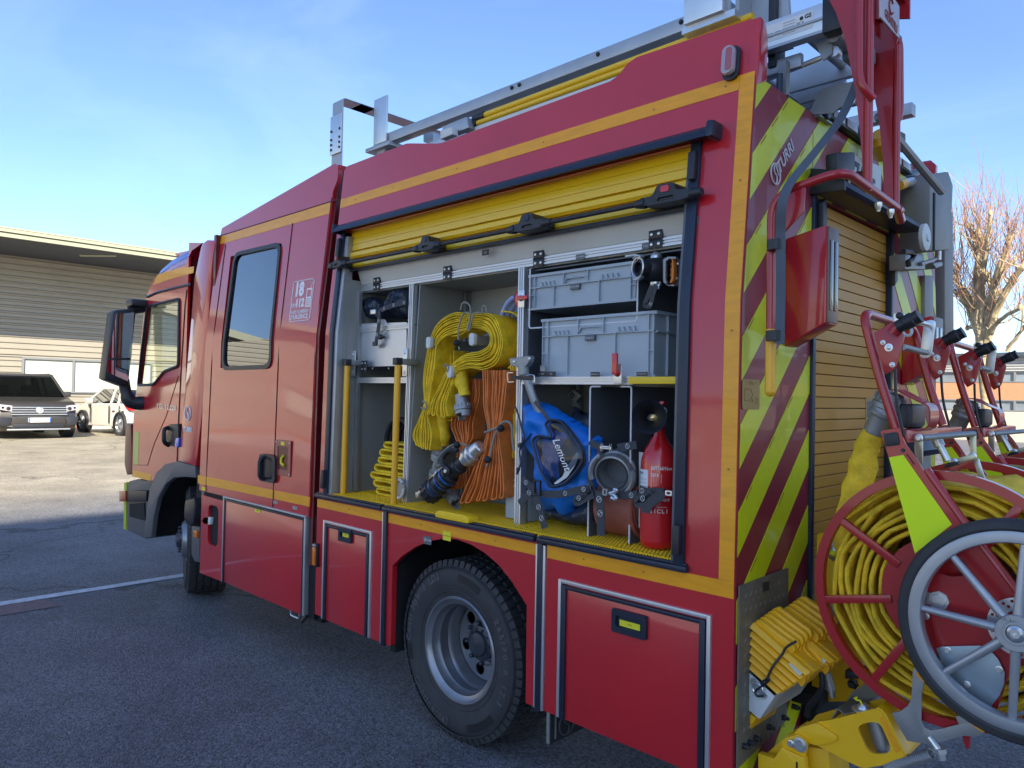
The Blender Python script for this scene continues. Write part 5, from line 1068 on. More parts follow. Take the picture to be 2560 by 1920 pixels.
part('gantry_head', MB().prism([(ub[0]-.14, 3.30), (ub[0]+.05, 3.30), (ub[0]+.05, 2.93), (ub[0]-.14, 2.99)], 'y', ub[1]-.03, ub[1]-.02).box(ua[0]-.02, ub[0]+.04, ua[1]+.02, ub[1]-.03, 2.99, 3.05, bev=.01), red2)
gpl = part('maker_plate', MB().prism([(0.283,2.871),(0.405,2.919),(0.466,2.912),(0.47,2.803),(0.415,2.804),(0.287,2.807)], 'x', ub[0]+.056, ub[0]+.062, bev=.002), mat('pale pink plate', (.50, .42, .44), .4, metal=.3))
text('GENTILI', .040, pm_, gpl, (ub[0]+.0632, 0.382, 2.829), (0, 1, -.12), (0, 0, 1), .0006, .001, squash=.85)
sm_ = MB(); sm_.tube([(ub[0]+.0636, 0.38+.020*cos(t), 2.876+.024*sin(t)) for t in [radians(40+15*k) for k in range(20)]], .003, 5); part('emblem', sm_, pm_, gpl)
l1_ = [(0.274,2.888),(0.276,2.617),(0.287,2.575),(0.311,2.541)]; part('gantry_loop', MB().tube(arc_path([(l1_[0][0], .24, l1_[0][1]), (l1_[1][0], .24, l1_[1][1]), (l1_[2][0], .24, l1_[2][1]), (l1_[3][0], .270, l1_[3][1])], .03), .0125, 10), red2)
l1_ = [(0.251,2.903),(0.266,2.873),(0.27,2.627),(0.265,2.594),(0.247,2.589)]; part('gantry_loop', MB().tube(arc_path([(p_[0], .66, p_[1]) for p_ in l1_], .03), .0115, 10), red2)
part('crossbar', MB().tube([(.287, .58, 2.257), (.262, .70, 2.240)], .0165, 10), red2)
for yy in (.40, .52): part('bolt', MB().lathe((.285, yy, 2.24), (.285, yy, 2.20), [(0, .012), (.012, .012), (.02, .008), (.03, .006)], 8), steel)
# number plate, work lamp and light bar
q = [(0.876,2.546),(1.156,2.534),(1.174,2.456),(0.886,2.474)]
npm = part('number_plate', MB().prism([(q[0][0]-.02, q[0][1]-.10), (q[1][0]+.06, q[1][1]-.10), (q[1][0]+.06, q[1][1]+.07), (q[0][0]-.02, q[0][1]+.03)], 'x', .018, .022), lgrey)
q2 = (0.937,2.502); text('-74-', .13, blk, npm, (.0235, q2[0]+.02, q2[1]+.0), (0, 1, 0), (0, 0, 1), .0008, .004, squash=.8); q2 = (1.116,2.484); text('E', .11, blk, npm, (.0235, q2[0], q2[1]-.0), (0, 1, 0), (0, 0, 1), .0008, .004, squash=.8)
q = [(0.446,2.455),(0.622,2.501),(0.625,2.429),(0.454,2.383)]
part('work_lamp', MB().prism(q, 'x', .085, .13, bev=.012), blk)
part('beacon_box', bx(0, .07, .865, .90, 2.42, 2.50, bev=.008), dred)
q = [(0.513,2.687),(1.523,2.636)]
lbar = part('light_bar', MB().box(-.03, .03, .62, 1.62, RT+.004, RT+.048, bev=.006).box(-.035, .035, .60, .63, RT-.01, RT+.055, bev=.008), rail)
for k in range(7): part('lens', bx(.029, .034, .66+k*.135, .66+k*.135+.11, RT+.010, RT+.042, bev=.002), mat('dim amber bar lens', (.20, .10, .045), .25, coat=.5), lbar)
part('bar_foot', bx(-.1, .02, .56, .68, RT-.012, RT-.004), dalu)
# far rear edge: grey hinged mast housing, amber marker, hooks
A1 = [(1.537,2.625),(1.824,2.702),(1.906,2.653),(1.866,2.327),(1.53,2.27)]
gh = part('mast_housing', MB().prism(A1, 'x', -.02, .13, bev=.01), mat('dusty grey alloy', (.23, .22, .21), .5, metal=.5, vary=.12)); q = (1.426,2.314)
part('roller', MB().lathe((.13, q[0], q[1]), (.155, q[0], q[1]), [(0, .060), (.016, .060), (.02, .05), (.02, .02), (.026, .018)], 28), lgrey, gh)
part('mast_groove', MB().prism([(1.572,2.546),(1.598,2.549),(1.598,2.283),(1.576,2.282)], 'x', .13, .134), dark, gh)
part('mast_column', MB().prism([(2.194,2.587),(2.346,2.622),(2.387,1.922),(2.215,1.91)], 'x', -.06, .02, bev=.006), MATS['dusty grey alloy']); part('column_marker', MB().prism([(2.118,2.56),(2.23,2.582),(2.24,2.489),(2.121,2.466)], 'x', .021, .023), stripe, smooth=False)
part('mast_column', MB().prism([(1.861,2.213),(1.999,2.23),(2.01,1.897),(1.871,1.888)], 'x', -.06, .02, bev=.006), MATS['dusty grey alloy']); part('mast_column', MB().prism([(2.04,2.254),(2.194,2.294),(2.206,1.91),(2.041,1.899)], 'x', -.10, -.04, bev=.006), MATS['dusty grey alloy'])
part('gas_strut', MB().tube(line3([(0.046,2.503),(0.045,2.306)], 2.0), .01, 8), steel)
part('latch_block', MB().prism([(1.329,2.232),(1.585,2.273),(1.624,2.202),(1.331,2.163)], 'x', .02, .09, bev=.008), dalu); part('latch_lever', MB().prism([(1.49,2.215),(1.718,2.269),(1.734,2.261),(1.508,2.201)], 'x', .09, .11, bev=.005), dalu); part('latch_pivot', MB().prism([(1.697,2.241),(1.853,2.272),(1.869,2.253),(1.755,2.223)], 'x', .03, .1, bev=.01), dalu)
part('latch_strap', MB().tube([(.12, *p) for p in [(1.198,2.218),(1.293,2.23),(1.343,2.224),(1.311,2.198),(1.262,2.183),(1.271,2.166)]], .012, 8), blk)
part('rail_end', MB().tube([(.05, *p) for p in [(1.353,2.55),(1.563,2.61)]], .022, 10), steel); part('rail_end', MB().tube([(.05, *p) for p in [(1.353,2.547),(1.421,2.568)]], .024, 10), ytube)
part('pod_lamp', MB().prism([(1.58,2.674),(1.796,2.735),(1.85,2.731),(1.845,2.711),(1.599,2.636)], 'x', -.08, .0, bev=.012), rail)
part('far_drip_rail', MB().prism([(.0, 1.335), (.10, 1.33), (.12, 1.36), (.10, 1.40), (.0, 1.42)], 'y', 1.46, 2.05, bev=.008), rail); part('side_compartment', bx(-.05, .01, 1.50, 2.02, .8, 1.33), dalu)
ring = MB()
for (a, b, r_) in ((1.80, 1.17, .035), (1.86, 1.20, .035), (1.78, 1.05, .04), (1.86, 1.02, .04)): ring.tube([(.10, a+r_*cos(t), b+r_*.5*sin(t)) for t in [2*pi*k/16 for k in range(16)]], .011, 6, closed=True)
part('coupling_ring', ring, red2)

# ---------------------------------------------------------------- roof gear
Y3 = .30
part('roof_beam', MB().box(-2.49, -.22, Y3, Y3+.06, 3.015, 3.070, bev=.004), alug)
for (a, b) in [(-2.36, 3.04), (-1.35, 3.05), (-1.30, 3.05), (-.83, 3.05), (-.42, 3.05)]: part('bolt', MB().lathe((a, Y3, b), (a, Y3-.012, b), [(0, .010), (.006, .010), (.010, .006)], 6), blk)
q = [(-2.472,3.285),(-2.356,3.258),(-2.348,3.044),(-2.473,3.056)]
part('beam_end_post', MB().box(q[0][0], q[2][0]+.0, .285, .297, 3.02, q[0][1], bev=.002), steel); part('beam_foot', MB().box(-2.53, -2.30, .27, .42, 2.985, 3.008, bev=.003).box(-2.45, -2.38, .3, .38, 2.65, 2.985), alug)
q = [(0.037,3.212),(0.103,3.254),(0.113,2.892),(0.05,2.854),(0.6,3.257)]
lp = MB(); lz1, lz0 = 3.085, 2.70
part('roof_hoop', MB().ribbon(arc_path([(-2.745, .40, 3.312), (-2.745, .18, 3.312), (-2.745, .18, 2.90), (-2.745, .55, 2.89)], .02), (.112, 0, 0), .007).ribbon(arc_path([(-2.745, .30, 3.312), (-2.745, 1.25, 3.312), (-2.745, 1.25, 2.95)], .02), (.112, 0, 0), .007), alug)
hp = MB()
for z_ in (3.02, 3.05, 3.08, 3.13):
    for x_ in (-2.735, -2.645): part('rivet', MB().lathe((x_, .166, z_), (x_, .160, z_), [(0, .008), (.004, .008), (.006, .004)], 6), blk)
hp.b.free(); part('hoop_doubler', bx(-2.748, -2.632, .166, .175, 2.99, 3.22, bev=.002), steel)
part('beam_mount', MB().box(-.36, -.20, .22, .29, 2.99, 3.25, bev=.003).box(-.38, -.16, .24, .40, 2.965, 2.99), steel); part('beam_mount', MB().prism([(-.19, 2.86), (-.02, 2.86), (-.06, 3.35), (-.19, 3.35)], 'y', .40, .42).box(-.19, -.175, .30, .42, 2.86, 3.35), alug)
for (x_, y_) in ((-.30, .30), (-.24, .36)): part('mount_bolt', MB().lathe((x_, y_, 2.965), (x_, y_, 2.87), [(0, .010), (.03, .010), (.03, .014), (.05, .014), (.05, .006), (.095, .006)], 8), steel)
part('mount_plate', MB().box(-.10, -.07, .38, .46, 2.80, 3.4, bev=.002), blk); part('roof_rail_white', bx(-1.95, -1.66, .285, .315, 2.86, 2.89), lgrey)
part('pole_cradle', MB().prism([(-1.749,2.911),(-1.662,2.908),(-1.653,2.869),(-1.748,2.866)], 'y', .19, .23, bev=.003), lgrey); part('pole_cradle', MB().prism([(-1.794,2.954),(-1.61,2.96),(-1.589,2.901),(-1.719,2.897),(-1.793,2.905)], 'y', .24, .28, bev=.003), alug)
part('roof_bracket', MB().prism([(-2.202,3.063),(-2.141,3.069),(-2.114,3.054),(-2.113,2.998),(-2.201,3.018)], 'y', .44, .5, bev=.003), alug)
part('roof_box', MB().prism([(-0.342,3.252),(-0.243,3.245),(-0.228,3.22),(-0.227,3.172),(-0.341,3.188)], 'y', .72, .80, bev=.01), lgrey)
part('far_beam', bx(-2.4, .0, 1.7, 1.76, 2.98, 3.04, bev=.004), alug)
for k, (za, ya, x0, x1, r_) in enumerate(((2.966, .300, -1.555, -.12, .0145), (2.934, .292, -1.60, -.12, .0130))):
    pn = obj('pike_pole', MB().tube([(x0, ya, za), (x1, ya, za+.004)], r_, 10), mat('pole yellow', (.85, .52, .01), .4, coat=.3), None, ('upper of the two yellow poles on the roof under the grey beam' if k == 0 else 'lower yellow pole on the roof, just above the white rail'), 'pole', 'yellow poles on the roof')
    obj('pole_ferrule', MB().tube([(x0-.06, ya, za), (x0+.02, ya, za)], r_+.006, 10), blk, pn)
part('pole_rail', bx(-1.66, -.55, .285, .315, 2.885, 2.918, bev=.002), lgrey); part('pole_rail_foot', MB().box(-1.60, -1.57, .29, .31, 2.65, 2.885).box(-.75, -.72, .29, .31, 2.65, 2.885), alug)
# ---------------------------------------------------------------- aluminium ladder overhanging the rear
LD = thing('aluminium_ladder', 'aluminium ladder on the roof rack, its black capped ends held by the red gantry', 'ladder', (.1, .5, 2.9))
def lp_(name, mb, m, parent=None, **k): return obj(name, mb, m, parent or LD, **k)
lp_('stile', MB().box(-2.2, .13, .335, .365, 2.852, 2.948, bev=.004), alu)
lp_('stile_flange', MB().box(-2.2, .13, .328, .335, 2.888, 2.896).box(-2.2, .13, .330, .372, 2.842, 2.852), alug)
lp_('stile', MB().box(-2.2, .18, .765, .795, 2.850, 2.946, bev=.004), alu)
lp_('end_cap', MB().box(.12, .19, .325, .375, 2.835, 2.965, bev=.006), blk); lp_('end_cap', MB().box(.17, .23, .755, .805, 2.835, 2.96, bev=.006), blk)
lp_('lower_stile', MB().box(-1.9, .02, .39, .415, 2.775, 2.825, bev=.003), alug); lp_('lower_stile', MB().box(-1.9, .05, .72, .745, 2.775, 2.825, bev=.003), alug); lp_('stile', MB().box(-.5, .06, .84, .86, 2.76, 2.85, bev=.003).box(-.5, .06, .835, .84, 2.79, 2.82), alug)
for k in range(8): lp_('rung', MB().tube([(.02-k*.28, .36, 2.90), (.02-k*.28, .77, 2.90)], .016, 10), alug)
ll = lp_('rating_label', MB().prism(rrect(-.085, .085, 2.872, 2.932, .004), 'y', .3335, .3350), mat('label white', (.72, .74, .76), .5), smooth=False)
text('GENTILI', .018, blk, ll, (-.052, .3330, 2.893), (1, 0, 0), (0, 0, 1), .0002, .0005); text('GS', .020, blk, ll, (.068, .3330, 2.918), (1, 0, 0), (0, 0, 1), .0002, .0008); text('CE', .014, blk, ll, (.045, .3330, 2.900), (1, 0, 0), (0, 0, 1), .0002)
lines = MB()
for r_ in range(5): lines.box(-.022, .022, .3326, .3332, 2.880+r_*.010, 2.882+r_*.010)
for (xx) in (.028,): lines.box(xx, xx+.01, .3326, .3332, 2.89, 2.905)
lp_('label_print', lines, dalu, ll, smooth=False); lines = MB(); lines.lathe((.045, .333, 2.917), (.045, .3328, 2.917), [(0, .007), (.0002, .007)], 14); lp_('label_print', lines, blk, ll)
for (yy, a, b) in ((.42, (-.10, 2.785), (.12, 2.80)), (.74, (-.12, 2.76), (.06, 2.775))):
    lp_('gas_strut', MB().tube([(a[0]-.25, yy, a[1]-.03), (b[0]-.05, yy, b[1]-.005), (b[0], yy, b[1])], [.010, .010, .006], 8), steel); lp_('strut_eye', MB().lathe((b[0]+.01, yy-.012, b[1]), (b[0]+.01, yy+.012, b[1]), [(0, .010), (0, .018), (.024, .018), (.024, .010)], 14), steel)
lp_('link_plate', MB().prism([(.06, 2.86), (.13, 2.86), (.125, 2.79), (.095, 2.775), (.085, 2.80)], 'y', .40, .408), dalu)
lp_('hinge_drum', MB().lathe((.14, .38, 2.85), (.14, .70, 2.85), [(0, .03), (.32, .03)], 14).box(.12, .20, .50, .62, 2.80, 2.86, bev=.01), dalu)
# locking plate and stay behind the gantry
q = [(-0.013,2.668),(0.019,2.731),(0.034,2.739),(0.146,2.735),(0.152,2.665),(0.133,2.65),(0.099,2.654),(0.075,2.638),(-0.005,2.651)]
part('locking_plate', MB().prism(q, 'y', .55, .556), dalu, smooth=False); pq = [(0.139,2.687),(0.139,2.664)]
for a, b in pq[:2]: part('bolt', MB().lathe((a, .55, b), (a, .54, b), [(0, .014), (.004, .014), (.006, .007), (.01, .006)], 12), steel)
q = [(0.098,2.718),(0.121,2.718),(0.137,2.705),(0.138,2.66),(0.125,2.628),(0.098,2.646)]; part('locking_plate', MB().prism(q, 'y', 1.15, 1.156), dalu, smooth=False)
part('stay_tube', MB().tube([(.20, .64, 2.62), (.25, 1.25, 2.46)], .016, 8), dalu)
part('rack_post', MB().box(-.05, -.02, .36, .39, 2.64, 2.80), dalu); part('rack_foot', MB().box(-.12, .0, .33, .42, 2.645, 2.66).tube([(-.03, .33, 2.74), (-.03, .33, 2.66)], .012, 8), rail)
part('yellow_cap', MB().lathe((.1, .95, 2.66), (.1, 1.05, 2.60), [(0, .03), (.02, .05), (.1, .055)], 16), ytube)
# grey ratchet strap: from the locking plate over the rail and down through the rings
stp_ = [(x_, *p_) for x_, p_ in zip((.17, .165, .16, .155, .15, .145, .14, .135, .13, .125), [(0.479,2.706)]+[(0.414,2.612)]+[(0.335,2.523)]+[(0.237,2.438)]+[(0.135,2.354)]+[(0.053,2.287)]+[(0.008,2.244)]+[(-0.013,2.209)]+[(-0.02,2.175)]+[(-0.013,2.144)])]+[(.115, *p_) for p_ in [(0.006,2.086),(0.011,1.956),(0.011,1.85),(0.009,1.766),(0.008,1.753)]]
sp = smooth_path(stp_, 5)
stm = MB().ribbon(sp, (.028, .008, -.005), .003); obj('lashing_strap', stm, mat('blue grey webbing', (.09, .11, .135), .7, bump=.3, bscale=700, vary=.1), None, 'long blue-grey webbing strap looped over the red rear handrail and hanging through two black rings', 'strap')

# ================================================================ THINGS IN THE LOCKER
def fan_strands(stations, n, k0, y0, width, th, mb, ends=(True, True), steps=7, jit=0.003, dy=0.0, seed=1):
    """hose folded n times: stations = list of (left, right) points in xz; neighbouring strands join in a U"""
    rnd = random.Random(seed); S_ = []
    offs = [[rnd.uniform(-jit, jit) for _ in stations] for _ in range(n)]; yo = [rnd.uniform(0, .012) for _ in range(n)]
    for k in range(n):
        pts = []
        for i, (a, b) in enumerate(stations):
            t = (k+.5)/n; pts.append(Vector((a[0]+(b[0]-a[0])*t+offs[k][i], y0+yo[k]+dy*i, a[1]+(b[1]-a[1])*t+offs[k][i]*.4)))
        S_.append(smooth_path(pts, steps))
    def cap(P, Q, rr):       # U turn from the end of P to the end of Q
        a, b = P[-1], Q[-1]; c = (a+b)/2; d = ((P[-1]-P[-3])+(Q[-1]-Q[-3])).normalized(); h = (b-a)/2; L_ = h.length; o = []
        bul = max(L_, .010)
        for j in range(1, 8):
            t = pi*j/8; o.append(c-h*cos(t)*(1+.55*sin(t))+d*bul*1.15*sin(t))
        return o
    k = k0
    while k < n-1:
        P, Q = S_[k], S_[k+1]; path = list(P)
        if ends[1]: path += cap(P, Q, 1)
        path += Q[::-1]; mb.ribbon(path, (0, width, 0), th, wob=.006); k += 2
    if k0 == 1: mb.ribbon(S_[0], (0, width, 0), th, wob=.006)
    if (n-k0) % 2: mb.ribbon(S_[-1], (0, width, 0), th, wob=.006)
    if ends[0]:
        for k in range(1-k0 if not k0 else 0, n-1, 2):
            P, Q = S_[k][::-1], S_[k+1][::-1]; c_ = cap(P, Q, 1); mb.ribbon([P[-1]]+c_+[Q[-1]], (0, width, 0), th)
def pair(l): return [(l[i], l[i+1]) for i in range(0, len(l)-1, 2)]
def coupling(p0, ax, r=.045, m=None, parent=None, big=1.0, name='coupling'):
    """two-lug half coupling with a ferrule; ax = unit direction to its open face"""
    p0 = Vector(p0); ax = Vector(ax).normalized(); mb = MB()
    mb.lathe(p0, p0+ax, [(0, r*.72), (.0, r*.78), (.045*big, r*.78), (.046*big, r*.92), (.052*big, r*.96), (.060*big, r*.92), (.062*big, r*1.06), (.078*big, r*1.10), (.080*big, r*1.0), (.095*big, r*1.0), (.097*big, r*.76), (.085*big, r*.70)], 28, cap=False)
    u = ax.cross(Vector((0, 1, 0))).normalized(); v = ax.cross(u)
    for k in range(14):
        a = 2*pi*k/14; c = p0+ax*.056*big+(u*cos(a)+v*sin(a))*r*.95; mb.lathe(c-ax*.006, c+ax*.006, [(0, .004), (.012, .004)], 6)
    for a in (.5, .5+pi):
        P_ = []; 
        for t in (-.42, -.2, 0, .2, .42): P_.append(p0+ax*.105*big+(u*cos(a+t)+v*sin(a+t))*r*1.08)
        nrm = ax*.034*big
        mb.ribbon([q-nrm*.7 for q in P_], nrm, r*.24)
    return obj(name, mb, m or dalu, parent)
# --- yellow hose, thrown over the bars (right lobe curls forward)
h1 = MB(); 
stA = pair([(-1.707,1.49),(-1.542,1.473),(-1.676,1.549),(-1.558,1.539),(-1.593,1.659),(-1.521,1.634),(-1.542,1.716),(-1.486,1.684),(-1.442,1.764),(-1.394,1.698),(-1.342,1.778),(-1.313,1.687),(-1.285,1.802),(-1.223,1.714),(-1.272,1.832),(-1.189,1.781),(-1.283,1.858),(-1.199,1.858),(-1.318,1.878),(-1.25,1.931),(-1.372,1.884),(-1.338,1.956),(-1.422,1.875),(-1.424,1.955)])
fan_strands(stA[::-1], 9, 0, .100, .135, .0055, h1, ends=(False, True), jit=.0022, seed=4)
stB = pair([(-1.433,1.877),(-1.435,1.956),(-1.512,1.864),(-1.535,1.97),(-1.599,1.845),(-1.642,1.937),(-1.652,1.796),(-1.709,1.863),(-1.662,1.692),(-1.756,1.733),(-1.69,1.601),(-1.76,1.641),(-1.7,1.536),(-1.75,1.535),(-1.703,1.471),(-1.793,1.448),(-1.67,1.381),(-1.845,1.369),(-1.678,1.31),(-1.819,1.327)])
fan_strands(stB, 10, 0, .112, .12, .0055, h1, ends=(False, True), jit=.0022, seed=9)
h1.ribbon(smooth_path(line3([(-1.552,1.855),(-1.495,1.857),(-1.449,1.874),(-1.403,1.888),(-1.313,1.87),(-1.27,1.831),(-1.28,1.792),(-1.337,1.776),(-1.436,1.763)], .12), 4), (0, .13, 0), .0055)
h1.ribbon(smooth_path(line3([(-1.205,1.698),(-1.156,1.738),(-1.109,1.818),(-1.119,1.894),(-1.178,1.944),(-1.254,1.958)], .16), 5), (0, .16, 0), .007)
# tail with the coupling
h1.tube(smooth_path(line3([(-1.505,1.691),(-1.502,1.641),(-1.488,1.603),(-1.478,1.569)], .15), 4), [.032, .032, .033, .034, .036, .038, .034, .030, .028, .028, .029, .030, .030][:13], 16)
HZ1 = obj('fire_hose', h1, hy, None, 'big yellow folded hose looped over the grey pegs with a shining coupling hanging in front', 'hose', 'hoses hanging in the locker')
cq = [(-1.504,1.575),(-1.469,1.459)]; coupling((cq[0][0], .15, cq[0][1]), (cq[1][0]-cq[0][0], -.01, cq[1][1]-cq[0][1]), .040, parent=HZ1)
# second tail to the lower coupling
h2 = MB(); h2.tube(smooth_path(line3([(-1.698,1.471),(-1.694,1.405),(-1.685,1.365),(-1.696,1.329)], .20), 4), [.036]*5+[.034]*5+[.028]*3, 16)
st = pair([(-1.729,1.79),(-1.627,1.793),(-1.728,1.603),(-1.627,1.604),(-1.758,1.449),(-1.627,1.447)]); fan_strands(st, 5, 1, .20, .10, .005, h2, ends=(False, False), seed=3)
HZ2 = obj('fire_hose', h2, hy, None, 'narrow yellow hose hanging behind the big loop, its long metal coupling pointing at the floor', 'hose', 'hoses hanging in the locker')
cq = [(-1.699,1.335),(-1.742,1.209)]; coupling((cq[0][0], .20, cq[0][1]), (cq[1][0]-cq[0][0], 0, cq[1][1]-cq[0][1]), .036, parent=HZ2); coupling((cq[1][0]+.012, .20, cq[1][1]+.03), (cq[1][0]-cq[0][0], 0, cq[1][1]-cq[0][1]), .026, parent=HZ2)
# --- orange hoses
h3 = MB(); st = pair([(-1.309,1.687),(-1.139,1.685),(-1.302,1.603),(-1.142,1.61),(-1.294,1.514),(-1.153,1.517),(-1.267,1.431),(-1.178,1.435),(-1.273,1.39),(-1.175,1.395),(-1.333,1.278),(-1.149,1.286),(-1.401,1.158),(-1.134,1.178),(-1.445,1.08),(-1.137,1.132)])
st[-1] = ((-1.443,1.083), (-1.137,1.143)); fan_strands(st, 12, 0, .085, .085, .0062, h3, ends=(False, True), jit=.004, seed=5)
HO1 = obj('fire_hose', h3, ho, None, 'front orange hose bundle tied in the middle, its wide loops touching the yellow floor', 'hose', 'hoses hanging in the locker')
h4 = MB(); st = pair([(-1.548,1.65),(-1.444,1.649),(-1.564,1.552),(-1.441,1.554),(-1.638,1.44),(-1.475,1.446),(-1.608,1.369),(-1.483,1.375),(-1.582,1.325),(-1.51,1.329),(-1.603,1.213),(-1.497,1.221),(-1.65,1.117),(-1.49,1.146)]); fan_strands(st, 9, 0, .20, .08, .006, h4, ends=(False, True), jit=.004, seed=6)
HO2 = obj('fire_hose', h4, ho, None, 'rear orange hose bundle hanging half hidden behind the steel coupling', 'hose', 'hoses hanging in the locker')
h5 = MB(); st = pair([(-1.195,1.712),(-1.121,1.71),(-1.182,1.605),(-1.12,1.606),(-1.164,1.488),(-1.117,1.489),(-1.157,1.382),(-1.117,1.385),(-1.16,1.312),(-1.115,1.321)]); fan_strands(st, 6, 0, .15, .10, .0055, h5, ends=(False, True), seed=8)
obj('fire_hose', h5, hy, None, 'slim yellow hose bundle squeezed between the orange hose and the aluminium post', 'hose', 'hoses hanging in the locker')
# --- pegs carrying the hoses (part of the engine)
for (a, L_) in (((-1.684,1.825), .33), ((-1.371,1.829), .33), ((-1.522,1.681), .33)):
    x_, z_ = a; part('hose_peg', MB().box(x_-.013, x_+.013, .108, .50, z_-.022, z_+.022, bev=.002).box(x_-.017, x_-.013, .108, .5, z_-.005, z_+.003), dalu)
    part('peg_cap', MB().prism(rrect(x_-.017, x_+.017, z_-.028, z_+.030, .014), 'y', .086, .108, bev=.004), lgrey); part('screw', MB().lathe((x_, .087, z_-.012), (x_, .083, z_-.012), [(0, .006), (.003, .005), (.004, .002)], 10), steel)
# --- grey tie cords with black toggles
def cordobj(pts, yv, label, r=.0042, balls=()):
    mb = MB(); mb.tube(smooth_path([(p[0], yv+(d if isinstance(d, float) else 0), p[1]) for p, d in zip(pts, [0.]*len(pts))], 6), r, 7)
    o = obj('tie_cord', mb, cord, None, label, 'cord', 'grey hose tie cords')
    for b_ in balls: obj('toggle', MB().lathe((b_[0], yv-.008, b_[1]-.016), (b_[0], yv-.008, b_[1]+.016), [(0, .005), (.003, .011), (.010, .0165), (.018, .0175), (.026, .012), (.032, .005)], 16), blk, o)
    return o
cordobj([(-1.448,1.97),(-1.443,1.996),(-1.417,2.003),(-1.389,1.987),(-1.381,1.962),(-1.385,1.92),(-1.397,1.884),(-1.39,1.87),(-1.373,1.913),(-1.361,1.943),(-1.341,1.951),(-1.316,1.946)], .088, 'grey cord looped twice round the top of the yellow hose')
cordobj([(-1.383,1.953),(-1.419,1.952),(-1.441,1.923),(-1.454,1.874),(-1.455,1.818),(-1.446,1.784)], .082, 'grey cord with a black toggle hanging in front of the upper peg', balls=[(-1.456,1.815)])
cordobj([(-1.316,1.947),(-1.315,1.97),(-1.304,1.98),(-1.289,1.968),(-1.286,1.951)], .10, 'small grey cord loop standing above the right shoulder of the yellow hose')
cordobj([(-1.558,1.702),(-1.549,1.716),(-1.523,1.708),(-1.533,1.683)], .085, 'grey cord round the pinch of the yellow hose beside the lower peg')
cordobj([(-1.743,1.509),(-1.706,1.502),(-1.702,1.53),(-1.733,1.541)], .098, 'grey cord tying the left yellow fan', r=.0042)
cordobj([(-1.247,1.41),(-1.206,1.423),(-1.157,1.439),(-1.133,1.46),(-1.1,1.462),(-1.08,1.443),(-1.076,1.4),(-1.07,1.367),(-1.065,1.342)], .066, 'thick grey cord tied round the front orange hose and trailing to the right', r=.0055, balls=[(-1.138,1.433)])
cordobj([(-1.153,1.431),(-1.179,1.401),(-1.196,1.353),(-1.21,1.294),(-1.219,1.273),(-1.232,1.261)], .062, 'grey cord end with a low black toggle over the orange hose', r=.005, balls=[(-1.212,1.292)])
cordobj([(-1.465,1.345),(-1.517,1.333),(-1.574,1.298),(-1.612,1.257),(-1.607,1.232),(-1.563,1.254),(-1.545,1.3),(-1.461,1.342),(-1.414,1.345),(-1.391,1.331)], .10, 'double grey cord swinging left from the rear orange hose', r=.0045, balls=[(-1.461,1.341)])
# --- black branch pipe nozzle with blue rings
q = [(-1.618,1.088),(-1.281,1.348)]; p0 = Vector((q[0][0], .070, q[0][1]+.02)); p1 = Vector((q[1][0], .075, q[1][1])); ax = (p1-p0).normalized()
nz_ = thing('hose_nozzle', 'black fire nozzle with blue rings leaning on the floor, silver coupling at its upper end', 'nozzle', (p0.x, p0.y, 1.03))
def at_(t): return p0+ax*t
obj('barrel', MB().lathe(p0, p1, [(-.02, .040), (-.02, .050), (.0, .053), (.03, .052), (.034, .046), (.048, .046), (.052, .050), (.062, .050), (.066, .044), (.10, .044), (.105, .049), (.115, .049), (.12, .042), (.15, .040), (.155, .046), (.17, .046), (.175, .036), (.23, .034), (.235, .040), (.245, .040), (.25, .032), (.29, .030)], 32), blk, nz_)
for t in range(12):
    a = 2*pi*t/12; u = ax.cross(Vector((0, 1, 0))).normalized(); v = ax.cross(u); c = (u*cos(a)+v*sin(a))*.052; obj('bumper_tooth', MB().tube([at_(-.018)+c, at_(.028)+c], .005, 6), blk, nz_)
for t in (.041, .093, .137): obj('ring', MB().lathe(at_(t), at_(t+.01), [(0, .048), (.0015, .0485), (.008, .0485), (.010, .046)], 32), mat('blue anodised ring', (.03, .14, .42), .3, metal=.6), nz_)
obj('bail', MB().tube(arc_path([at_(.20)+Vector((0, -.04, 0)), at_(.22)+Vector((-.075, -.035, .03)), at_(.29)+Vector((-.085, -.03, .045)), at_(.28)+Vector((-.01, -.03, .05))], .04), .0115, 8), blk, nz_)
obj('pivot', MB().lathe(at_(.20)+Vector((0, -.030, 0)), at_(.20)+Vector((0, -.055, 0)), [(0, .020), (.018, .020), (.022, .008)], 14), blk, nz_); obj('pivot_screw', MB().lathe(at_(.20)+Vector((0, -.054, 0)), at_(.20)+Vector((0, -.058, 0)), [(0, .010), (.004, .008)], 10), steel, nz_)
obj('coupling', MB().lathe(at_(.29), p1, [(0, .030), (.0, .034), (.02, .036), (.022, .043), (.04, .045), (.042, .038), (.055, .038), (.057, .044), (.070, .044), (.075, .034), (.12, .030), (.125, .024)], 28), steel, nz_)
q = [(-1.767,1.086),(-1.559,1.237)]; p0 = Vector((q[0][0], .14, q[0][1])); p1 = Vector((q[1][0], .14, q[1][1]))
n2 = thing('branch_pipe', 'small yellow branch pipe with steel lugs behind the black nozzle', 'nozzle', (p0.x, .14, 1.03)); ax = (p1-p0).normalized()
obj('barrel', MB().lathe(p0, p1, [(.06, .016), (.062, .023), (.10, .026), (.14, .030), (.145, .02)], 24), yel, n2)
obj('tip', MB().lathe(p0, p1, [(-.015, .012), (-.01, .022), (.01, .022), (.012, .027), (.035, .027), (.04, .016), (.06, .016)], 20), steel, n2); obj('tip_lug', MB().box(p0.x-.035, p0.x-.012, .12, .15, p0.z-.03, p0.z+.0, bev=.004), steel, n2)
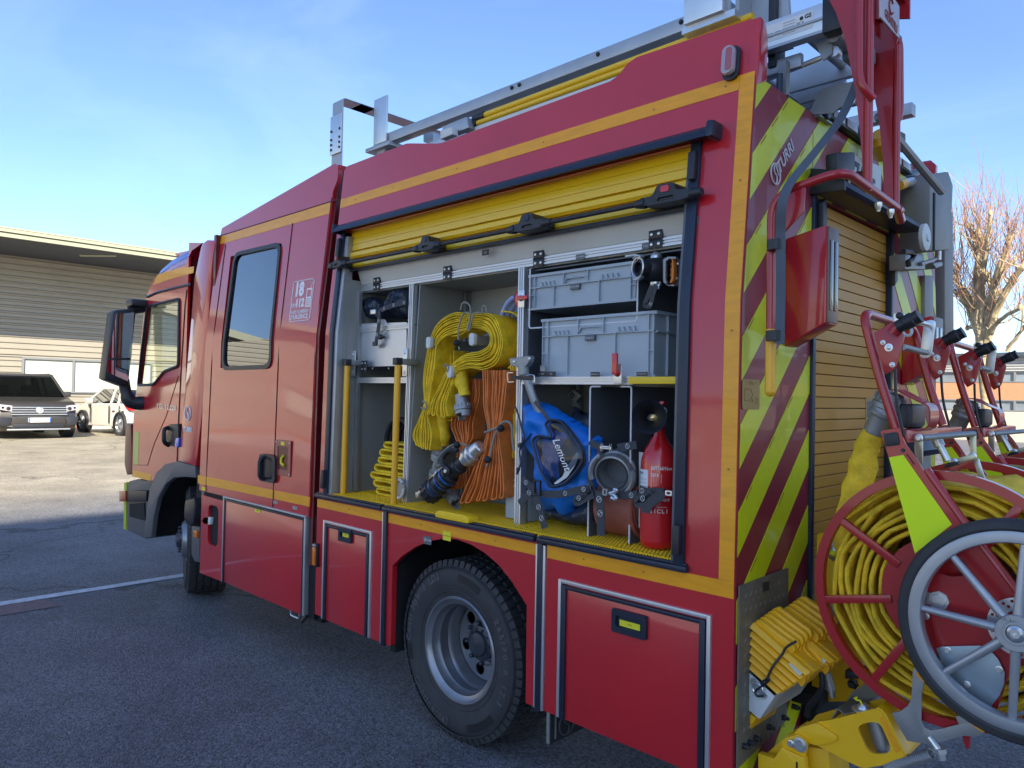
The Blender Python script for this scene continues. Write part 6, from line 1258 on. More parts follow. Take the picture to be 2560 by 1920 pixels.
obj('collar', MB().lathe(p0, p1, [(.14, .024), (.145, .032), (.165, .032), (.167, .036), (.18, .036), (.185, .028), (.21, .028), (.215, .022)], 24), steel, n2)
q = [(-1.609,1.1),(-1.54,1.075)]; coupling((q[0][0], .16, q[0][1]+.01), (.8, -.1, -.45), .03, name='hose_adapter').parent = None
o = bpy.data.objects['hose_adapter']; tag(o, 'dull metal adapter lying behind the black nozzle', 'coupling')
# --- small grey crate between the posts
def tub(name, label, x0, x1, y0, y1, z0, z1, loc=None, rim=.012, ribs=True, group=None):
    t = thing(name, label, 'crate', ((x0+x1)/2, (y0+y1)/2, z0), group); w_ = .004
    obj('wall', MB().box(x0, x1, y0, y0+w_, z0, z1).box(x0, x1, y1-w_, y1, z0, z1).box(x0, x0+w_, y0+w_, y1-w_, z0, z1).box(x1-w_, x1, y0+w_, y1-w_, z0, z1), crate, t, smooth=False)
    obj('base', bx(x0+w_, x1-w_, y0+w_, y1-w_, z0, z0+.006), crate, t, smooth=False)
    r = MB(); r.prism([(x0-rim, y0-rim), (x1+rim, y0-rim), (x1+rim, y1+rim), (x0-rim, y1+rim)], 'z', z1-.006, z1, [[(x0+w_, y0+w_), (x1-w_, y0+w_), (x1-w_, y1-w_), (x0+w_, y1-w_)]]); obj('rim', r, crate, t, smooth=False)
    return t
q = [(-1.213,1.207),(-1.122,1.058)]; sc = tub('small_crate', 'small light grey plastic crate on the floor between orange hose and aluminium post', q[0][0]+.012, q[0][0]+.16, .16, .28, 1.031, 1.031+(q[0][1]-q[1][1])-.0)
obj('rib', MB().box(q[0][0]+.006, q[0][0]+.16, .152, .16, 1.20, 1.205), crate, sc, smooth=False)
# --- corrugated pipe coiled behind the post
pp = MB()
for k in range(4):
    c = (-1.2,1.802); 
    P_ = [(c[0]+.02*k+(-.115-.012*k)*cos(a)*1.0, .20+.03*k, c[1]+.22*sin(a)) for a in [radians(-88+i*8) for i in range(23)]]
    R_ = [.012+.0012*(i % 2) for i in range(len(P_))]; pp.tube(P_, R_, 10)
obj('suction_pipe', pp, pipe, None, 'translucent bluish ribbed pipe coiled behind the right-hand aluminium post', 'pipe')
# --- folded stack of yellow and orange hose in the left bay
fs_ = MB(); rnd = random.Random(5); q = [(-2.217,1.034),(-2.075,1.048),(-2.125,1.256)]; xa, xb = q[0][0], q[1][0]
zz = 1.034; widths = [(.0, 0), (-.02, 0), (-.045, 0), (-.012, 0), (.02, 0), (.03, 0), (.06, 0)]
for k, (dx, _) in enumerate(widths):
    hgt = .030+.004*(k % 2); x0 = xa+.03+dx*1.1; x1 = -1.885
    pts = [(x1, .15, zz), (x0+.05, .15, zz), (x0+.012, .15, zz+.004), (x0, .15, zz+hgt*.45), (x0+.012, .15, zz+hgt*.88), (x0+.05, .15, zz+hgt*.92), (x1, .15, zz+hgt*.75)]
    fs_.ribbon(smooth_path(pts, 4), (0, .085, 0), .012, wob=.01); zz += hgt+.010
obj('folded_hose', fs_, hy, None, 'flat stack of folded yellow hose on the floor behind the second yellow tube', 'hose')
fo_ = MB(); q = [(-2.214,1.255),(-2.133,1.143)]; zz = q[1][1]
for k in range(4): fo_.ribbon(smooth_path([(-1.885, .25, zz), (q[0][0]+.0+.02*(k % 2), .25, zz), (q[0][0]-.02, .25, zz+.015), (q[0][0]+.02, .25, zz+.03), (-1.885, .25, zz+.03)], 4), (0, .08, 0), .012); zz += .042
obj('folded_hose', fo_, ho, None, 'orange folded hose tucked behind the yellow stack in the left bay', 'hose')
cb = MB()
for k in range(5):
    c = (-2.11,1.31); cb.tube([(c[0]+.01*k-.11*cos(a), .24+.02*k, c[1]+.13*sin(a)) for a in [2*pi*i/22 for i in range(23)]], .012, 7)
obj('cable_coil', cb, blk, None, 'coil of thick black cable behind the folded hose in the left bay', 'cable')
q = (-1.903,1.093); rr = MB()
for a0 in (20, 200): rr.tube([(q[0]+.036*cos(radians(a)), .095, q[1]+.047*sin(radians(a))) for a in range(a0+20, a0+165, 12)], .007, 8)
ro = obj('white_coupling', MB().lathe((q[0], .10, q[1]), (q[0], .16, q[1]), [(0, .030), (.0, .040), (.05, .042), (.055, .03)], 26), dalu, None, 'black coupling with two white lugs low beside the aluminium post', 'coupling'); obj('lug_ring', rr, white, ro)
wr = MB(); q = [(-2.443,1.076),(-2.429,1.035)]; wr.tube([(q[0][0], .25, q[0][1]), (q[0][0]-.015, .25, q[0][1]-.03), (q[1][0], .25, q[1][1])], .012, 8).lathe((q[0][0]+.01, .24, q[0][1]+.01), (q[0][0]+.01, .26, q[0][1]+.01), [(0, .012), (0, .024), (.02, .024), (.02, .012)], 14); obj('spanner', wr, dalu, None, 'grey hook spanner on the floor left of the folded hose', 'spanner')
# --- soft goods: puffy shapes
def inside(q, pl):
    c = False; j = len(pl)-1
    for i in range(len(pl)):
        xi, yi = pl[i]; xj, yj = pl[j]
        if (yi > q[1]) != (yj > q[1]) and q[0] < (xj-xi)*(q[1]-yi)/(yj-yi)+xi: c = not c
        j = i
    return c
def dist_edge(q, pl):
    d = 9
    for i in range(len(pl)):
        a = Vector(pl[i]); b = Vector(pl[(i+1) % len(pl)]); ab = b-a; t = max(0, min(1, (Vector(q)-a).dot(ab)/max(ab.length_squared, 1e-9))); d = min(d, (Vector(q)-a-ab*t).length)
    return d
def pillow(poly, y0, bulge, res=.012, crease=.006, cs=14., edge_r=.08, back=.0):
    """closed cushion: front bulges toward -y from plane y0, back toward +y"""
    xs = [p[0] for p in poly]; zs = [p[1] for p in poly]; pts = []; nP = len(poly); P_ = []
    for i in range(nP):
        a = Vector(poly[i]); b = Vector(poly[(i+1) % nP]); m_ = max(1, int((b-a).length/res))
        for k in range(m_): P_.append(tuple(a+(b-a)*k/m_))
    ed = [(i, (i+1) % len(P_)) for i in range(len(P_))]; pts = [Vector(p) for p in P_]; x_ = min(xs); r = 0
    while x_ < max(xs):
        z_ = min(zs)+(res*.5 if r % 2 else 0)
        while z_ < max(zs):
            if inside((x_, z_), poly) and dist_edge((x_, z_), poly) > res*.5: pts.append(Vector((x_, z_)))
            z_ += res
        x_ += res*.87; r += 1
    R = delaunay_2d_cdt(pts, ed, [], 1, 1e-6); vs, fs = R[0], R[2]; mb = MB(); Fv = []; Bv = []
    for v in vs:
        d = min(1, dist_edge(v, poly)/edge_r); h = sqrt(max(0, 1-(1-d)**2))
        n_ = noise.noise(Vector((v[0]*cs, y0*7, v[1]*cs)))+.5*noise.noise(Vector((v[0]*cs*2.3, 3, v[1]*cs*2.1+v[0]*9)))
        Fv.append((v[0], y0-bulge*h+crease*n_*min(1, d*3)*2, v[1])); Bv.append((v[0], y0+(bulge*.6*h if not back else back), v[1]))
    n = len(vs); tris = [f for f in fs if inside(tuple(sum((vs[i] for i in f), Vector((0, 0)))/len(f)), poly)]
    V = mb.add(Fv+Bv, [tuple(f) for f in tris]+[tuple(i+n for i in f[::-1]) for f in tris]); bmesh.ops.remove_doubles(mb.b, verts=mb.b.verts, dist=1e-5); return mb
# dark tarpaulin in the left tray with its strap
obj('tarpaulin', pillow([(-2.419,2.001),(-2.428,2.088),(-2.371,2.119),(-2.293,2.108),(-2.224,2.058),(-2.192,2.09),(-2.137,2.134),(-2.081,2.148),(-1.987,2.135),(-1.976,2.026),(-1.982,1.977)], .22, .06, crease=.018, cs=18), navy, None, 'crumpled dark blue tarpaulin stuffed in the upper left tray', 'tarpaulin')
def strap(pts, yv, wdt, label, name='strap', logos=(), m=None, depth=None, cat='strap', group='emblem printed retaining straps'):
    """webbing seen flat on: pts (x,z) centre line, width across it"""
    P = smooth_path([(p[0], yv if depth is None else depth[i], p[1]) for i, p in enumerate(pts)], 5); mb = MB(); L_ = []; wdt *= .86
    for i, p in enumerate(P):
        t = (P[min(i+1, len(P)-1)]-P[max(i-1, 0)]).normalized(); n_ = Vector((t.z, 0, -t.x)).normalized()*wdt/2; L_.append((p-n_, p+n_))
    V = []
    for a, b in L_: V += [a, b, b+Vector((0, .003, 0)), a+Vector((0, .003, 0))]
    F = []
    for i in range(len(L_)-1):
        o_ = i*4; F += [(o_, o_+1, o_+5, o_+4), (o_+1, o_+2, o_+6, o_+5), (o_+2, o_+3, o_+7, o_+6), (o_+3, o_, o_+4, o_+7)]
    F += [(0, 1, 2, 3), (len(V)-4, len(V)-3, len(V)-2, len(V)-1)]
    mb.add(V, F); o = obj(name, mb, m or web, None, label, cat, group)
    for f in logos:
        i = int(f*(len(P)-1)); t = (P[min(i+1, len(P)-1)]-P[max(i-1, 0)]).normalized(); s_ = MB(); swirl_mb(s_, P[i]+Vector((0, -.002, 0)), wdt*.30, t, Vector((-t.z, 0, t.x)), .22); obj('emblem', s_, lgrey, o)
    return o
strap([(-1.919,2.045),(-2.002,2.04),(-2.088,2.029),(-2.152,2.016)], .125, .030, 'dark strap with round emblems crossing the tarpaulin', logos=(.1, .45, .75)); strap([(-2.146,2.013),(-2.142,1.946),(-2.153,1.889),(-2.167,1.84)], .118, .034, 'dark strap end hanging from the tarpaulin tray', logos=(.32, .68))
q = (-2.171,1.84); obj('strap_tip', bx(q[0]-.018, q[0]+.018, .112, .124, q[1]-.012, q[1]+.012, bev=.003), blk, bpy.data.objects['strap.001'])
q = (-2.184,2.013); obj('buckle', bx(q[0]-.03, q[0]+.02, .11, .12, q[1]-.012, q[1]+.012, bev=.003), steel, bpy.data.objects['strap'])
# --- big grey crates
def big_crate(label, x0, x1, y0, dep, z0, z1, spec):
    t = tub('storage_crate', label, x0, x1, y0, y0+dep, z0, z1, rim=.010, group='grey crates in the right bay'); H = z1-z0; Wd = x1-x0; yr = y0-.011
    def rib(name, a, b, c, d): obj(name, bx(a, b, yr, y0, c, d, bev=.001), crate, t, smooth=False)
    rib('lip', x0-.008, x1+.008, z1-.012, z1-.0); rib('lip', x0-.008, x1+.008, z0, z0+.010); zb = z0+H*spec['band']; rib('band', x0, x1, zb-.0025, zb+.0025)
    for u in (.055, .955): rib('rib', x0+Wd*u-.002, x0+Wd*u+.002, z0+.01, z1-.012)
    rib('rib', x1-.003, x1, z0+.01, z1-.012); rib('rib', x0, x0+.003, z0+.01, z1-.012)
    for u in (.25, .68): rib('rib', x0+Wd*u-.002, x0+Wd*u+.002, z0+.01, zb)
    for u in (.345, .575): rib('rib', x0+Wd*u-.002, x0+Wd*u+.002, zb, z1-.012)
    for u in (.0, .955): rib('rib', x0+Wd*u, x0+Wd*u+Wd*.05, z0+H*.40, z0+H*.40+.004)
    gx0, gx1 = x0+Wd*.352, x0+Wd*.568; gz = zb+(z1-zb)*.34
    obj('grip_lip', MB().tube(arc_path([(gx0, yr+.004, gz-.012), (gx0+.01, yr+.001, gz+.004), (gx1-.01, yr+.001, gz+.004), (gx1, yr+.004, gz-.012)], .01), .004, 6), crate, t)
    for u in (.11, .15, .19, .23, .69, .735, .78, .825, ):
        a = x0+Wd*u; obj('gusset', MB().prism([(a, zb), (a+.015, zb), (a+.0075, zb+.022)], 'y', yr, y0), crate, t, smooth=False)
    tg = x0+Wd*.46; obj('name_tag', bx(tg-.024, tg+.024, yr-.003, y0, zb-.026, zb-.004, bev=.001), dpanel, t); text(spec['txt'], .008, lgrey, t, (tg, yr-.0033, zb-.015), (1, 0, 0), (0, 0, 1), .0001)
    return t
q = [(-1.058,2.097),(-0.492,2.097),(-0.489,1.936),(-1.054,1.943)]
big_crate('upper grey plastic crate, shallow, held in the dark sheet drawer', q[0][0]+.012, q[1][0]+.0, .135, .33, (q[3][1]+q[2][1])/2+.004, (q[0][1]+q[1][1])/2, {'band': .62, 'txt': 'SACS TAMPON'})
q = [(-0.953,1.898),(-0.396,1.9),(-0.392,1.683),(-0.948,1.695)]
c2_ = big_crate('lower and deeper grey plastic crate standing on the aluminium shelf', q[0][0], q[1][0], .12, .34, 1.652, (q[0][1]+q[1][1])/2, {'band': .70, 'txt': 'BACHE A P'})
x1 = q[1][0]
for yy in (.19, .30, .42): obj('side_rib', bx(x1, x1+.010, yy, yy+.004, 1.66, q[0][1]-.01), crate, c2_, smooth=False)
obj('side_band', bx(x1, x1+.010, .12, .45, 1.82, 1.825), crate, c2_, smooth=False); obj('side_lip', bx(x1, x1+.012, .11, .46, q[0][1]-.012, q[0][1]), crate, c2_, smooth=False)
part('stop_angle', MB().prism([(-0.944,1.68),(-0.944,1.703),(-0.918,1.7),(-0.917,1.68)], 'y', .09, .094), alug)
# --- ball valve coupling and saw on the right of the upper bay
q = (-0.439,2.055); vc = thing('valve_coupling', 'black valve with a silver ring strapped beside the upper grey crate', 'valve', (q[0], .06, q[1]-.05))
ax = Vector((.30, .95, -.03)).normalized(); c0 = Vector((q[0], .06, q[1]))
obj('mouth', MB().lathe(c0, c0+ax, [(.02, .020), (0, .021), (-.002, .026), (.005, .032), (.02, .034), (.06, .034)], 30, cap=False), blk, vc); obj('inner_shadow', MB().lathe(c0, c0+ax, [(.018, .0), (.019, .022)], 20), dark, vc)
u = ax.cross(Vector((0, 0, 1))).normalized(); v = Vector((0, 0, 1))
obj('lug_ring', MB().tube([c0+u*.033*cos(t)+v*.037*sin(t)-ax*.0 for t in [2*pi*k/28 for k in range(28)]], .0035, 6, closed=True), steel, vc)
for a0 in (55, 235): obj('lug', MB().ribbon([c0-ax*.006+u*.040*cos(radians(a))+v*.044*sin(radians(a)) for a in range(a0, a0+80, 10)], ax*.018, .009), steel, vc)
obj('valve_body', MB().lathe(c0+ax*.04, c0+ax, [(0, .034), (.01, .042), (.05, .050), (.09, .048), (.12, .038), (.16, .036)], 28), blk, vc)
for s_ in (-1, 1): obj('cap_nut', MB().lathe(c0+ax*.085+v*s_*.045, c0+ax*.085+v*s_*.075, [(0, .022), (.010, .022), (.016, .018), (.024, .010)], 10), steel, vc)
obj('lever', MB().tube(arc_path([c0+ax*.13+v*.05, c0+ax*.15+v*.0+Vector((0, -.05, 0)), c0+ax*.13-v*.07+Vector((0, -.05, 0))], .02), .008, 8), steel, vc)
sw_ = thing('hand_saw', 'folding saw frame with an orange finger grip in the top right corner of the locker', 'saw', ((-0.33,2.035)[0], .12, 1.9))
obj('frame', MB().prism([(-0.358,2.082),(-0.336,2.09),(-0.305,2.086),(-0.301,2.077),(-0.331,2.081),(-0.345,2.073),(-0.345,2.005),(-0.335,1.99),(-0.308,1.986),(-0.309,1.979),(-0.335,1.983),(-0.353,1.996),(-0.356,2.01)], 'y', .10, .115, bev=.003), dalu, sw_)
obj('grip', MB().prism(rpoly([(-0.318,2.079),(-0.309,2.076),(-0.305,2.037),(-0.306,2.001),(-0.316,1.988),(-0.321,1.991),(-0.32,2.002),(-0.317,2.011),(-0.322,2.021),(-0.317,2.029),(-0.321,2.039),(-0.316,2.05),(-0.32,2.057),(-0.315,2.068)], .006), 'y', .092, .122, bev=.003), orange, sw_)
obj('back_plate', MB().prism([(-0.31,2.091),(-0.287,2.07),(-0.282,2.036),(-0.286,1.998),(-0.301,1.979),(-0.315,1.979),(-0.31,2.034)], 'y', .112, .125, bev=.003), blk, sw_)
for a, b in [(-0.3,2.061),(-0.303,2.008)]: obj('screw', MB().lathe((a, .112, b), (a, .107, b), [(0, .006), (.004, .004)], 10), steel, sw_)
strap([(-0.353,1.982),(-0.362,1.964),(-0.37,1.942),(-0.378,1.911),(-0.394,1.911),(-0.402,1.917),(-0.386,1.952),(-0.373,1.981)], .055, .022, 'looped black strap hanging below the valve coupling', logos=(.4,), m=blk)
# --- crow bar / standpipe leaning over the blue bag
q = [(-1.004,1.738),(-0.994,1.674),(-0.96,1.566),(-0.927,1.459)]
sp_ = thing('standpipe', 'grey steel standpipe with a T head clipped to the right-hand post', 'standpipe', (q[3][0], .1, 1.2)); ptop, pb = q[1], q[3]
obj('tube', MB().tube([(ptop[0], .045, ptop[1]+.01), (q[2][0], .07, q[2][1]), (pb[0]+.01, .13, pb[1]-.05)], .0175, 14), alug, sp_)
obj('collar', MB().lathe((ptop[0]-.001, .043, ptop[1]+.035), (ptop[0]+.002, .045, ptop[1]-.02), [(0, .017), (0, .023), (.045, .023), (.05, .019)], 18), dalu, sp_)
obj('head', MB().prism(rpoly([(-1.065,1.735),(-1.058,1.702),(-1.032,1.697),(-1.016,1.693),(-0.969,1.696),(-0.951,1.717),(-0.946,1.741),(-0.964,1.741),(-1.046,1.734)], .006), 'y', .028, .060, bev=.004), dalu, sp_)
for a, b in [(-1.033,1.718),(-0.946,1.729)]: obj('bolt', MB().lathe((a, .028, b), (a, .022, b), [(0, .008), (.004, .007), (.006, .003)], 10), steel, sp_)
q = [(-1.076,1.652),(-0.925,1.648)]; cl = part('clip', MB().ribbon([(q[0][0]+.02, .035, q[0][1]-.008), (q[1][0], .035, q[1][1]-.008)], (0, 0, .016), .004), blk); part('clip_wire', MB().tube(arc_path([(q[0][0]+.035, .03, q[0][1]+.02), (q[0][0], .03, q[0][1]+.02), (q[0][0]+.005, .03, q[0][1]-.02), (q[0][0]+.04, .03, q[0][1]-.018)], .006), .0025, 5), steel, cl)
part('clip_wire', MB().tube(arc_path([(q[1][0]-.03, .03, q[1][1]+.016), (q[1][0]+.005, .03, q[1][1]+.012), (q[1][0]+.005, .03, q[1][1]-.02), (q[1][0]-.03, .03, q[1][1]-.018)], .006), .0025, 5), steel, cl)
# --- blue bag
bagp = [(-1.077,1.539),(-1.004,1.551),(-0.952,1.546),(-0.919,1.536),(-0.865,1.509),(-0.752,1.464),(-0.708,1.438),(-0.654,1.412),(-0.669,1.362),(-0.657,1.305),(-0.672,1.255),(-0.655,1.215),(-0.728,1.162),(-0.777,1.127),(-0.809,1.079),(-0.844,1.08),(-0.856,1.109),(-0.949,1.084),(-0.966,1.131),(-0.989,1.226),(-0.997,1.305),(-1.039,1.342),(-1.065,1.399),(-1.063,1.444)]
BG = obj('rescue_bag', pillow(bagp, .15, .085, res=.010, crease=.014, cs=10, edge_r=.09), bluef, None, 'bright blue rescue bag with a clear vinyl pocket slumped at the foot of the post', 'bag')
obj('bag_base', pillow([(-0.949,1.111),(-0.856,1.126),(-0.799,1.116),(-0.728,1.158),(-0.67,1.189),(-0.663,1.079),(-0.731,1.055),(-0.831,1.048),(-0.907,1.059),(-0.948,1.08)], .16, .07, res=.014, crease=.008), navy, BG)
obj('bag_hood', pillow([(-0.883,1.532),(-0.825,1.512),(-0.768,1.502),(-0.766,1.402),(-0.811,1.422),(-0.858,1.451),(-0.887,1.481)], .24, .05, res=.016, crease=.01), navy, BG)
vp = [(-0.867,1.459),(-0.85,1.477),(-0.81,1.48),(-0.776,1.467),(-0.698,1.393),(-0.673,1.341),(-0.686,1.303),(-0.749,1.24),(-0.804,1.216),(-0.838,1.214),(-0.861,1.238),(-0.898,1.287),(-0.923,1.346),(-0.936,1.388),(-0.906,1.412),(-0.837,1.411)]
vt = smooth_path([(a, .045, b) for a, b in vp]+[(vp[0][0], .045, vp[0][1])], 4)
obj('pocket_piping', MB().tube(vt, .006, 6), navy, BG)
obj('vinyl_pocket', pillow([(p.x, p.z) for p in vt[:-1]], .058, .014, res=.014, crease=.004, cs=9, edge_r=.05, back=.066), gl_vinyl, BG)
obj('pocket_panel', MB().prism([(p.x, p.z) for p in vt[:-1]], 'y', .0665, .0685), navy, BG, smooth=False)
q = (-0.767,1.339); tb = text('Lemont', .052, white, BG, (q[0]-.01, .040, q[1]+.01), (.50, 0, -.87), (.87, 0, .50), .0004, .0003, shear=.45, squash=.85, name='pocket_lettering')
obj('grey_wing', MB().prism(rpoly([(-0.756,1.294),(-0.729,1.325),(-0.703,1.36),(-0.692,1.352),(-0.707,1.31),(-0.749,1.257),(-0.804,1.224),(-0.821,1.225),(-0.771,1.259)], .01), 'y', .046, .048), lgrey, BG, smooth=False)
obj('draw_cord', MB().tube(smooth_path(line3([(-1.048,1.533),(-1.025,1.491),(-1.005,1.438),(-0.989,1.403),(-1.003,1.367),(-1.015,1.34),(-1.007,1.296),(-1.016,1.269)], .05), 4), .004, 6), navy, BG); obj('cord_lock', MB().lathe(((-1.009,1.365)[0], .045, (-1.009,1.358)[1]), ((-1.009,1.365)[0], .045, (-1.009,1.371)[1]), [(0, .007), (.01, .010), (.02, .006)], 10), blk, BG)
obj('draw_cord', MB().tube(smooth_path(line3([(-1.003,1.367),(-0.964,1.409),(-0.956,1.418)], .055), 4), .004, 6), navy, BG)
obj('shoulder_strap', MB().ribbon(smooth_path(line3([(-0.945,1.546),(-0.909,1.516),(-0.867,1.474),(-0.861,1.466)], .055), 4), (.012, 0, .012), .003), navy, BG); obj('hook_tip', MB().tube(smooth_path(line3([(-1.024,1.272),(-1.027,1.258),(-1.015,1.268),(-1.03,1.245)], .05), 3), .005, 6), navy, BG)
# --- retaining straps across bag, hose and extinguisher
strap([(-0.874,1.18),(-0.808,1.185),(-0.742,1.196),(-0.678,1.215),(-0.616,1.228)], .030, .034, 'grey retaining strap with round emblems crossing the blue bag', logos=(.5, .85)); strap([(-0.9,1.167),(-0.881,1.126),(-0.869,1.093),(-0.847,1.045)], .030, .040, 'strap end hanging down in front of the bag base', logos=(.35, .78))
strap([(-0.907,1.205),(-0.947,1.17),(-0.995,1.126)], .032, .036, 'strap end sticking out left across the post', logos=(.45,)); strap([(-0.989,1.227),(-0.958,1.214),(-0.93,1.2)], .040, .034, 'short strap leaving the post above the floor', logos=(.4,))
strap([(-0.62,1.223),(-0.66,1.192),(-0.687,1.177),(-0.681,1.167),(-0.64,1.19),(-0.604,1.206)], .030, .034, 'loose strap loop between the bag and the brown hose', logos=(.3,)); strap([(-0.575,1.222),(-0.572,1.182),(-0.566,1.127),(-0.564,1.056)], .028, .042, 'broad strap hanging over the rolled brown hose', logos=(.27, .62))
strap([(-0.508,1.216),(-0.46,1.217),(-0.414,1.224)], .045, .034, 'strap running from the white hook to the divider sheet', logos=(.7,)); strap([(-0.646,1.405),(-0.62,1.39),(-0.594,1.387)], .055, .030, 'upper grey strap from the left divider to the ratchet buckle'); strap([(-0.514,1.388),(-0.476,1.395),(-0.429,1.403)], .055, .034, 'upper grey strap from the ratchet buckle to the right divider', logos=(.6,))
strap([(-0.588,1.384),(-0.604,1.342),(-0.629,1.308),(-0.639,1.259),(-0.62,1.224),(-0.609,1.189)], .048, .026, 'twisted grey strap dropping from the ratchet buckle'); strap([(-0.405,1.246),(-0.377,1.239),(-0.337,1.242),(-0.297,1.247)], .042, .034, 'strap across the red extinguisher to its steel buckle', logos=(.25,))
strap([(-0.289,1.248),(-0.323,1.222),(-0.358,1.188),(-0.362,1.167)], .022, .040, 'strap tail hanging below the extinguisher label'); strap([(-0.339,1.238),(-0.365,1.22),(-0.397,1.211),(-0.401,1.194),(-0.37,1.205),(-0.339,1.227)], .030, .036, 'doubled strap loop left of the extinguisher', logos=(.3,))
bk = [(-0.553,1.235),(-0.53,1.209),(-0.513,1.229),(-0.484,1.205),(-0.568,1.394),(-0.516,1.381),(-0.28,1.256),(-0.252,1.237),(-0.904,1.236),(-0.867,1.173)]
def bkl(i, label, m=steel, y_=.018): a, b = bk[i], bk[i+1]; return obj('buckle', MB().prism(rrect(a[0], b[0], b[1], a[1], .004), 'y', y_, y_+.010, [rrect(a[0]+.007, b[0]-.007, b[1]+.006, a[1]-.006, .003)], bev=.0015), m, None, label, 'buckle', 'strap buckles')
bkl(0, 'dark steel slider buckle above the brown hose', dalu); bkl(4, 'bright ratchet buckle on the upper strap'); bkl(6, 'steel buckle at the extinguisher edge'); bkl(8, 'black plastic buckle in front of the blue bag', blk)
hk = MB(); hk.tube(smooth_path(line3([(-0.518,1.22),(-0.498,1.215),(-0.486,1.206),(-0.498,1.201),(-0.51,1.206)], .018), 4), .007, 8).tube(smooth_path(line3([(-0.518,1.22),(-0.499,1.226),(-0.484,1.236),(-0.499,1.236)], .018), 4), .007, 8); obj('hook', hk, steel, None, 'white metal double hook on the lower strap between bag and extinguisher', 'hook')
# --- rolled brown hose with its big coupling
q = [(-0.67,1.164),(-0.455,1.063)]; cxz = (-0.621,1.107)
rl = MB(); x0, x1 = (-0.663,1.111)[0], (-0.459,1.137)[0]; zc = 1.03+.118
def rollx(mb, xa, xb, yc, zc, R0, turns, th): 
    n = int(turns*28); P = []
    for k in range(n+1): a = 2*pi*turns*k/n; r = R0-th*1.25*a/(2*pi); P.append((xa, yc+r*cos(a+2.2), zc+r*sin(a+2.2)))
    mb.ribbon(P, (xb-xa, 0, 0), th)
rollx(rl, x0+.012, x0+.195, .20, zc, .112, 6, .014)
HR = obj('rolled_hose', rl, hb, None, 'brown rubber hose rolled up tight under the large grey coupling', 'hose')
obj('outer_wrap', pillow([(-0.681,1.172),(-0.64,1.245),(-0.599,1.25),(-0.573,1.237),(-0.489,1.233),(-0.489,1.185),(-0.527,1.173),(-0.628,1.178)], .17, .05, res=.02, crease=.003), hb, HR)
rl = MB(); rollx(rl, x0+.20, x0+.255, .26, zc-.005, .108, 5, .014); obj('hose_turn', rl, hb, HR)
cc = (-0.535,1.287); c0 = Vector((cc[0], .055, cc[1])); ax = Vector((-.28, .93, .19)).normalized()
LC = thing('large_coupling', 'large dull grey suction coupling with its open mouth facing out above the rolled hose', 'coupling', (c0.x, .1, c0.z-.1))
obj('ring', MB().lathe(c0, c0+ax, [(.09, .052), (.02, .056), (.0, .058), (-.004, .062), (-.002, .070), (.01, .073), (.035, .073), (.04, .080), (.06, .080), (.065, .070), (.18, .068)], 40, cap=False), dalu, LC)
obj('seal', MB().lathe(c0, c0+ax, [(.004, .055), (-.002, .058), (-.005, .063), (.002, .066)], 40, cap=False), rub, LC); obj('liner', MB().lathe(c0+ax*.08, c0+ax, [(0, .0), (.001, .055)], 30), dpanel, LC)
u = ax.cross(Vector((0, 0, 1))).normalized(); v = u.cross(ax)
for a0 in (-62, 118): obj('lug', MB().ribbon([c0-ax*.020+u*.083*cos(radians(-a))+v*.083*sin(radians(a)) for a in range(a0, a0+84, 7)], ax*.035, .018), dalu, LC)
# --- loose grey hook behind the bag
obj('wall_hook', MB().prism([(-1.079,1.58),(-1.038,1.612),(-0.991,1.581),(-1.021,1.554),(-0.996,1.528),(-1.049,1.529),(-1.047,1.561)], 'y', .42, .44, [[(-1.07,1.58),(-1.047,1.597),(-1.026,1.583),(-1.048,1.566)]], bev=.003), dalu, None, 'grey metal loop head standing at the back of the lower right bay', 'hook')
# --- extinguisher
q = [(-0.384,1.355),(-0.379,1.041),(-0.386,1.46)]; ex, ey = q[1][0], .13; R = .067; zb = 1.031; zt = (-0.373,1.453)[1]
EX = thing('fire_extinguisher', 'red CO2 fire extinguisher with black horn strapped upright at the right end of the locker', 'extinguisher', (ex, ey, zb)); H = zt-zb
obj('cylinder', MB().lathe((ex, ey, zb), (ex, ey, zt), [(0, R*.80), (.003, R*.88), (.014, R*.985), (.03, R), (H-.13, R), (H-.10, R*.97), (H-.065, R*.80), (H-.035, R*.52), (H-.015, R*.33), (H+.01, R*.30), (H+.03, R*.30)], 48), exred, EX)
hc = (-0.351,1.509); c0 = Vector((hc[0], .02, hc[1])); ax = Vector((-.50, .86, -.06)).normalized()
obj('horn', MB().lathe(c0, c0+ax, [(.10, .010), (.085, .016), (.03, .044), (.0, .060), (-.006, .0615), (-.003, .0585), (.03, .040), (.08, .012), (.081, .0)], 40, cap=False), blk, EX)
obj('horn_jet', MB().lathe(c0+ax*.075+Vector((.012, 0, 0)), c0+ax*.03+Vector((.010, 0, 0)), [(0, .013), (.008, .013), (.010, .008), (.02, .008), (.022, .003)], 16), mat('brass', (.75, .55, .25), .25, metal=1), EX)
obj('valve', MB().lathe((ex, ey, zt), (ex, ey, zt+.07), [(0, .018), (.03, .020), (.05, .016), (.07, .012)], 16), steel, EX)
obj('lever', MB().prism([(-0.389,1.544),(-0.367,1.565),(-0.348,1.564),(-0.362,1.544),(-0.375,1.534),(-0.357,1.515),(-0.347,1.5),(-0.361,1.504),(-0.379,1.519)], 'y', .11, .135, bev=.003), exred, EX)
obj('carry_ring', MB().tube([((-0.349,1.528)[0]+.012*cos(t), .11, (-0.349,1.528)[1]+.012*sin(t)) for t in [2*pi*k/16 for k in range(16)]], .002, 5, closed=True), steel, EX)
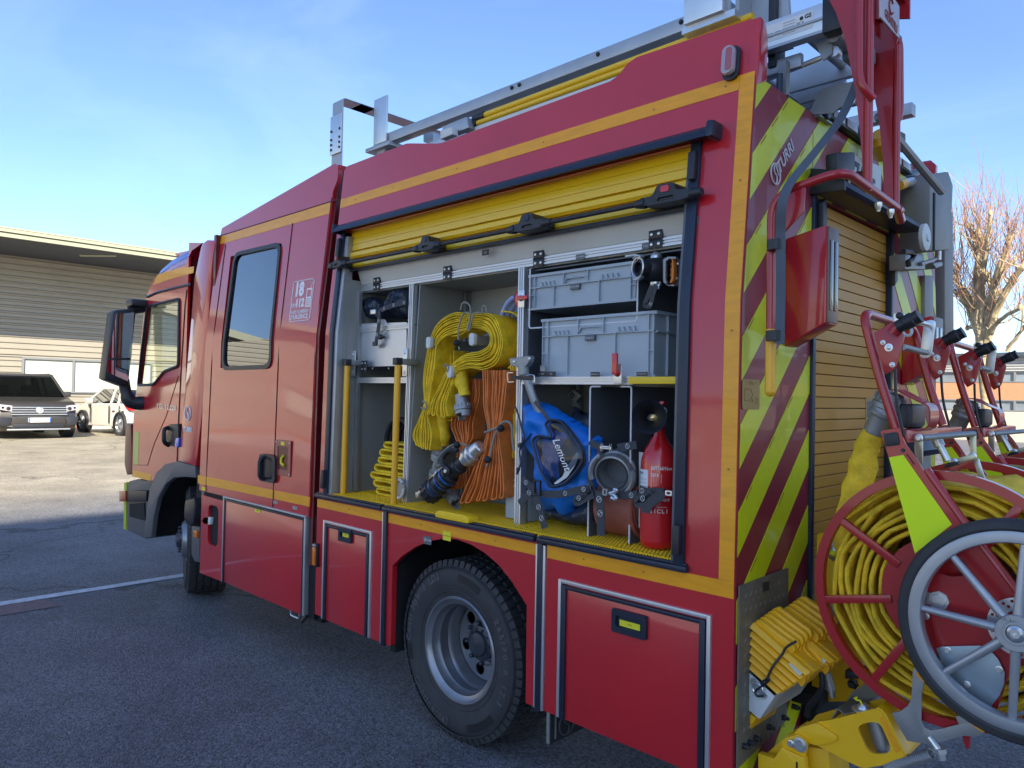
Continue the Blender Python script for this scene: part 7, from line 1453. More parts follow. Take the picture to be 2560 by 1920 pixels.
def wrap(name, a0, a1, z0, z1, m, r=R+.0006, t=.0006):
    V = []; n_ = 12; mb = MB()
    for k in range(n_+1):
        a = radians(a0+(a1-a0)*k/n_)
        for z_ in (z0, z1): V.append((ex+r*sin(a), ey-r*cos(a), z_))
    mb.add(V, [(2*i, 2*i+2, 2*i+3, 2*i+1) for i in range(n_)]); return obj(name, mb, m, EX, ang=80)
zl0, zl1 = (-0.346,1.246)[1], (-0.347,1.315)[1]
wrap('service_label', -58, -2, zl0, zl1, mat('label paper', (.70, .72, .74), .6, vary=.05, vscale=60)); lb_ = MB()
for k in range(5): 
    z_ = zl1-.035-k*.013; a = radians(-55); b = radians(-12)
    wrap('label_line', -54, -8, z_, z_+.0012, mat('label ink', (.10, .12, .30), .6), R+.0011)
def wraptext(s_, a0, z_, size, m=white, st_=None):
    a = a0
    for ch in s_:
        r_ = R+.0012; aa = radians(a); text(ch, size, m, EX, (ex+r_*sin(aa), ey-r_*cos(aa), z_), (cos(aa), sin(aa), 0), (0, 0, 1), .0002, .0004); a += math.degrees(size*.72/R)
wraptext('EXTINCTEUR', 12, (-0.347,1.321)[1], .011); wraptext('CO2', 12, (-0.347,1.309)[1]-.01, .014); wraptext('RISQUE', 28, (-0.345,1.21)[1], .012); wraptext('SICLI', 10, (-0.345,1.169)[1], .020, m=white)
wraptext('MICRO', -50, zl1-.013, .010, m=MATS['label ink'])
for (a, b) in ((10, 55),): 
    wrap('print_frame', 9, 60, (-0.347,1.328)[1], (-0.347,1.328)[1]+.0012, white); wrap('print_frame', 9, 60, (-0.345,1.184)[1], (-0.345,1.184)[1]+.0012, white); wrap('print_frame', 9, 10.2, (-0.345,1.184)[1], (-0.347,1.328)[1], white); wrap('print_frame', 16, 17, (-0.346,1.273)[1], (-0.347,1.303)[1], white); wrap('print_frame', 40, 41, (-0.346,1.273)[1], (-0.347,1.303)[1], white)
part('extinguisher_cradle', MB().prism([(-0.462,1.373),(-0.444,1.372),(-0.427,1.356),(-0.427,1.234),(-0.449,1.16),(-0.431,1.174),(-0.423,1.117),(-0.439,1.089),(-0.458,1.092)], 'y', .12, .125), lgrey, smooth=False)
part('extinguisher_cradle', MB().prism([(-0.322,1.389),(-0.311,1.39),(-0.307,1.134),(-0.318,1.137)], 'y', .16, .165), lgrey, smooth=False)

# ================================================================ HOSE REEL CARTS ON THE TAIL
def reel_cart():
    R = thing('hose_reel_cart', 'near hose reel cart, big spoked wheel and neon yellow arm in the right foreground', 'hose reel', (.75, .40, .74), 'hose reel carts on the tail')
    p = lambda name, mb, m, par=None, **k: obj(name, mb, m, par or R, **k)
    YN, YF = .10, .68
    a = [(.343, 1.825), (.378, 1.66), (.438, 1.50)]
    q = [(0.345,1.836),(0.368,1.746),(0.397,1.635),(0.44,1.501)]
    def upright(Y, dx=0.0): return [(q[3][0]+dx, Y, q[3][1]), (q[2][0]+dx, Y, q[2][1]), (q[1][0]+dx, Y, q[1][1]), (q[0][0]+dx, Y, q[0][1]+.005)]
    U1 = upright(YN); U2 = upright(YF, -.03)
    p('handle_frame', MB().tube(arc_path(U1+U2[::-1], .055, 6), .0135, 12), red2)
    pl = [(0.38,1.778),(0.426,1.806),(0.439,1.807),(0.447,1.799),(0.462,1.767),(0.46,1.75),(0.444,1.683),(0.437,1.672),(0.414,1.657),(0.403,1.673),(0.386,1.741)]
    for Y, dx in ((.093, 0), (.69, -.033)):
        k = p('hinge_plate', MB().prism([(u_+dx, v_) for u_, v_ in pl], 'y', Y-.003, Y+.003, bev=.001), red2)
        for (c, r_) in zip([(0.422,1.734),(0.406,1.749),(0.432,1.684)], (.0115, .007, .0075)):
            p('washer', MB().lathe((c[0]+dx, Y-.003, c[1]), (c[0]+dx, Y-.012, c[1]), [(0, r_), (.003, r_), (.0035, r_*.55), (.008, r_*.5), (.009, r_*.3)], 18), steel, k)
        g = [(0.434,1.774),(0.447,1.791),(0.487,1.811)]
        p('grip_socket', MB().tube([(g[0][0]+dx, Y-.012, g[0][1]), (g[1][0]+dx, Y-.012, g[1][1])], .0155, 12), red2, k)
        p('rubber_grip', MB().lathe((g[1][0]+dx, Y-.012, g[1][1]), (g[2][0]+dx, Y-.012, g[2][1]), [(0, .013), (0, .018), (.02, .019), (.022, .021), (.045, .022), (.048, .019), (.060, .019), (.065, .021)], 18), blk, k)
    # brake cable
    p('cable', MB().tube(smooth_path(line3([(0.439,1.672),(0.441,1.614),(0.447,1.559),(0.458,1.507),(0.466,1.479)], .09), 4), .0045, 6), blk)
    p('cable', MB().tube(smooth_path([(a_-.03, .69, b_) for a_, b_ in [(0.431,1.679),(0.435,1.614),(0.442,1.565),(0.456,1.507),(0.467,1.464)]], 4), .0045, 6), blk)
    p('hook', MB().tube(smooth_path(line3([(0.395,1.795),(0.404,1.785),(0.416,1.786),(0.42,1.797),(0.416,1.807)], .30), 4), .005, 8), lgrey)
    # zinc linkage at the top: two cross rods and their link plates
    l1 = [(0.44,1.825),(0.523,1.793),(0.515,1.72),(0.451,1.735)]
    f1 = (0.459,0.353)
    A_ = (l1[0][0], .10, l1[0][1]); Bt = [(0.407,1.835),(0.393,1.744)]
    p('cross_rod', MB().tube([A_, (Bt[0][0], .55, Bt[0][1])], .009, 10), steel); C_ = (0.457,1.735)
    p('cross_rod', MB().tube([(C_[0], .10, C_[1]), (Bt[1][0], .55, Bt[1][1])], .009, 10), dalu)
    p('link_plate', MB().prism(rpoly([(Bt[0][0]-.018, Bt[0][1]+.018), (Bt[0][0]+.018, Bt[0][1]+.018), (Bt[1][0]+.018, Bt[1][1]-.018), (Bt[1][0]-.018, Bt[1][1]-.018)], .016), 'y', .535, .541, bev=.001), steel)
    p('link_plate', MB().prism(rpoly([(0.44,1.829),(0.454,1.835),(0.469,1.827),(0.467,1.816),(0.449,1.798),(0.438,1.8)], .010), 'y', .078, .084, bev=.001), steel)
    c = (0.454,1.823); p('bolt', MB().lathe((c[0], .078, c[1]), (c[0], .068, c[1]), [(0, .010), (.006, .010), (.009, .006)], 14), blk)
    # cross beam and side arms
    bq = [(0.45,1.498),(0.457,1.46)]
    p('cross_beam', MB().box(bq[0][0]-.02, bq[0][0]+.02, .10, .68, bq[1][1], bq[0][1], bev=.005), red2)
    arm = [(0.404,1.49),(0.411,1.494),(0.453,1.503),(0.458,1.5),(0.464,1.476),(0.47,1.459),(0.49,1.432),(0.53,1.367)]+[(0.612,1.25),(0.746,1.072),(0.755,0.992),(0.695,0.77),(0.605,0.746),(0.552,0.92),(0.523,1.086),(0.498,1.154),(0.437,1.386)]
    for Y, dx in ((.085, 0), (.69, -.03)):
        k = p('side_arm', MB().prism([(u_+dx, v_) for u_, v_ in arm], 'y', Y-.004, Y+.004, [[(u_+dx, v_) for u_, v_ in [(0.554,1.111),(0.589,1.105),(0.632,1.115),(0.623,1.152),(0.593,1.162),(0.563,1.152)]]], bev=0), red2)
        ne = [(0.428,1.417),(0.466,1.427)]+[(0.59,1.247),(0.499,1.154)]
        p('reflective_panel', MB().prism([(u_+dx, v_) for u_, v_ in ne], 'y', Y-.0055, Y-.0042), neon, k, smooth=False)
        sq_ = [(0.413,1.484),(0.445,1.491),(0.451,1.488),(0.457,1.458),(0.454,1.455),(0.422,1.448),(0.418,1.451)]
        p('end_plug', MB().prism([(u_+dx, v_) for u_, v_ in sq_], 'y', Y-.010, Y-.003, bev=.002), blk, k)
        c = (0.465,1.44); p('bolt', MB().lathe((c[0]+dx, Y-.004, c[1]), (c[0]+dx, Y-.008, c[1]), [(0, .006), (.004, .005)], 10), blk, k)
        sl_ = [(0.474,1.429),(0.476,1.431),(0.496,1.404),(0.494,1.401)]; p('slot', MB().prism([(u_+dx, v_) for u_, v_ in sl_], 'y', Y-.0048, Y-.0042), dark, k, smooth=False)
        # tube edge along the arm
        p('arm_tube', MB().tube([(u_+dx+.004, Y+.012, v_) for u_, v_ in [(0.516,1.388),(0.612,1.25),(0.739,1.08)]], .013, 10), red2, k)
    # lower linkage
    for (pp_, Y) in (([(0.472,1.476),(0.475,1.483),(0.491,1.484),(0.494,1.477),(0.495,1.4),(0.489,1.4),(0.473,1.427)], .16), ([(0.556,1.488),(0.563,1.493),(0.574,1.489),(0.575,1.418),(0.574,1.409),(0.565,1.407),(0.557,1.414),(0.558,1.423)], .40), ([(0.515,1.399),(0.519,1.404),(0.562,1.421),(0.573,1.423),(0.576,1.413),(0.568,1.406),(0.522,1.39)], .38), ([(0.562,1.406),(0.577,1.409),(0.597,1.343),(0.58,1.342)], .42)):
        p('link_plate', MB().prism(rpoly(pp_, .004), 'y', Y-.003, Y+.003, bev=.0008), mat('yellow passivated zinc', (.60, .60, .44), .35, metal=.7) if Y != .42 else steel)
    a1 = (0.492,1.475); b1 = (0.567,1.485); p('cross_rod', MB().tube([(a1[0], .16, a1[1]), (b1[0], .40, b1[1])], .009, 10), dalu)
    for c, Y in zip([(0.485,1.474), (0.566,1.416), (0.52,1.397)], (.155, .395, .375)): p('bolt', MB().lathe((c[0], Y, c[1]), (c[0], Y-.012, c[1]), [(0, .012), (.003, .012), (.004, .008), (.010, .007)], 14), steel)
    st_ = [(0.487,1.453),(0.512,1.401)]; p('stop_bolt', MB().tube([(st_[0][0], .34, st_[0][1]), (st_[1][0], .34, st_[1][1])], .010, 10).lathe((st_[0][0], .34, st_[0][1]), (st_[0][0]-.005, .34, st_[0][1]+.012), [(-.01, .016), (.012, .016)], 12), steel)
    p('cable_block', MB().prism([(0.503,1.385),(0.515,1.396),(0.542,1.402),(0.545,1.393),(0.523,1.384),(0.504,1.378)], 'y', .33, .36, bev=.004), blk)
    # coupling with its bent strap guard and delivery hose
    q = [(0.343,1.486),(0.386,1.589)]; c0 = Vector((q[0][0], .22, q[0][1])); c1 = Vector((q[1][0], .22, q[1][1])); ax = (c1-c0).normalized()
    p('delivery_coupling', MB().lathe(c0, c1, [(-.01, .030), (0, .034), (.045, .033), (.05, .036), (.052, .041), (.062, .043), (.066, .040), (.075, .040), (.078, .044), (.092, .044), (.095, .038), (.125, .037), (.13, .030)], 32), dalu)
    for a in range(0, 360, 30):
        u = ax.cross(Vector((0, 1, 0))).normalized(); v = ax.cross(u); cc = c0+ax*.10+(u*cos(radians(a))+v*sin(radians(a)))*.041; p('lug', MB().tube([cc, cc+ax*.018], .005, 6), dalu)
    sg = [(0.398,1.613),(0.414,1.614),(0.475,1.579),(0.505,1.568),(0.506,1.517),(0.493,1.497),(0.457,1.492),(0.435,1.493)]
    p('strap_guard', MB().ribbon(arc_path([(a_, .18, b_) for a_, b_ in sg], .02, 5), (0, .085, 0), .004), red2)
    mq = [(0.419,1.574),(0.452,1.569),(0.452,1.508),(0.439,1.495),(0.416,1.506)]; p('valve_block', MB().prism(mq, 'y', .2, .34, bev=.01), blk)
    # drum: two spoked flanges, hub discs
    cx, cz, FR = .555, 1.031, .345
    for Y, dx in ((.125, 0), (.635, -.025)):
        fl = MB(); fl.prism(circ(cx+dx, cz, FR+.010, 72), 'y', Y, Y+.026, [circ(cx+dx, cz, FR-.016, 72)])
        F_ = p('drum_flange', fl, red2)
        for k in range(8):
            a = radians(12+45*k); c, s_ = cos(a), sin(a); L_ = FR-.008
            m_ = Matrix.Translation((cx+dx, Y+.010, cz)) @ Matrix.Rotation(-a, 4, 'Y')
            p('spoke', MB().box(.135, L_-.006, -.009, .009, -.0115, .0115, bev=.002, mtx=m_), red2, F_)
        p('hub_disc', MB().lathe((cx+dx, Y+.024, cz), (cx+dx, Y+.030, cz), [(0, .03), (0, .165), (.006, .165), (.006, .03)], 48), red2, F_)
    p('drum_core', MB().lathe((cx, .14, cz), (cx-.02, .64, cz), [(0, .16), (.5, .16)], 36), red2)
    # road wheels
    for Y, dx, sg_ in ((.0, 0, 1), (.745, -.03, 1)):
        w0 = (.753+dx, Y, 1.008); ty = MB().lathe((w0[0], Y, w0[2]), (w0[0], Y+1, w0[2]), [(.012, .248), (.006, .256), (.010, .272), (.022, .280), (.034, .280), (.046, .272), (.050, .256), (.044, .248)], 96, closed=True)
        T_ = p('tyre', ty, rub); p('rim', MB().lathe((w0[0], Y, w0[2]), (w0[0], Y+1, w0[2]), [(.010, .250), (.008, .246), (.010, .222), (.014, .219), (.042, .219), (.046, .222), (.046, .250)], 96, closed=True), alug, T_)
        sp_m = MB()
        for k in range(8):
            a = radians(-3+45*k); c, s_ = cos(a), sin(a); p('spoke', MB().tube([(w0[0]+c*.035, Y+.012, w0[2]+s_*.035), (w0[0]+c*.13, Y+.018, w0[2]+s_*.13), (w0[0]+c*.224, Y+.026, w0[2]+s_*.224)], [.0125, .0105, .0095], 12), alug, T_)
        p('hub', MB().lathe((w0[0], Y, w0[2]), (w0[0], Y+1, w0[2]), [(.060, .036), (.0, .046), (-.004, .044), (-.004, .030), (-.007, .028), (-.007, .022), (.0, .020), (.001, .0)], 36), alug, T_)
        p('axle_cap', MB().lathe((w0[0], Y, w0[2]), (w0[0], Y-.02, w0[2]), [(0, .019), (.006, .019), (.010, .012), (.012, .011), (.012, .004), (.008, .0)], 20), steel, T_)
        text('165-36L', .014, dpanel, T_, (w0[0]-.018, Y-.0046, w0[2]+.030), (1, 0, -.25), (.25, 0, 1), .0004)
        rot = MB(); hol = [circ(w0[0]+r_*cos(radians(a)), w0[2]+r_*sin(radians(a)), .0042, 6) for r_, st in ((.056, 20), (.067, 18)) for a in range(0, 360, st)]
        rot.prism(circ(w0[0], w0[2], .076, 60), 'y', Y+.062, Y+.065, hol+[circ(w0[0], w0[2], .044, 30)]); p('brake_disc', rot, steel, T_, smooth=False)
    # blue grey side plate with four bolts
    gp = [(0.557,0.906),(0.572,0.915),(0.66,0.939),(0.68,0.935),(0.701,0.915),(0.716,0.884),(0.715,0.852),(0.705,0.821),(0.686,0.787),(0.615,0.805),(0.572,0.864)]
    G_ = p('guard_plate', MB().prism(gp, 'y', .070, .074, bev=.001), mat('blue grey plate', (.32, .40, .46), .4, metal=.6, vary=.12))
    for c in [(0.585,0.908),(0.704,0.888),(0.631,0.829)]+[(0.531,0.988)]: p('bolt', MB().lathe((c[0], .071, c[1]), (c[0], .062, c[1]), [(0, .0095), (.0025, .0095), (.003, .0065), (.008, .006), (.008, .003)], 16), steel, G_)
    nq = (0.561,1.036); p('gauge', MB().lathe((nq[0], .078, nq[1]), (nq[0], .066, nq[1]), [(0, .026), (.006, .026), (.006, .019), (.010, .018), (.010, .0)], 8), steel); p('gauge_tab', MB().box(nq[0]-.035, nq[0]-.02, .070, .078, nq[1]-.015, nq[1]+.018), steel)
    return R
RC = reel_cart()
def wound_hose(label, dx, dy, dz, m, seed):
    """flat hose wound loosely on the drum: long straight runs between sharp kinks, lying tilted so its face shows"""
    rnd = random.Random(seed); cx, cz = .555+dx, 1.031+dz; h = MB(); first = True
    for (y0, wd, turns, R0, R1) in ((.146+dy, .105, 7, .178, .332), (.27+dy, .105, 7, .180, .326), (.385+dy, .105, 6, .180, .312), (.50+dy, .105, 6, .180, .312)):
        knots = []; a = 0; tot = 2*pi*turns
        while a < tot:
            f = a/tot; amp = .007+.013*f; sag = .016*max(0, -sin(a+2.6))*f
            knots.append((a, R0+(R1-R0)*f+rnd.uniform(-amp, amp*.55)+sag, rnd.uniform(.0, .42), rnd.uniform(0, .014))); a += rnd.uniform(.22, .75)
        knots.append((tot+.01, R1, .3, 0)); rings = []; n = turns*44; j = 0; th = .0135
        for i in range(n+1):
            a = tot*i/n
            while knots[j+1][0] < a: j += 1
            A, Bk = knots[j], knots[j+1]; t = (a-A[0])/(Bk[0]-A[0])
            # straight chord between the two kinks
            p0 = Vector((A[1]*cos(A[0]), A[1]*sin(A[0]))); p1 = Vector((Bk[1]*cos(Bk[0]), Bk[1]*sin(Bk[0]))); q = p0.lerp(p1, t); r = q.length*.62+(A[1]+(Bk[1]-A[1])*t)*.38; ts = t*t*(3-2*t)
            phi = A[2]+(Bk[2]-A[2])*ts; yy = y0+A[3]+(Bk[3]-A[3])*t; rad = Vector((cos(a+2.6), 0, sin(a+2.6))); c = Vector((cx, yy, cz))+rad*r
            wv = Vector((0, cos(phi), 0))*wd+rad*sin(phi)*wd*.62; nn = Vector((0, -sin(phi), 0))+rad*cos(phi); nn.normalize(); e = wv.normalized()*th*.4
            rings.append([h.b.verts.new(v) for v in (c-nn*th*.15, c-nn*th*.5+e, c+wv-nn*th*.5-e, c+wv-nn*th*.15, c+wv+nn*th*.15, c+wv+nn*th*.5-e, c+nn*th*.5+e, c+nn*th*.15)])
        for i in range(len(rings)-1):
            A, Bk = rings[i], rings[i+1]
            for k in range(8): h.b.faces.new((A[k], A[(k+1) % 8], Bk[(k+1) % 8], Bk[k]))
    return obj('wound_hose', h, m, None, label, 'hose', 'hoses wound on the reels')
wound_hose('yellow flat hose wound in loose kinked turns on the near reel', 0, 0, 0, hy2, 4)
wound_hose('pale yellow flat hose wound on the far reel', -.045, 1.08, -.015, mat('pale reel hose', (.50, .42, .10), .66, vary=.2, vscale=8, bump=.3, bscale=330), 9)
# second cart: a copy with copies of every part
RC2 = copy_tree(RC); RC2.location = Vector(RC.location)+Vector((-.045, 1.08, -.015)); RC2['label'] = 'far hose reel cart standing behind the near one, only its upper frame and ring showing'
# delivery hose from the near coupling down behind the ring
dh = MB(); pt = [(*a, ) for a in [(0.339,1.481),(0.324,1.449),(0.318,1.43),(0.31,1.389),(0.301,1.337)]]+[(*a, ) for a in [(0.286,1.282),(0.27,1.208),(0.259,1.139),(0.265,1.1)]]
P_ = smooth_path([(a, .22, b) for a, b in pt], 4); prev = None; V = []; n_ = 18
for i, c in enumerate(P_):
    t = (P_[min(i+1, len(P_)-1)]-P_[max(i-1, 0)]).normalized(); s_ = Vector((-t.z, 0, t.x)).normalized(); f = i/(len(P_)-1)
    ra = .033+.012*min(1, f*2)-.012*max(0, f-.75)*3; rb = .030*(1-.55*min(1, f*2.2)); kn = .006*noise.noise(Vector((i*.35, 1, 2)))
    V.append([dh.b.verts.new(c+s_*cos(2*pi*k/n_)*(ra+kn)+Vector((0, 1, 0))*sin(2*pi*k/n_)*(rb+kn*1.2*cos(3*2*pi*k/n_))) for k in range(n_)])
for i in range(len(V)-1):
    for k in range(n_): dh.b.faces.new((V[i][k], V[i][(k+1) % n_], V[i+1][(k+1) % n_], V[i+1][k]))
obj('delivery_hose', dh, hy2, None, 'yellow hose dropping from the metal coupling behind the near red ring', 'hose')

# ================================================================ LOW TAIL GEAR (parts of the engine)
cp = [(0.012,0.98),(0.369,0.984),(0.373,0.747),(0.257,0.613),(0.008,0.501)]
cpm = part('checker_plate', MB().prism([cp[0], cp[1], (cp[1][0], .45), (cp[0][0], .40)], 'x', .003, .008), tread, smooth=False)
rbm = MB(); y0_, y1_, z0_, z1_ = cp[0][0]+.015, cp[1][0]-.01, .44, cp[0][1]-.01; r_ = 0; zz = z0_
while zz < z1_:
    yy = y0_+(.017 if r_ % 2 else 0)
    while yy < y1_-.02:
        s_ = 1 if r_ % 2 else -1
        for o__ in (0, .007): rbm.add([(.0082, yy+o__, zz-.010*s_), (.0082, yy+o__+.003, zz-.010*s_), (.0082, yy+.012+o__+.003, zz+.010*s_), (.0082, yy+.012+o__, zz+.010*s_), (.0094, yy+.006+o__+.0015, zz)], [(0, 1, 4), (1, 2, 4), (2, 3, 4), (3, 0, 4)])
        yy += .034
    zz += .024; r_ += 1
obj('tread_ribs', rbm, tread, cpm, kind='stuff', smooth=False)
part('plate_tag', bx(.004, .010, cp[0][0]+.16, cp[0][0]+.205, cp[1][1]-.05, cp[1][1]-.02), blk, smooth=False)
# bracket that carries the chocks
Yb = .09
part('chock_bracket', MB().prism(rpoly([(-0.018,0.692),(-0.006,0.693),(0.094,0.635),(0.043,0.547),(-0.016,0.578)], .008), 'y', .086, .090, bev=.001), lgrey); part('bracket_floor', MB().prism([(0.043,0.547),(0.094,0.635),(0.092,0.637),(0.04,0.549)], 'y', .090, .40), lgrey, smooth=False)
eq = [(0.015,0.66),(0.069,0.633)]; el = MB(); el.tube([(eq[0][0]-.005, .080, eq[0][1]+.006), (eq[1][0]+.005, .080, eq[1][1]-.006)], .0085, 8); cq_ = (0.043,0.645)
ey_ = part('lashing_eye', MB().prism(rrect(-.035, .035, -.010, .010, .009), 'y', .080, .086, mtx=Matrix.Translation(((eq[0][0]+eq[1][0])/2, 0, (eq[0][1]+eq[1][1])/2)) @ Matrix.Rotation(radians(42), 4, 'Y')), steel); part('eye_ring', MB().tube([((eq[0][0]+eq[1][0])/2+.017*cos(t), .076, (eq[0][1]+eq[1][1])/2+.017*sin(t)) for t in [2*pi*k/18 for k in range(18)]], .004, 6, closed=True), steel, ey_)
for c in [(-0.007,0.67),(-0.006,0.597)]: part('bolt', MB().lathe((c[0], .086, c[1]), (c[0], .078, c[1]), [(0, .006), (.004, .006), (.006, .003)], 10), steel)
part('under_wing', MB().prism([(-0.009,0.558),(0.029,0.543),(0.012,0.514),(-0.006,0.453)], 'y', .095, .28, bev=.006), chk)
# --- wheel chocks: ribbed wedges
def ridged(label, y0, ox, oz, wy, step):
    """wedge whose faces are folded into long ridges running down and out from the wall"""
    t = thing('wheel_chock', label, 'wheel chock', (.15+ox, y0+.06, .62+oz), 'yellow wheel chocks on the tail')
    P0 = (0.012,0.847); PE = (0.202,0.737); Q0 = (0.001,0.693); QE = (0.095,0.638)
    a0 = Vector((P0[0]+ox, 0, P0[1]+oz)); aE = Vector((PE[0]+ox, 0, PE[1]+oz)); b0 = Vector((Q0[0]+ox, 0, Q0[1]+oz)); bE = Vector((QE[0]+ox, 0, QE[1]+oz)); n = 6
    for k in range(n):                        # front face: six folded ridges
        f = k/n; g = (k+.96)/n; mb = MB(); pts = []
        for j in range(2):
            s0, e0 = a0.lerp(b0, (f, g)[j]), aE.lerp(bE, (f, g)[j]); pts.append((s0, e0))
        (s0, e0), (s1, e1) = pts; sm_, em_ = s0.lerp(s1, .55), e0.lerp(e1, .55); yb = y0+.030
        V = [(s0.x, y0+.002, s0.z), (e0.x, y0+.002, e0.z), (em_.x, y0-.012, em_.z), (sm_.x-.004, y0-.012, sm_.z), (s1.x, y0+.008, s1.z), (e1.x, y0+.008, e1.z), (s1.x, yb, s1.z), (e1.x, yb, e1.z), (s0.x, yb, s0.z), (e0.x, yb, e0.z)]
        mb.add(V, [(0, 1, 2, 3), (3, 2, 5, 4), (4, 5, 7, 6), (6, 7, 9, 8), (8, 9, 1, 0), (0, 3, 4, 6, 8), (1, 9, 7, 5, 2)])
        obj('ridge', mb, chk, t, ang=25)
    nt_ = 5                                     # top face: ridges stepping away from the viewer, with the notch
    dirv = (aE-a0).normalized(); L_ = (aE-a0).length; up__ = Vector((-dirv.z, 0, dirv.x)); up__ = up__ if up__.z > 0 else -up__
    for k in range(nt_):
        yy = y0+.02+k*wy/nt_; w1 = wy/nt_*.86; hi = .016+.010*k
        prof = [(0, -.02), (0, hi*.6), (.012, hi), (L_*.42, hi+.006), (L_*.60, hi+.010), (L_*.66, hi), (L_*.665, hi-.022), (L_*.70, hi-.036), (L_*.93, hi-.042), (L_, hi-.060), (L_, -.07), (L_*.6, -.05)]
        P_ = [a0+dirv*a_+up__*b_ for a_, b_ in prof]; obj('ridge', MB().prism(rpoly([(q_.x, q_.z) for q_ in P_], .006), 'y', yy, yy+w1, bev=.003), chk, t)
    P_ = [a0, aE, bE, b0]; obj('core', MB().prism([(q_.x+.006, q_.z) for q_ in P_], 'y', y0+.026, y0+wy+.01), chk, t, smooth=False)
    q_ = aE-dirv*.045+up__*(-.010); obj('size_label', MB().box(-.022, .022, -.0008, .0008, -.008, .008, mtx=Matrix.Translation((q_.x, y0-.004, q_.z-.012)) @ Matrix.Rotation(radians(41), 4, 'Y')), lgrey, t, smooth=False)
    return t
ridged('front yellow ribbed wheel chock tied by a black cord on the checker plate', .095, 0, 0, .10, 0)
ridged('rear yellow ribbed wheel chock nested behind and above the first', .205, .030, .018, .12, 1)
bc_ = smooth_path([(*a, ) for a in [(p_[0], .074 if i > 2 else .085, p_[1]) for i, p_ in enumerate([(0.162,0.826),(0.131,0.8),(0.117,0.774),(0.094,0.735),(0.077,0.697),(0.07,0.675)])]], 5)
o = obj('elastic_cord', MB().tube([Vector(q_)+Vector((0, 0, 0)) for q_ in bc_], .0042, 7), blk, None, 'black elastic cord tying the yellow chocks to the steel eye', 'cord')
obj('cord_end', MB().tube(smooth_path([(p_[0], .070, p_[1]) for p_ in [(0.07,0.675),(0.057,0.665),(0.06,0.676),(0.077,0.691),(0.083,0.689),(0.068,0.67),(0.051,0.655),(0.036,0.638),(0.043,0.626),(0.065,0.632)]], 4), .0036, 6), blk, o)
# yellow lift frame behind the near ring
part('lift_column', MB().prism([(0.053,1.096),(0.144,1.115),(0.199,1.117),(0.214,0.541),(0.038,0.485)], 'y', .50, .56, bev=.004), yel); part('lift_column', MB().prism([(0.239,0.674),(0.29,0.688),(0.279,0.632),(0.24,0.568)], 'y', .40, .46), yel)
q = (0.125,1.048); pk = part('pivot_boss', MB().lathe((q[0], .50, q[1]), (q[0], .47, q[1]), [(0, .040), (.008, .040), (.012, .034), (.016, .018), (.026, .016), (.03, .008)], 24), steel); part('grease_tip', MB().lathe((q[0], .475, q[1]-.008), (q[0], .45, q[1]-.008), [(0, .010), (.01, .012), (.02, .004)], 12), labely, pk)
q = (0.114,0.819); part('pivot_boss', MB().lathe((q[0], .50, q[1]), (q[0], .47, q[1]), [(0, .036), (.010, .036), (.014, .03), (.016, .018), (.026, .012)], 24), dalu)
q = (0.221,0.63); part('hex_bolt', MB().lathe((q[0], .40, q[1]), (q[0], .375, q[1]), [(0, .018), (.006, .018), (.008, .012), (.022, .011)], 6), blk)
part('dark_recess', bx(-.03, .0, .55, 1.43, .30, .80), dark); part('rear_bumper_bar', MB().box(.0, .06, .5, 2.1, .38, .50, bev=.01), dark); part('tail_step', MB().box(-.02, .10, .42, 2.1, .50, .545, bev=.005), dark)
q = [(0.16,0.695),(0.188,0.623)]; part('gas_strut', MB().tube([(q[0][0], .30, q[0][1]+.02), (q[1][0], .30, q[1][1])], [.016, .015], 10).lathe((q[1][0], .30, q[1][1]), (q[1][0]+.004, .30, q[1][1]-.02), [(0, .010), (.02, .010)], 10), dalu)
part('air_line', MB().tube(smooth_path([(a, .26, b) for a, b in [(0.168,0.707),(0.174,0.645),(0.154,0.598),(0.131,0.562),(0.126,0.531)]], 5), .010, 8), blk); part('hydraulic_box', MB().prism([(0.211,0.685),(0.257,0.685),(0.257,0.668),(0.211,0.655)], 'y', .35, .45, bev=.005), blk)
# grey cradle bracket with amber patches
gb = [(0.434,0.681),(0.457,0.694),(0.476,0.715),(0.485,0.737),(0.488,0.814),(0.494,0.83),(0.503,0.838),(0.514,0.833),(0.524,0.814),(0.517,0.787),(0.512,0.765),(0.511,0.685),(0.52,0.668),(0.536,0.665),(0.565,0.68),(0.604,0.704),(0.595,0.723),(0.608,0.727),(0.65,0.727),(0.667,0.711),(0.662,0.695),(0.644,0.684),(0.617,0.677),(0.565,0.644),(0.521,0.623),(0.475,0.616),(0.446,0.66)]
CB = part('cradle_bracket', MB().prism(gb, 'y', .108, .114, bev=.001), dalu)
part('amber_patch', MB().prism(rpoly([(0.495,0.81),(0.504,0.821),(0.525,0.801),(0.518,0.792)], .006), 'y', .1062, .1078), stripe, CB, smooth=False); part('amber_patch', MB().prism(rpoly([(0.616,0.725),(0.625,0.727),(0.665,0.709),(0.66,0.699)], .006), 'y', .1062, .1078), stripe, CB, smooth=False)
part('red_stop', MB().prism([(0.603,0.681),(0.625,0.671),(0.623,0.637),(0.616,0.635)], 'y', .13, .15), red2)
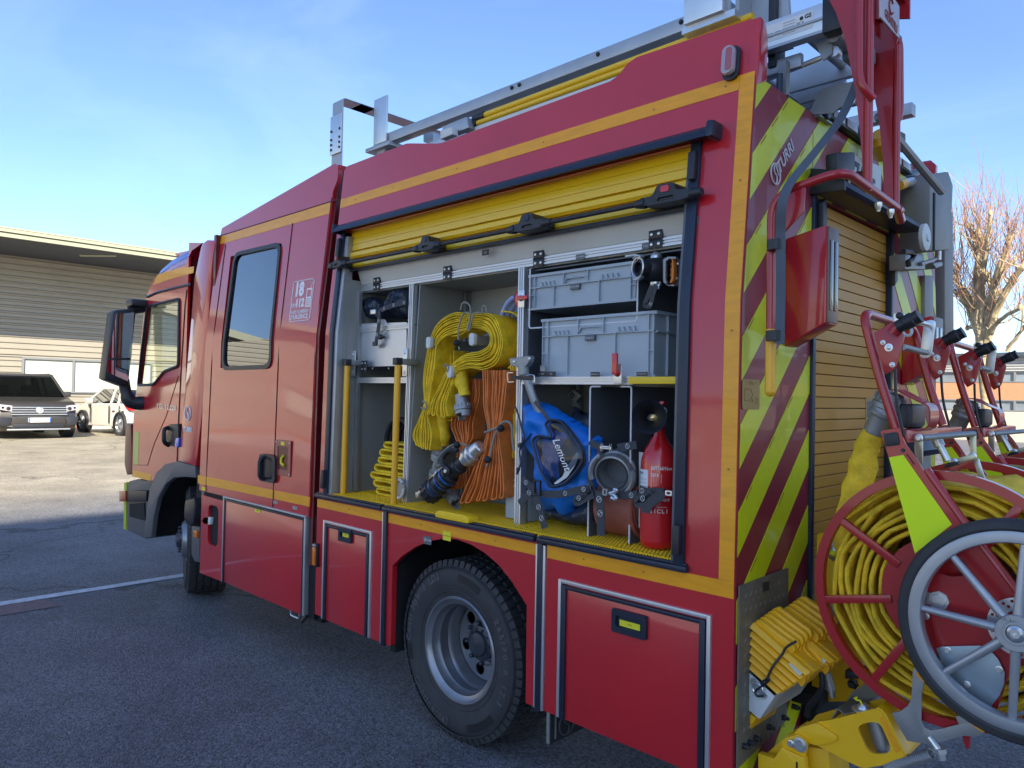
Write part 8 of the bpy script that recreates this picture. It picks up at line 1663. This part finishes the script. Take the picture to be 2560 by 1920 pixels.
# swinging yellow arm with its window
ya = [(0.119,0.508),(0.146,0.527),(0.16,0.55),(0.217,0.584),(0.265,0.607),(0.384,0.676),(0.399,0.674),(0.41,0.664),(0.463,0.572),(0.467,0.56),(0.46,0.546),(0.353,0.491),(0.335,0.491),(0.21,0.512),(0.194,0.512),(0.186,0.494),(0.169,0.496),(0.152,0.515)]
yw = rpoly([(0.334,0.604),(0.352,0.623),(0.388,0.639),(0.403,0.632),(0.427,0.583),(0.427,0.568),(0.418,0.556),(0.382,0.542),(0.364,0.547)], .014)
AR = part('swing_arm', MB().prism(rpoly(ya, .008), 'y', .120, .130, [yw]), yel)
part('arm_flange', MB().prism([(0.384,0.676),(0.399,0.674),(0.41,0.664),(0.463,0.572),(0.468,0.56),(0.472,0.564),(0.467,0.575),(0.414,0.669),(0.402,0.679),(0.39,0.681)], 'y', .120, .26, bev=.002), yel, AR); part('arm_back', MB().prism(rpoly(ya, .008), 'y', .25, .26), yel, AR)
part('doubler', MB().prism(rpoly([(0.146,0.526),(0.16,0.549),(0.217,0.584),(0.277,0.564),(0.28,0.555),(0.273,0.545),(0.218,0.514),(0.194,0.513),(0.173,0.522)], .008), 'y', .110, .119, bev=.002), yel, AR)
part('amber_patch', MB().prism(rpoly([(0.397,0.653),(0.408,0.659),(0.456,0.577),(0.444,0.567)], .004), 'y', .1185, .1198), stripe, AR, smooth=False)
aw = [(0.344,0.606),(0.4,0.538)]; part('arm_roller', MB().tube([(aw[0][0]+.01, .19, aw[0][1]+.03), (aw[1][0]-.005, .19, aw[1][1]-.02)], .026, 14), dalu, AR)
pq = (0.159,0.502); part('pivot_ear', MB().prism(rpoly([(0.113,0.498),(0.123,0.509),(0.153,0.529),(0.169,0.535),(0.19,0.526),(0.195,0.507),(0.19,0.478),(0.182,0.467),(0.113,0.475)], .008), 'y', .098, .110, bev=.002), yel, AR)
pp_ = part('pivot_plate', MB().prism(rpoly([(0.136,0.5),(0.16,0.519),(0.176,0.523),(0.188,0.513),(0.183,0.497),(0.173,0.49),(0.146,0.493)], .008), 'y', .092, .098, bev=.001), dalu, AR)
for c, r_ in zip([(0.175,0.509),(0.146,0.503)], (.016, .008)): part('pivot_bolt', MB().lathe((c[0], .092, c[1]), (c[0], .082, c[1]), [(0, r_*1.4), (.003, r_*1.4), (.004, r_), (.010, r_*.9)], 16), steel, AR)
part('arm_foot', MB().prism([(0.039,0.436),(0.093,0.438),(0.118,0.482),(0.12,0.48),(0.189,0.474),(0.195,0.429),(0.194,0.388),(0.042,0.331)], 'y', .088, .115, bev=.003), yel, AR); part('foot_box', MB().prism([(0.036,0.412),(0.112,0.503),(0.142,0.482),(0.244,0.501),(0.249,0.391),(0.038,0.311)], 'y', .14, .30, bev=.004), yel, AR)
c = (0.167,0.442); part('slot', bx(c[0]-.002, c[0]+.003, .086, .089, c[1]-.012, c[1]+.012), dark, AR)
c = (0.308,0.252)
q = (0.339,0.654); part('flange_disc', MB().lathe((q[0], .16, q[1]-.008), (q[0], .16, q[1]+.012), [(0, .034), (.004, .034), (.006, .020), (.012, .018), (.02, .010)], 22), steel, AR); part('grease_tip', MB().tube([(q[0], .15, q[1]+.01), (q[0]-.008, .15, q[1]+.022), (q[0]-.016, .15, q[1]+.020), (q[0]-.022, .15, q[1]+.028)], [.003, .003, .003, .008], 8), labely, AR)
tp = [(0.236,0.601),(0.26,0.594),(0.311,0.62),(0.356,0.687),(0.326,0.706),(0.252,0.637)]
part('step_plate', MB().prism([(0.243,0.588),(0.257,0.625),(0.263,0.628),(0.282,0.619),(0.324,0.641),(0.325,0.637),(0.282,0.614),(0.263,0.624),(0.247,0.588)], 'y', .16, .50), tread, smooth=False); part('step_plate', MB().prism(tp, 'y', .30, .304), tread, smooth=False)
cl2 = [(0.526,0.649),(0.542,0.657),(0.56,0.597),(0.573,0.601)]; part('stud', MB().tube([(cl2[0][0]+.006, .10, cl2[0][1]), (cl2[2][0], .10, cl2[2][1]+.02)], .010, 10).lathe((cl2[2][0], .10, cl2[2][1]+.03), (cl2[2][0]+.006, .10, cl2[2][1]-.004), [(0, .016), (.012, .016), (.013, .012), (.03, .011)], 8), steel)
# coil spring on the ground side
sq_ = [(0.415,0.513),(0.536,0.596),(0.547,0.608)]; s0 = Vector((sq_[0][0], .13, sq_[0][1])); s1 = Vector((sq_[1][0], .12, sq_[1][1])); d_ = (s1-s0); ax = d_.normalized(); u = ax.cross(Vector((0, 1, 0))).normalized(); v = ax.cross(u)
part('spring', MB().tube([s0+d_*(i/288)+u*cos(i*2*pi/12)*.0135+v*sin(i*2*pi/12)*.0135 for i in range(289)], .0026, 5).tube([s1, s1+Vector((.012, 0, .01)), Vector((sq_[2][0], .12, sq_[2][1]))], .0026, 5), dalu)
for c in [(0.048,0.463),(0.085,0.463),(0.126,0.464),(0.224,0.471),(0.334,0.471),(0.429,0.48)]: part('bolt', MB().lathe((.0, c[0], c[1]), (.035, c[0], c[1]), [(0, .010), (.02, .010), (.022, .007), (.032, .006)], 8), blk)
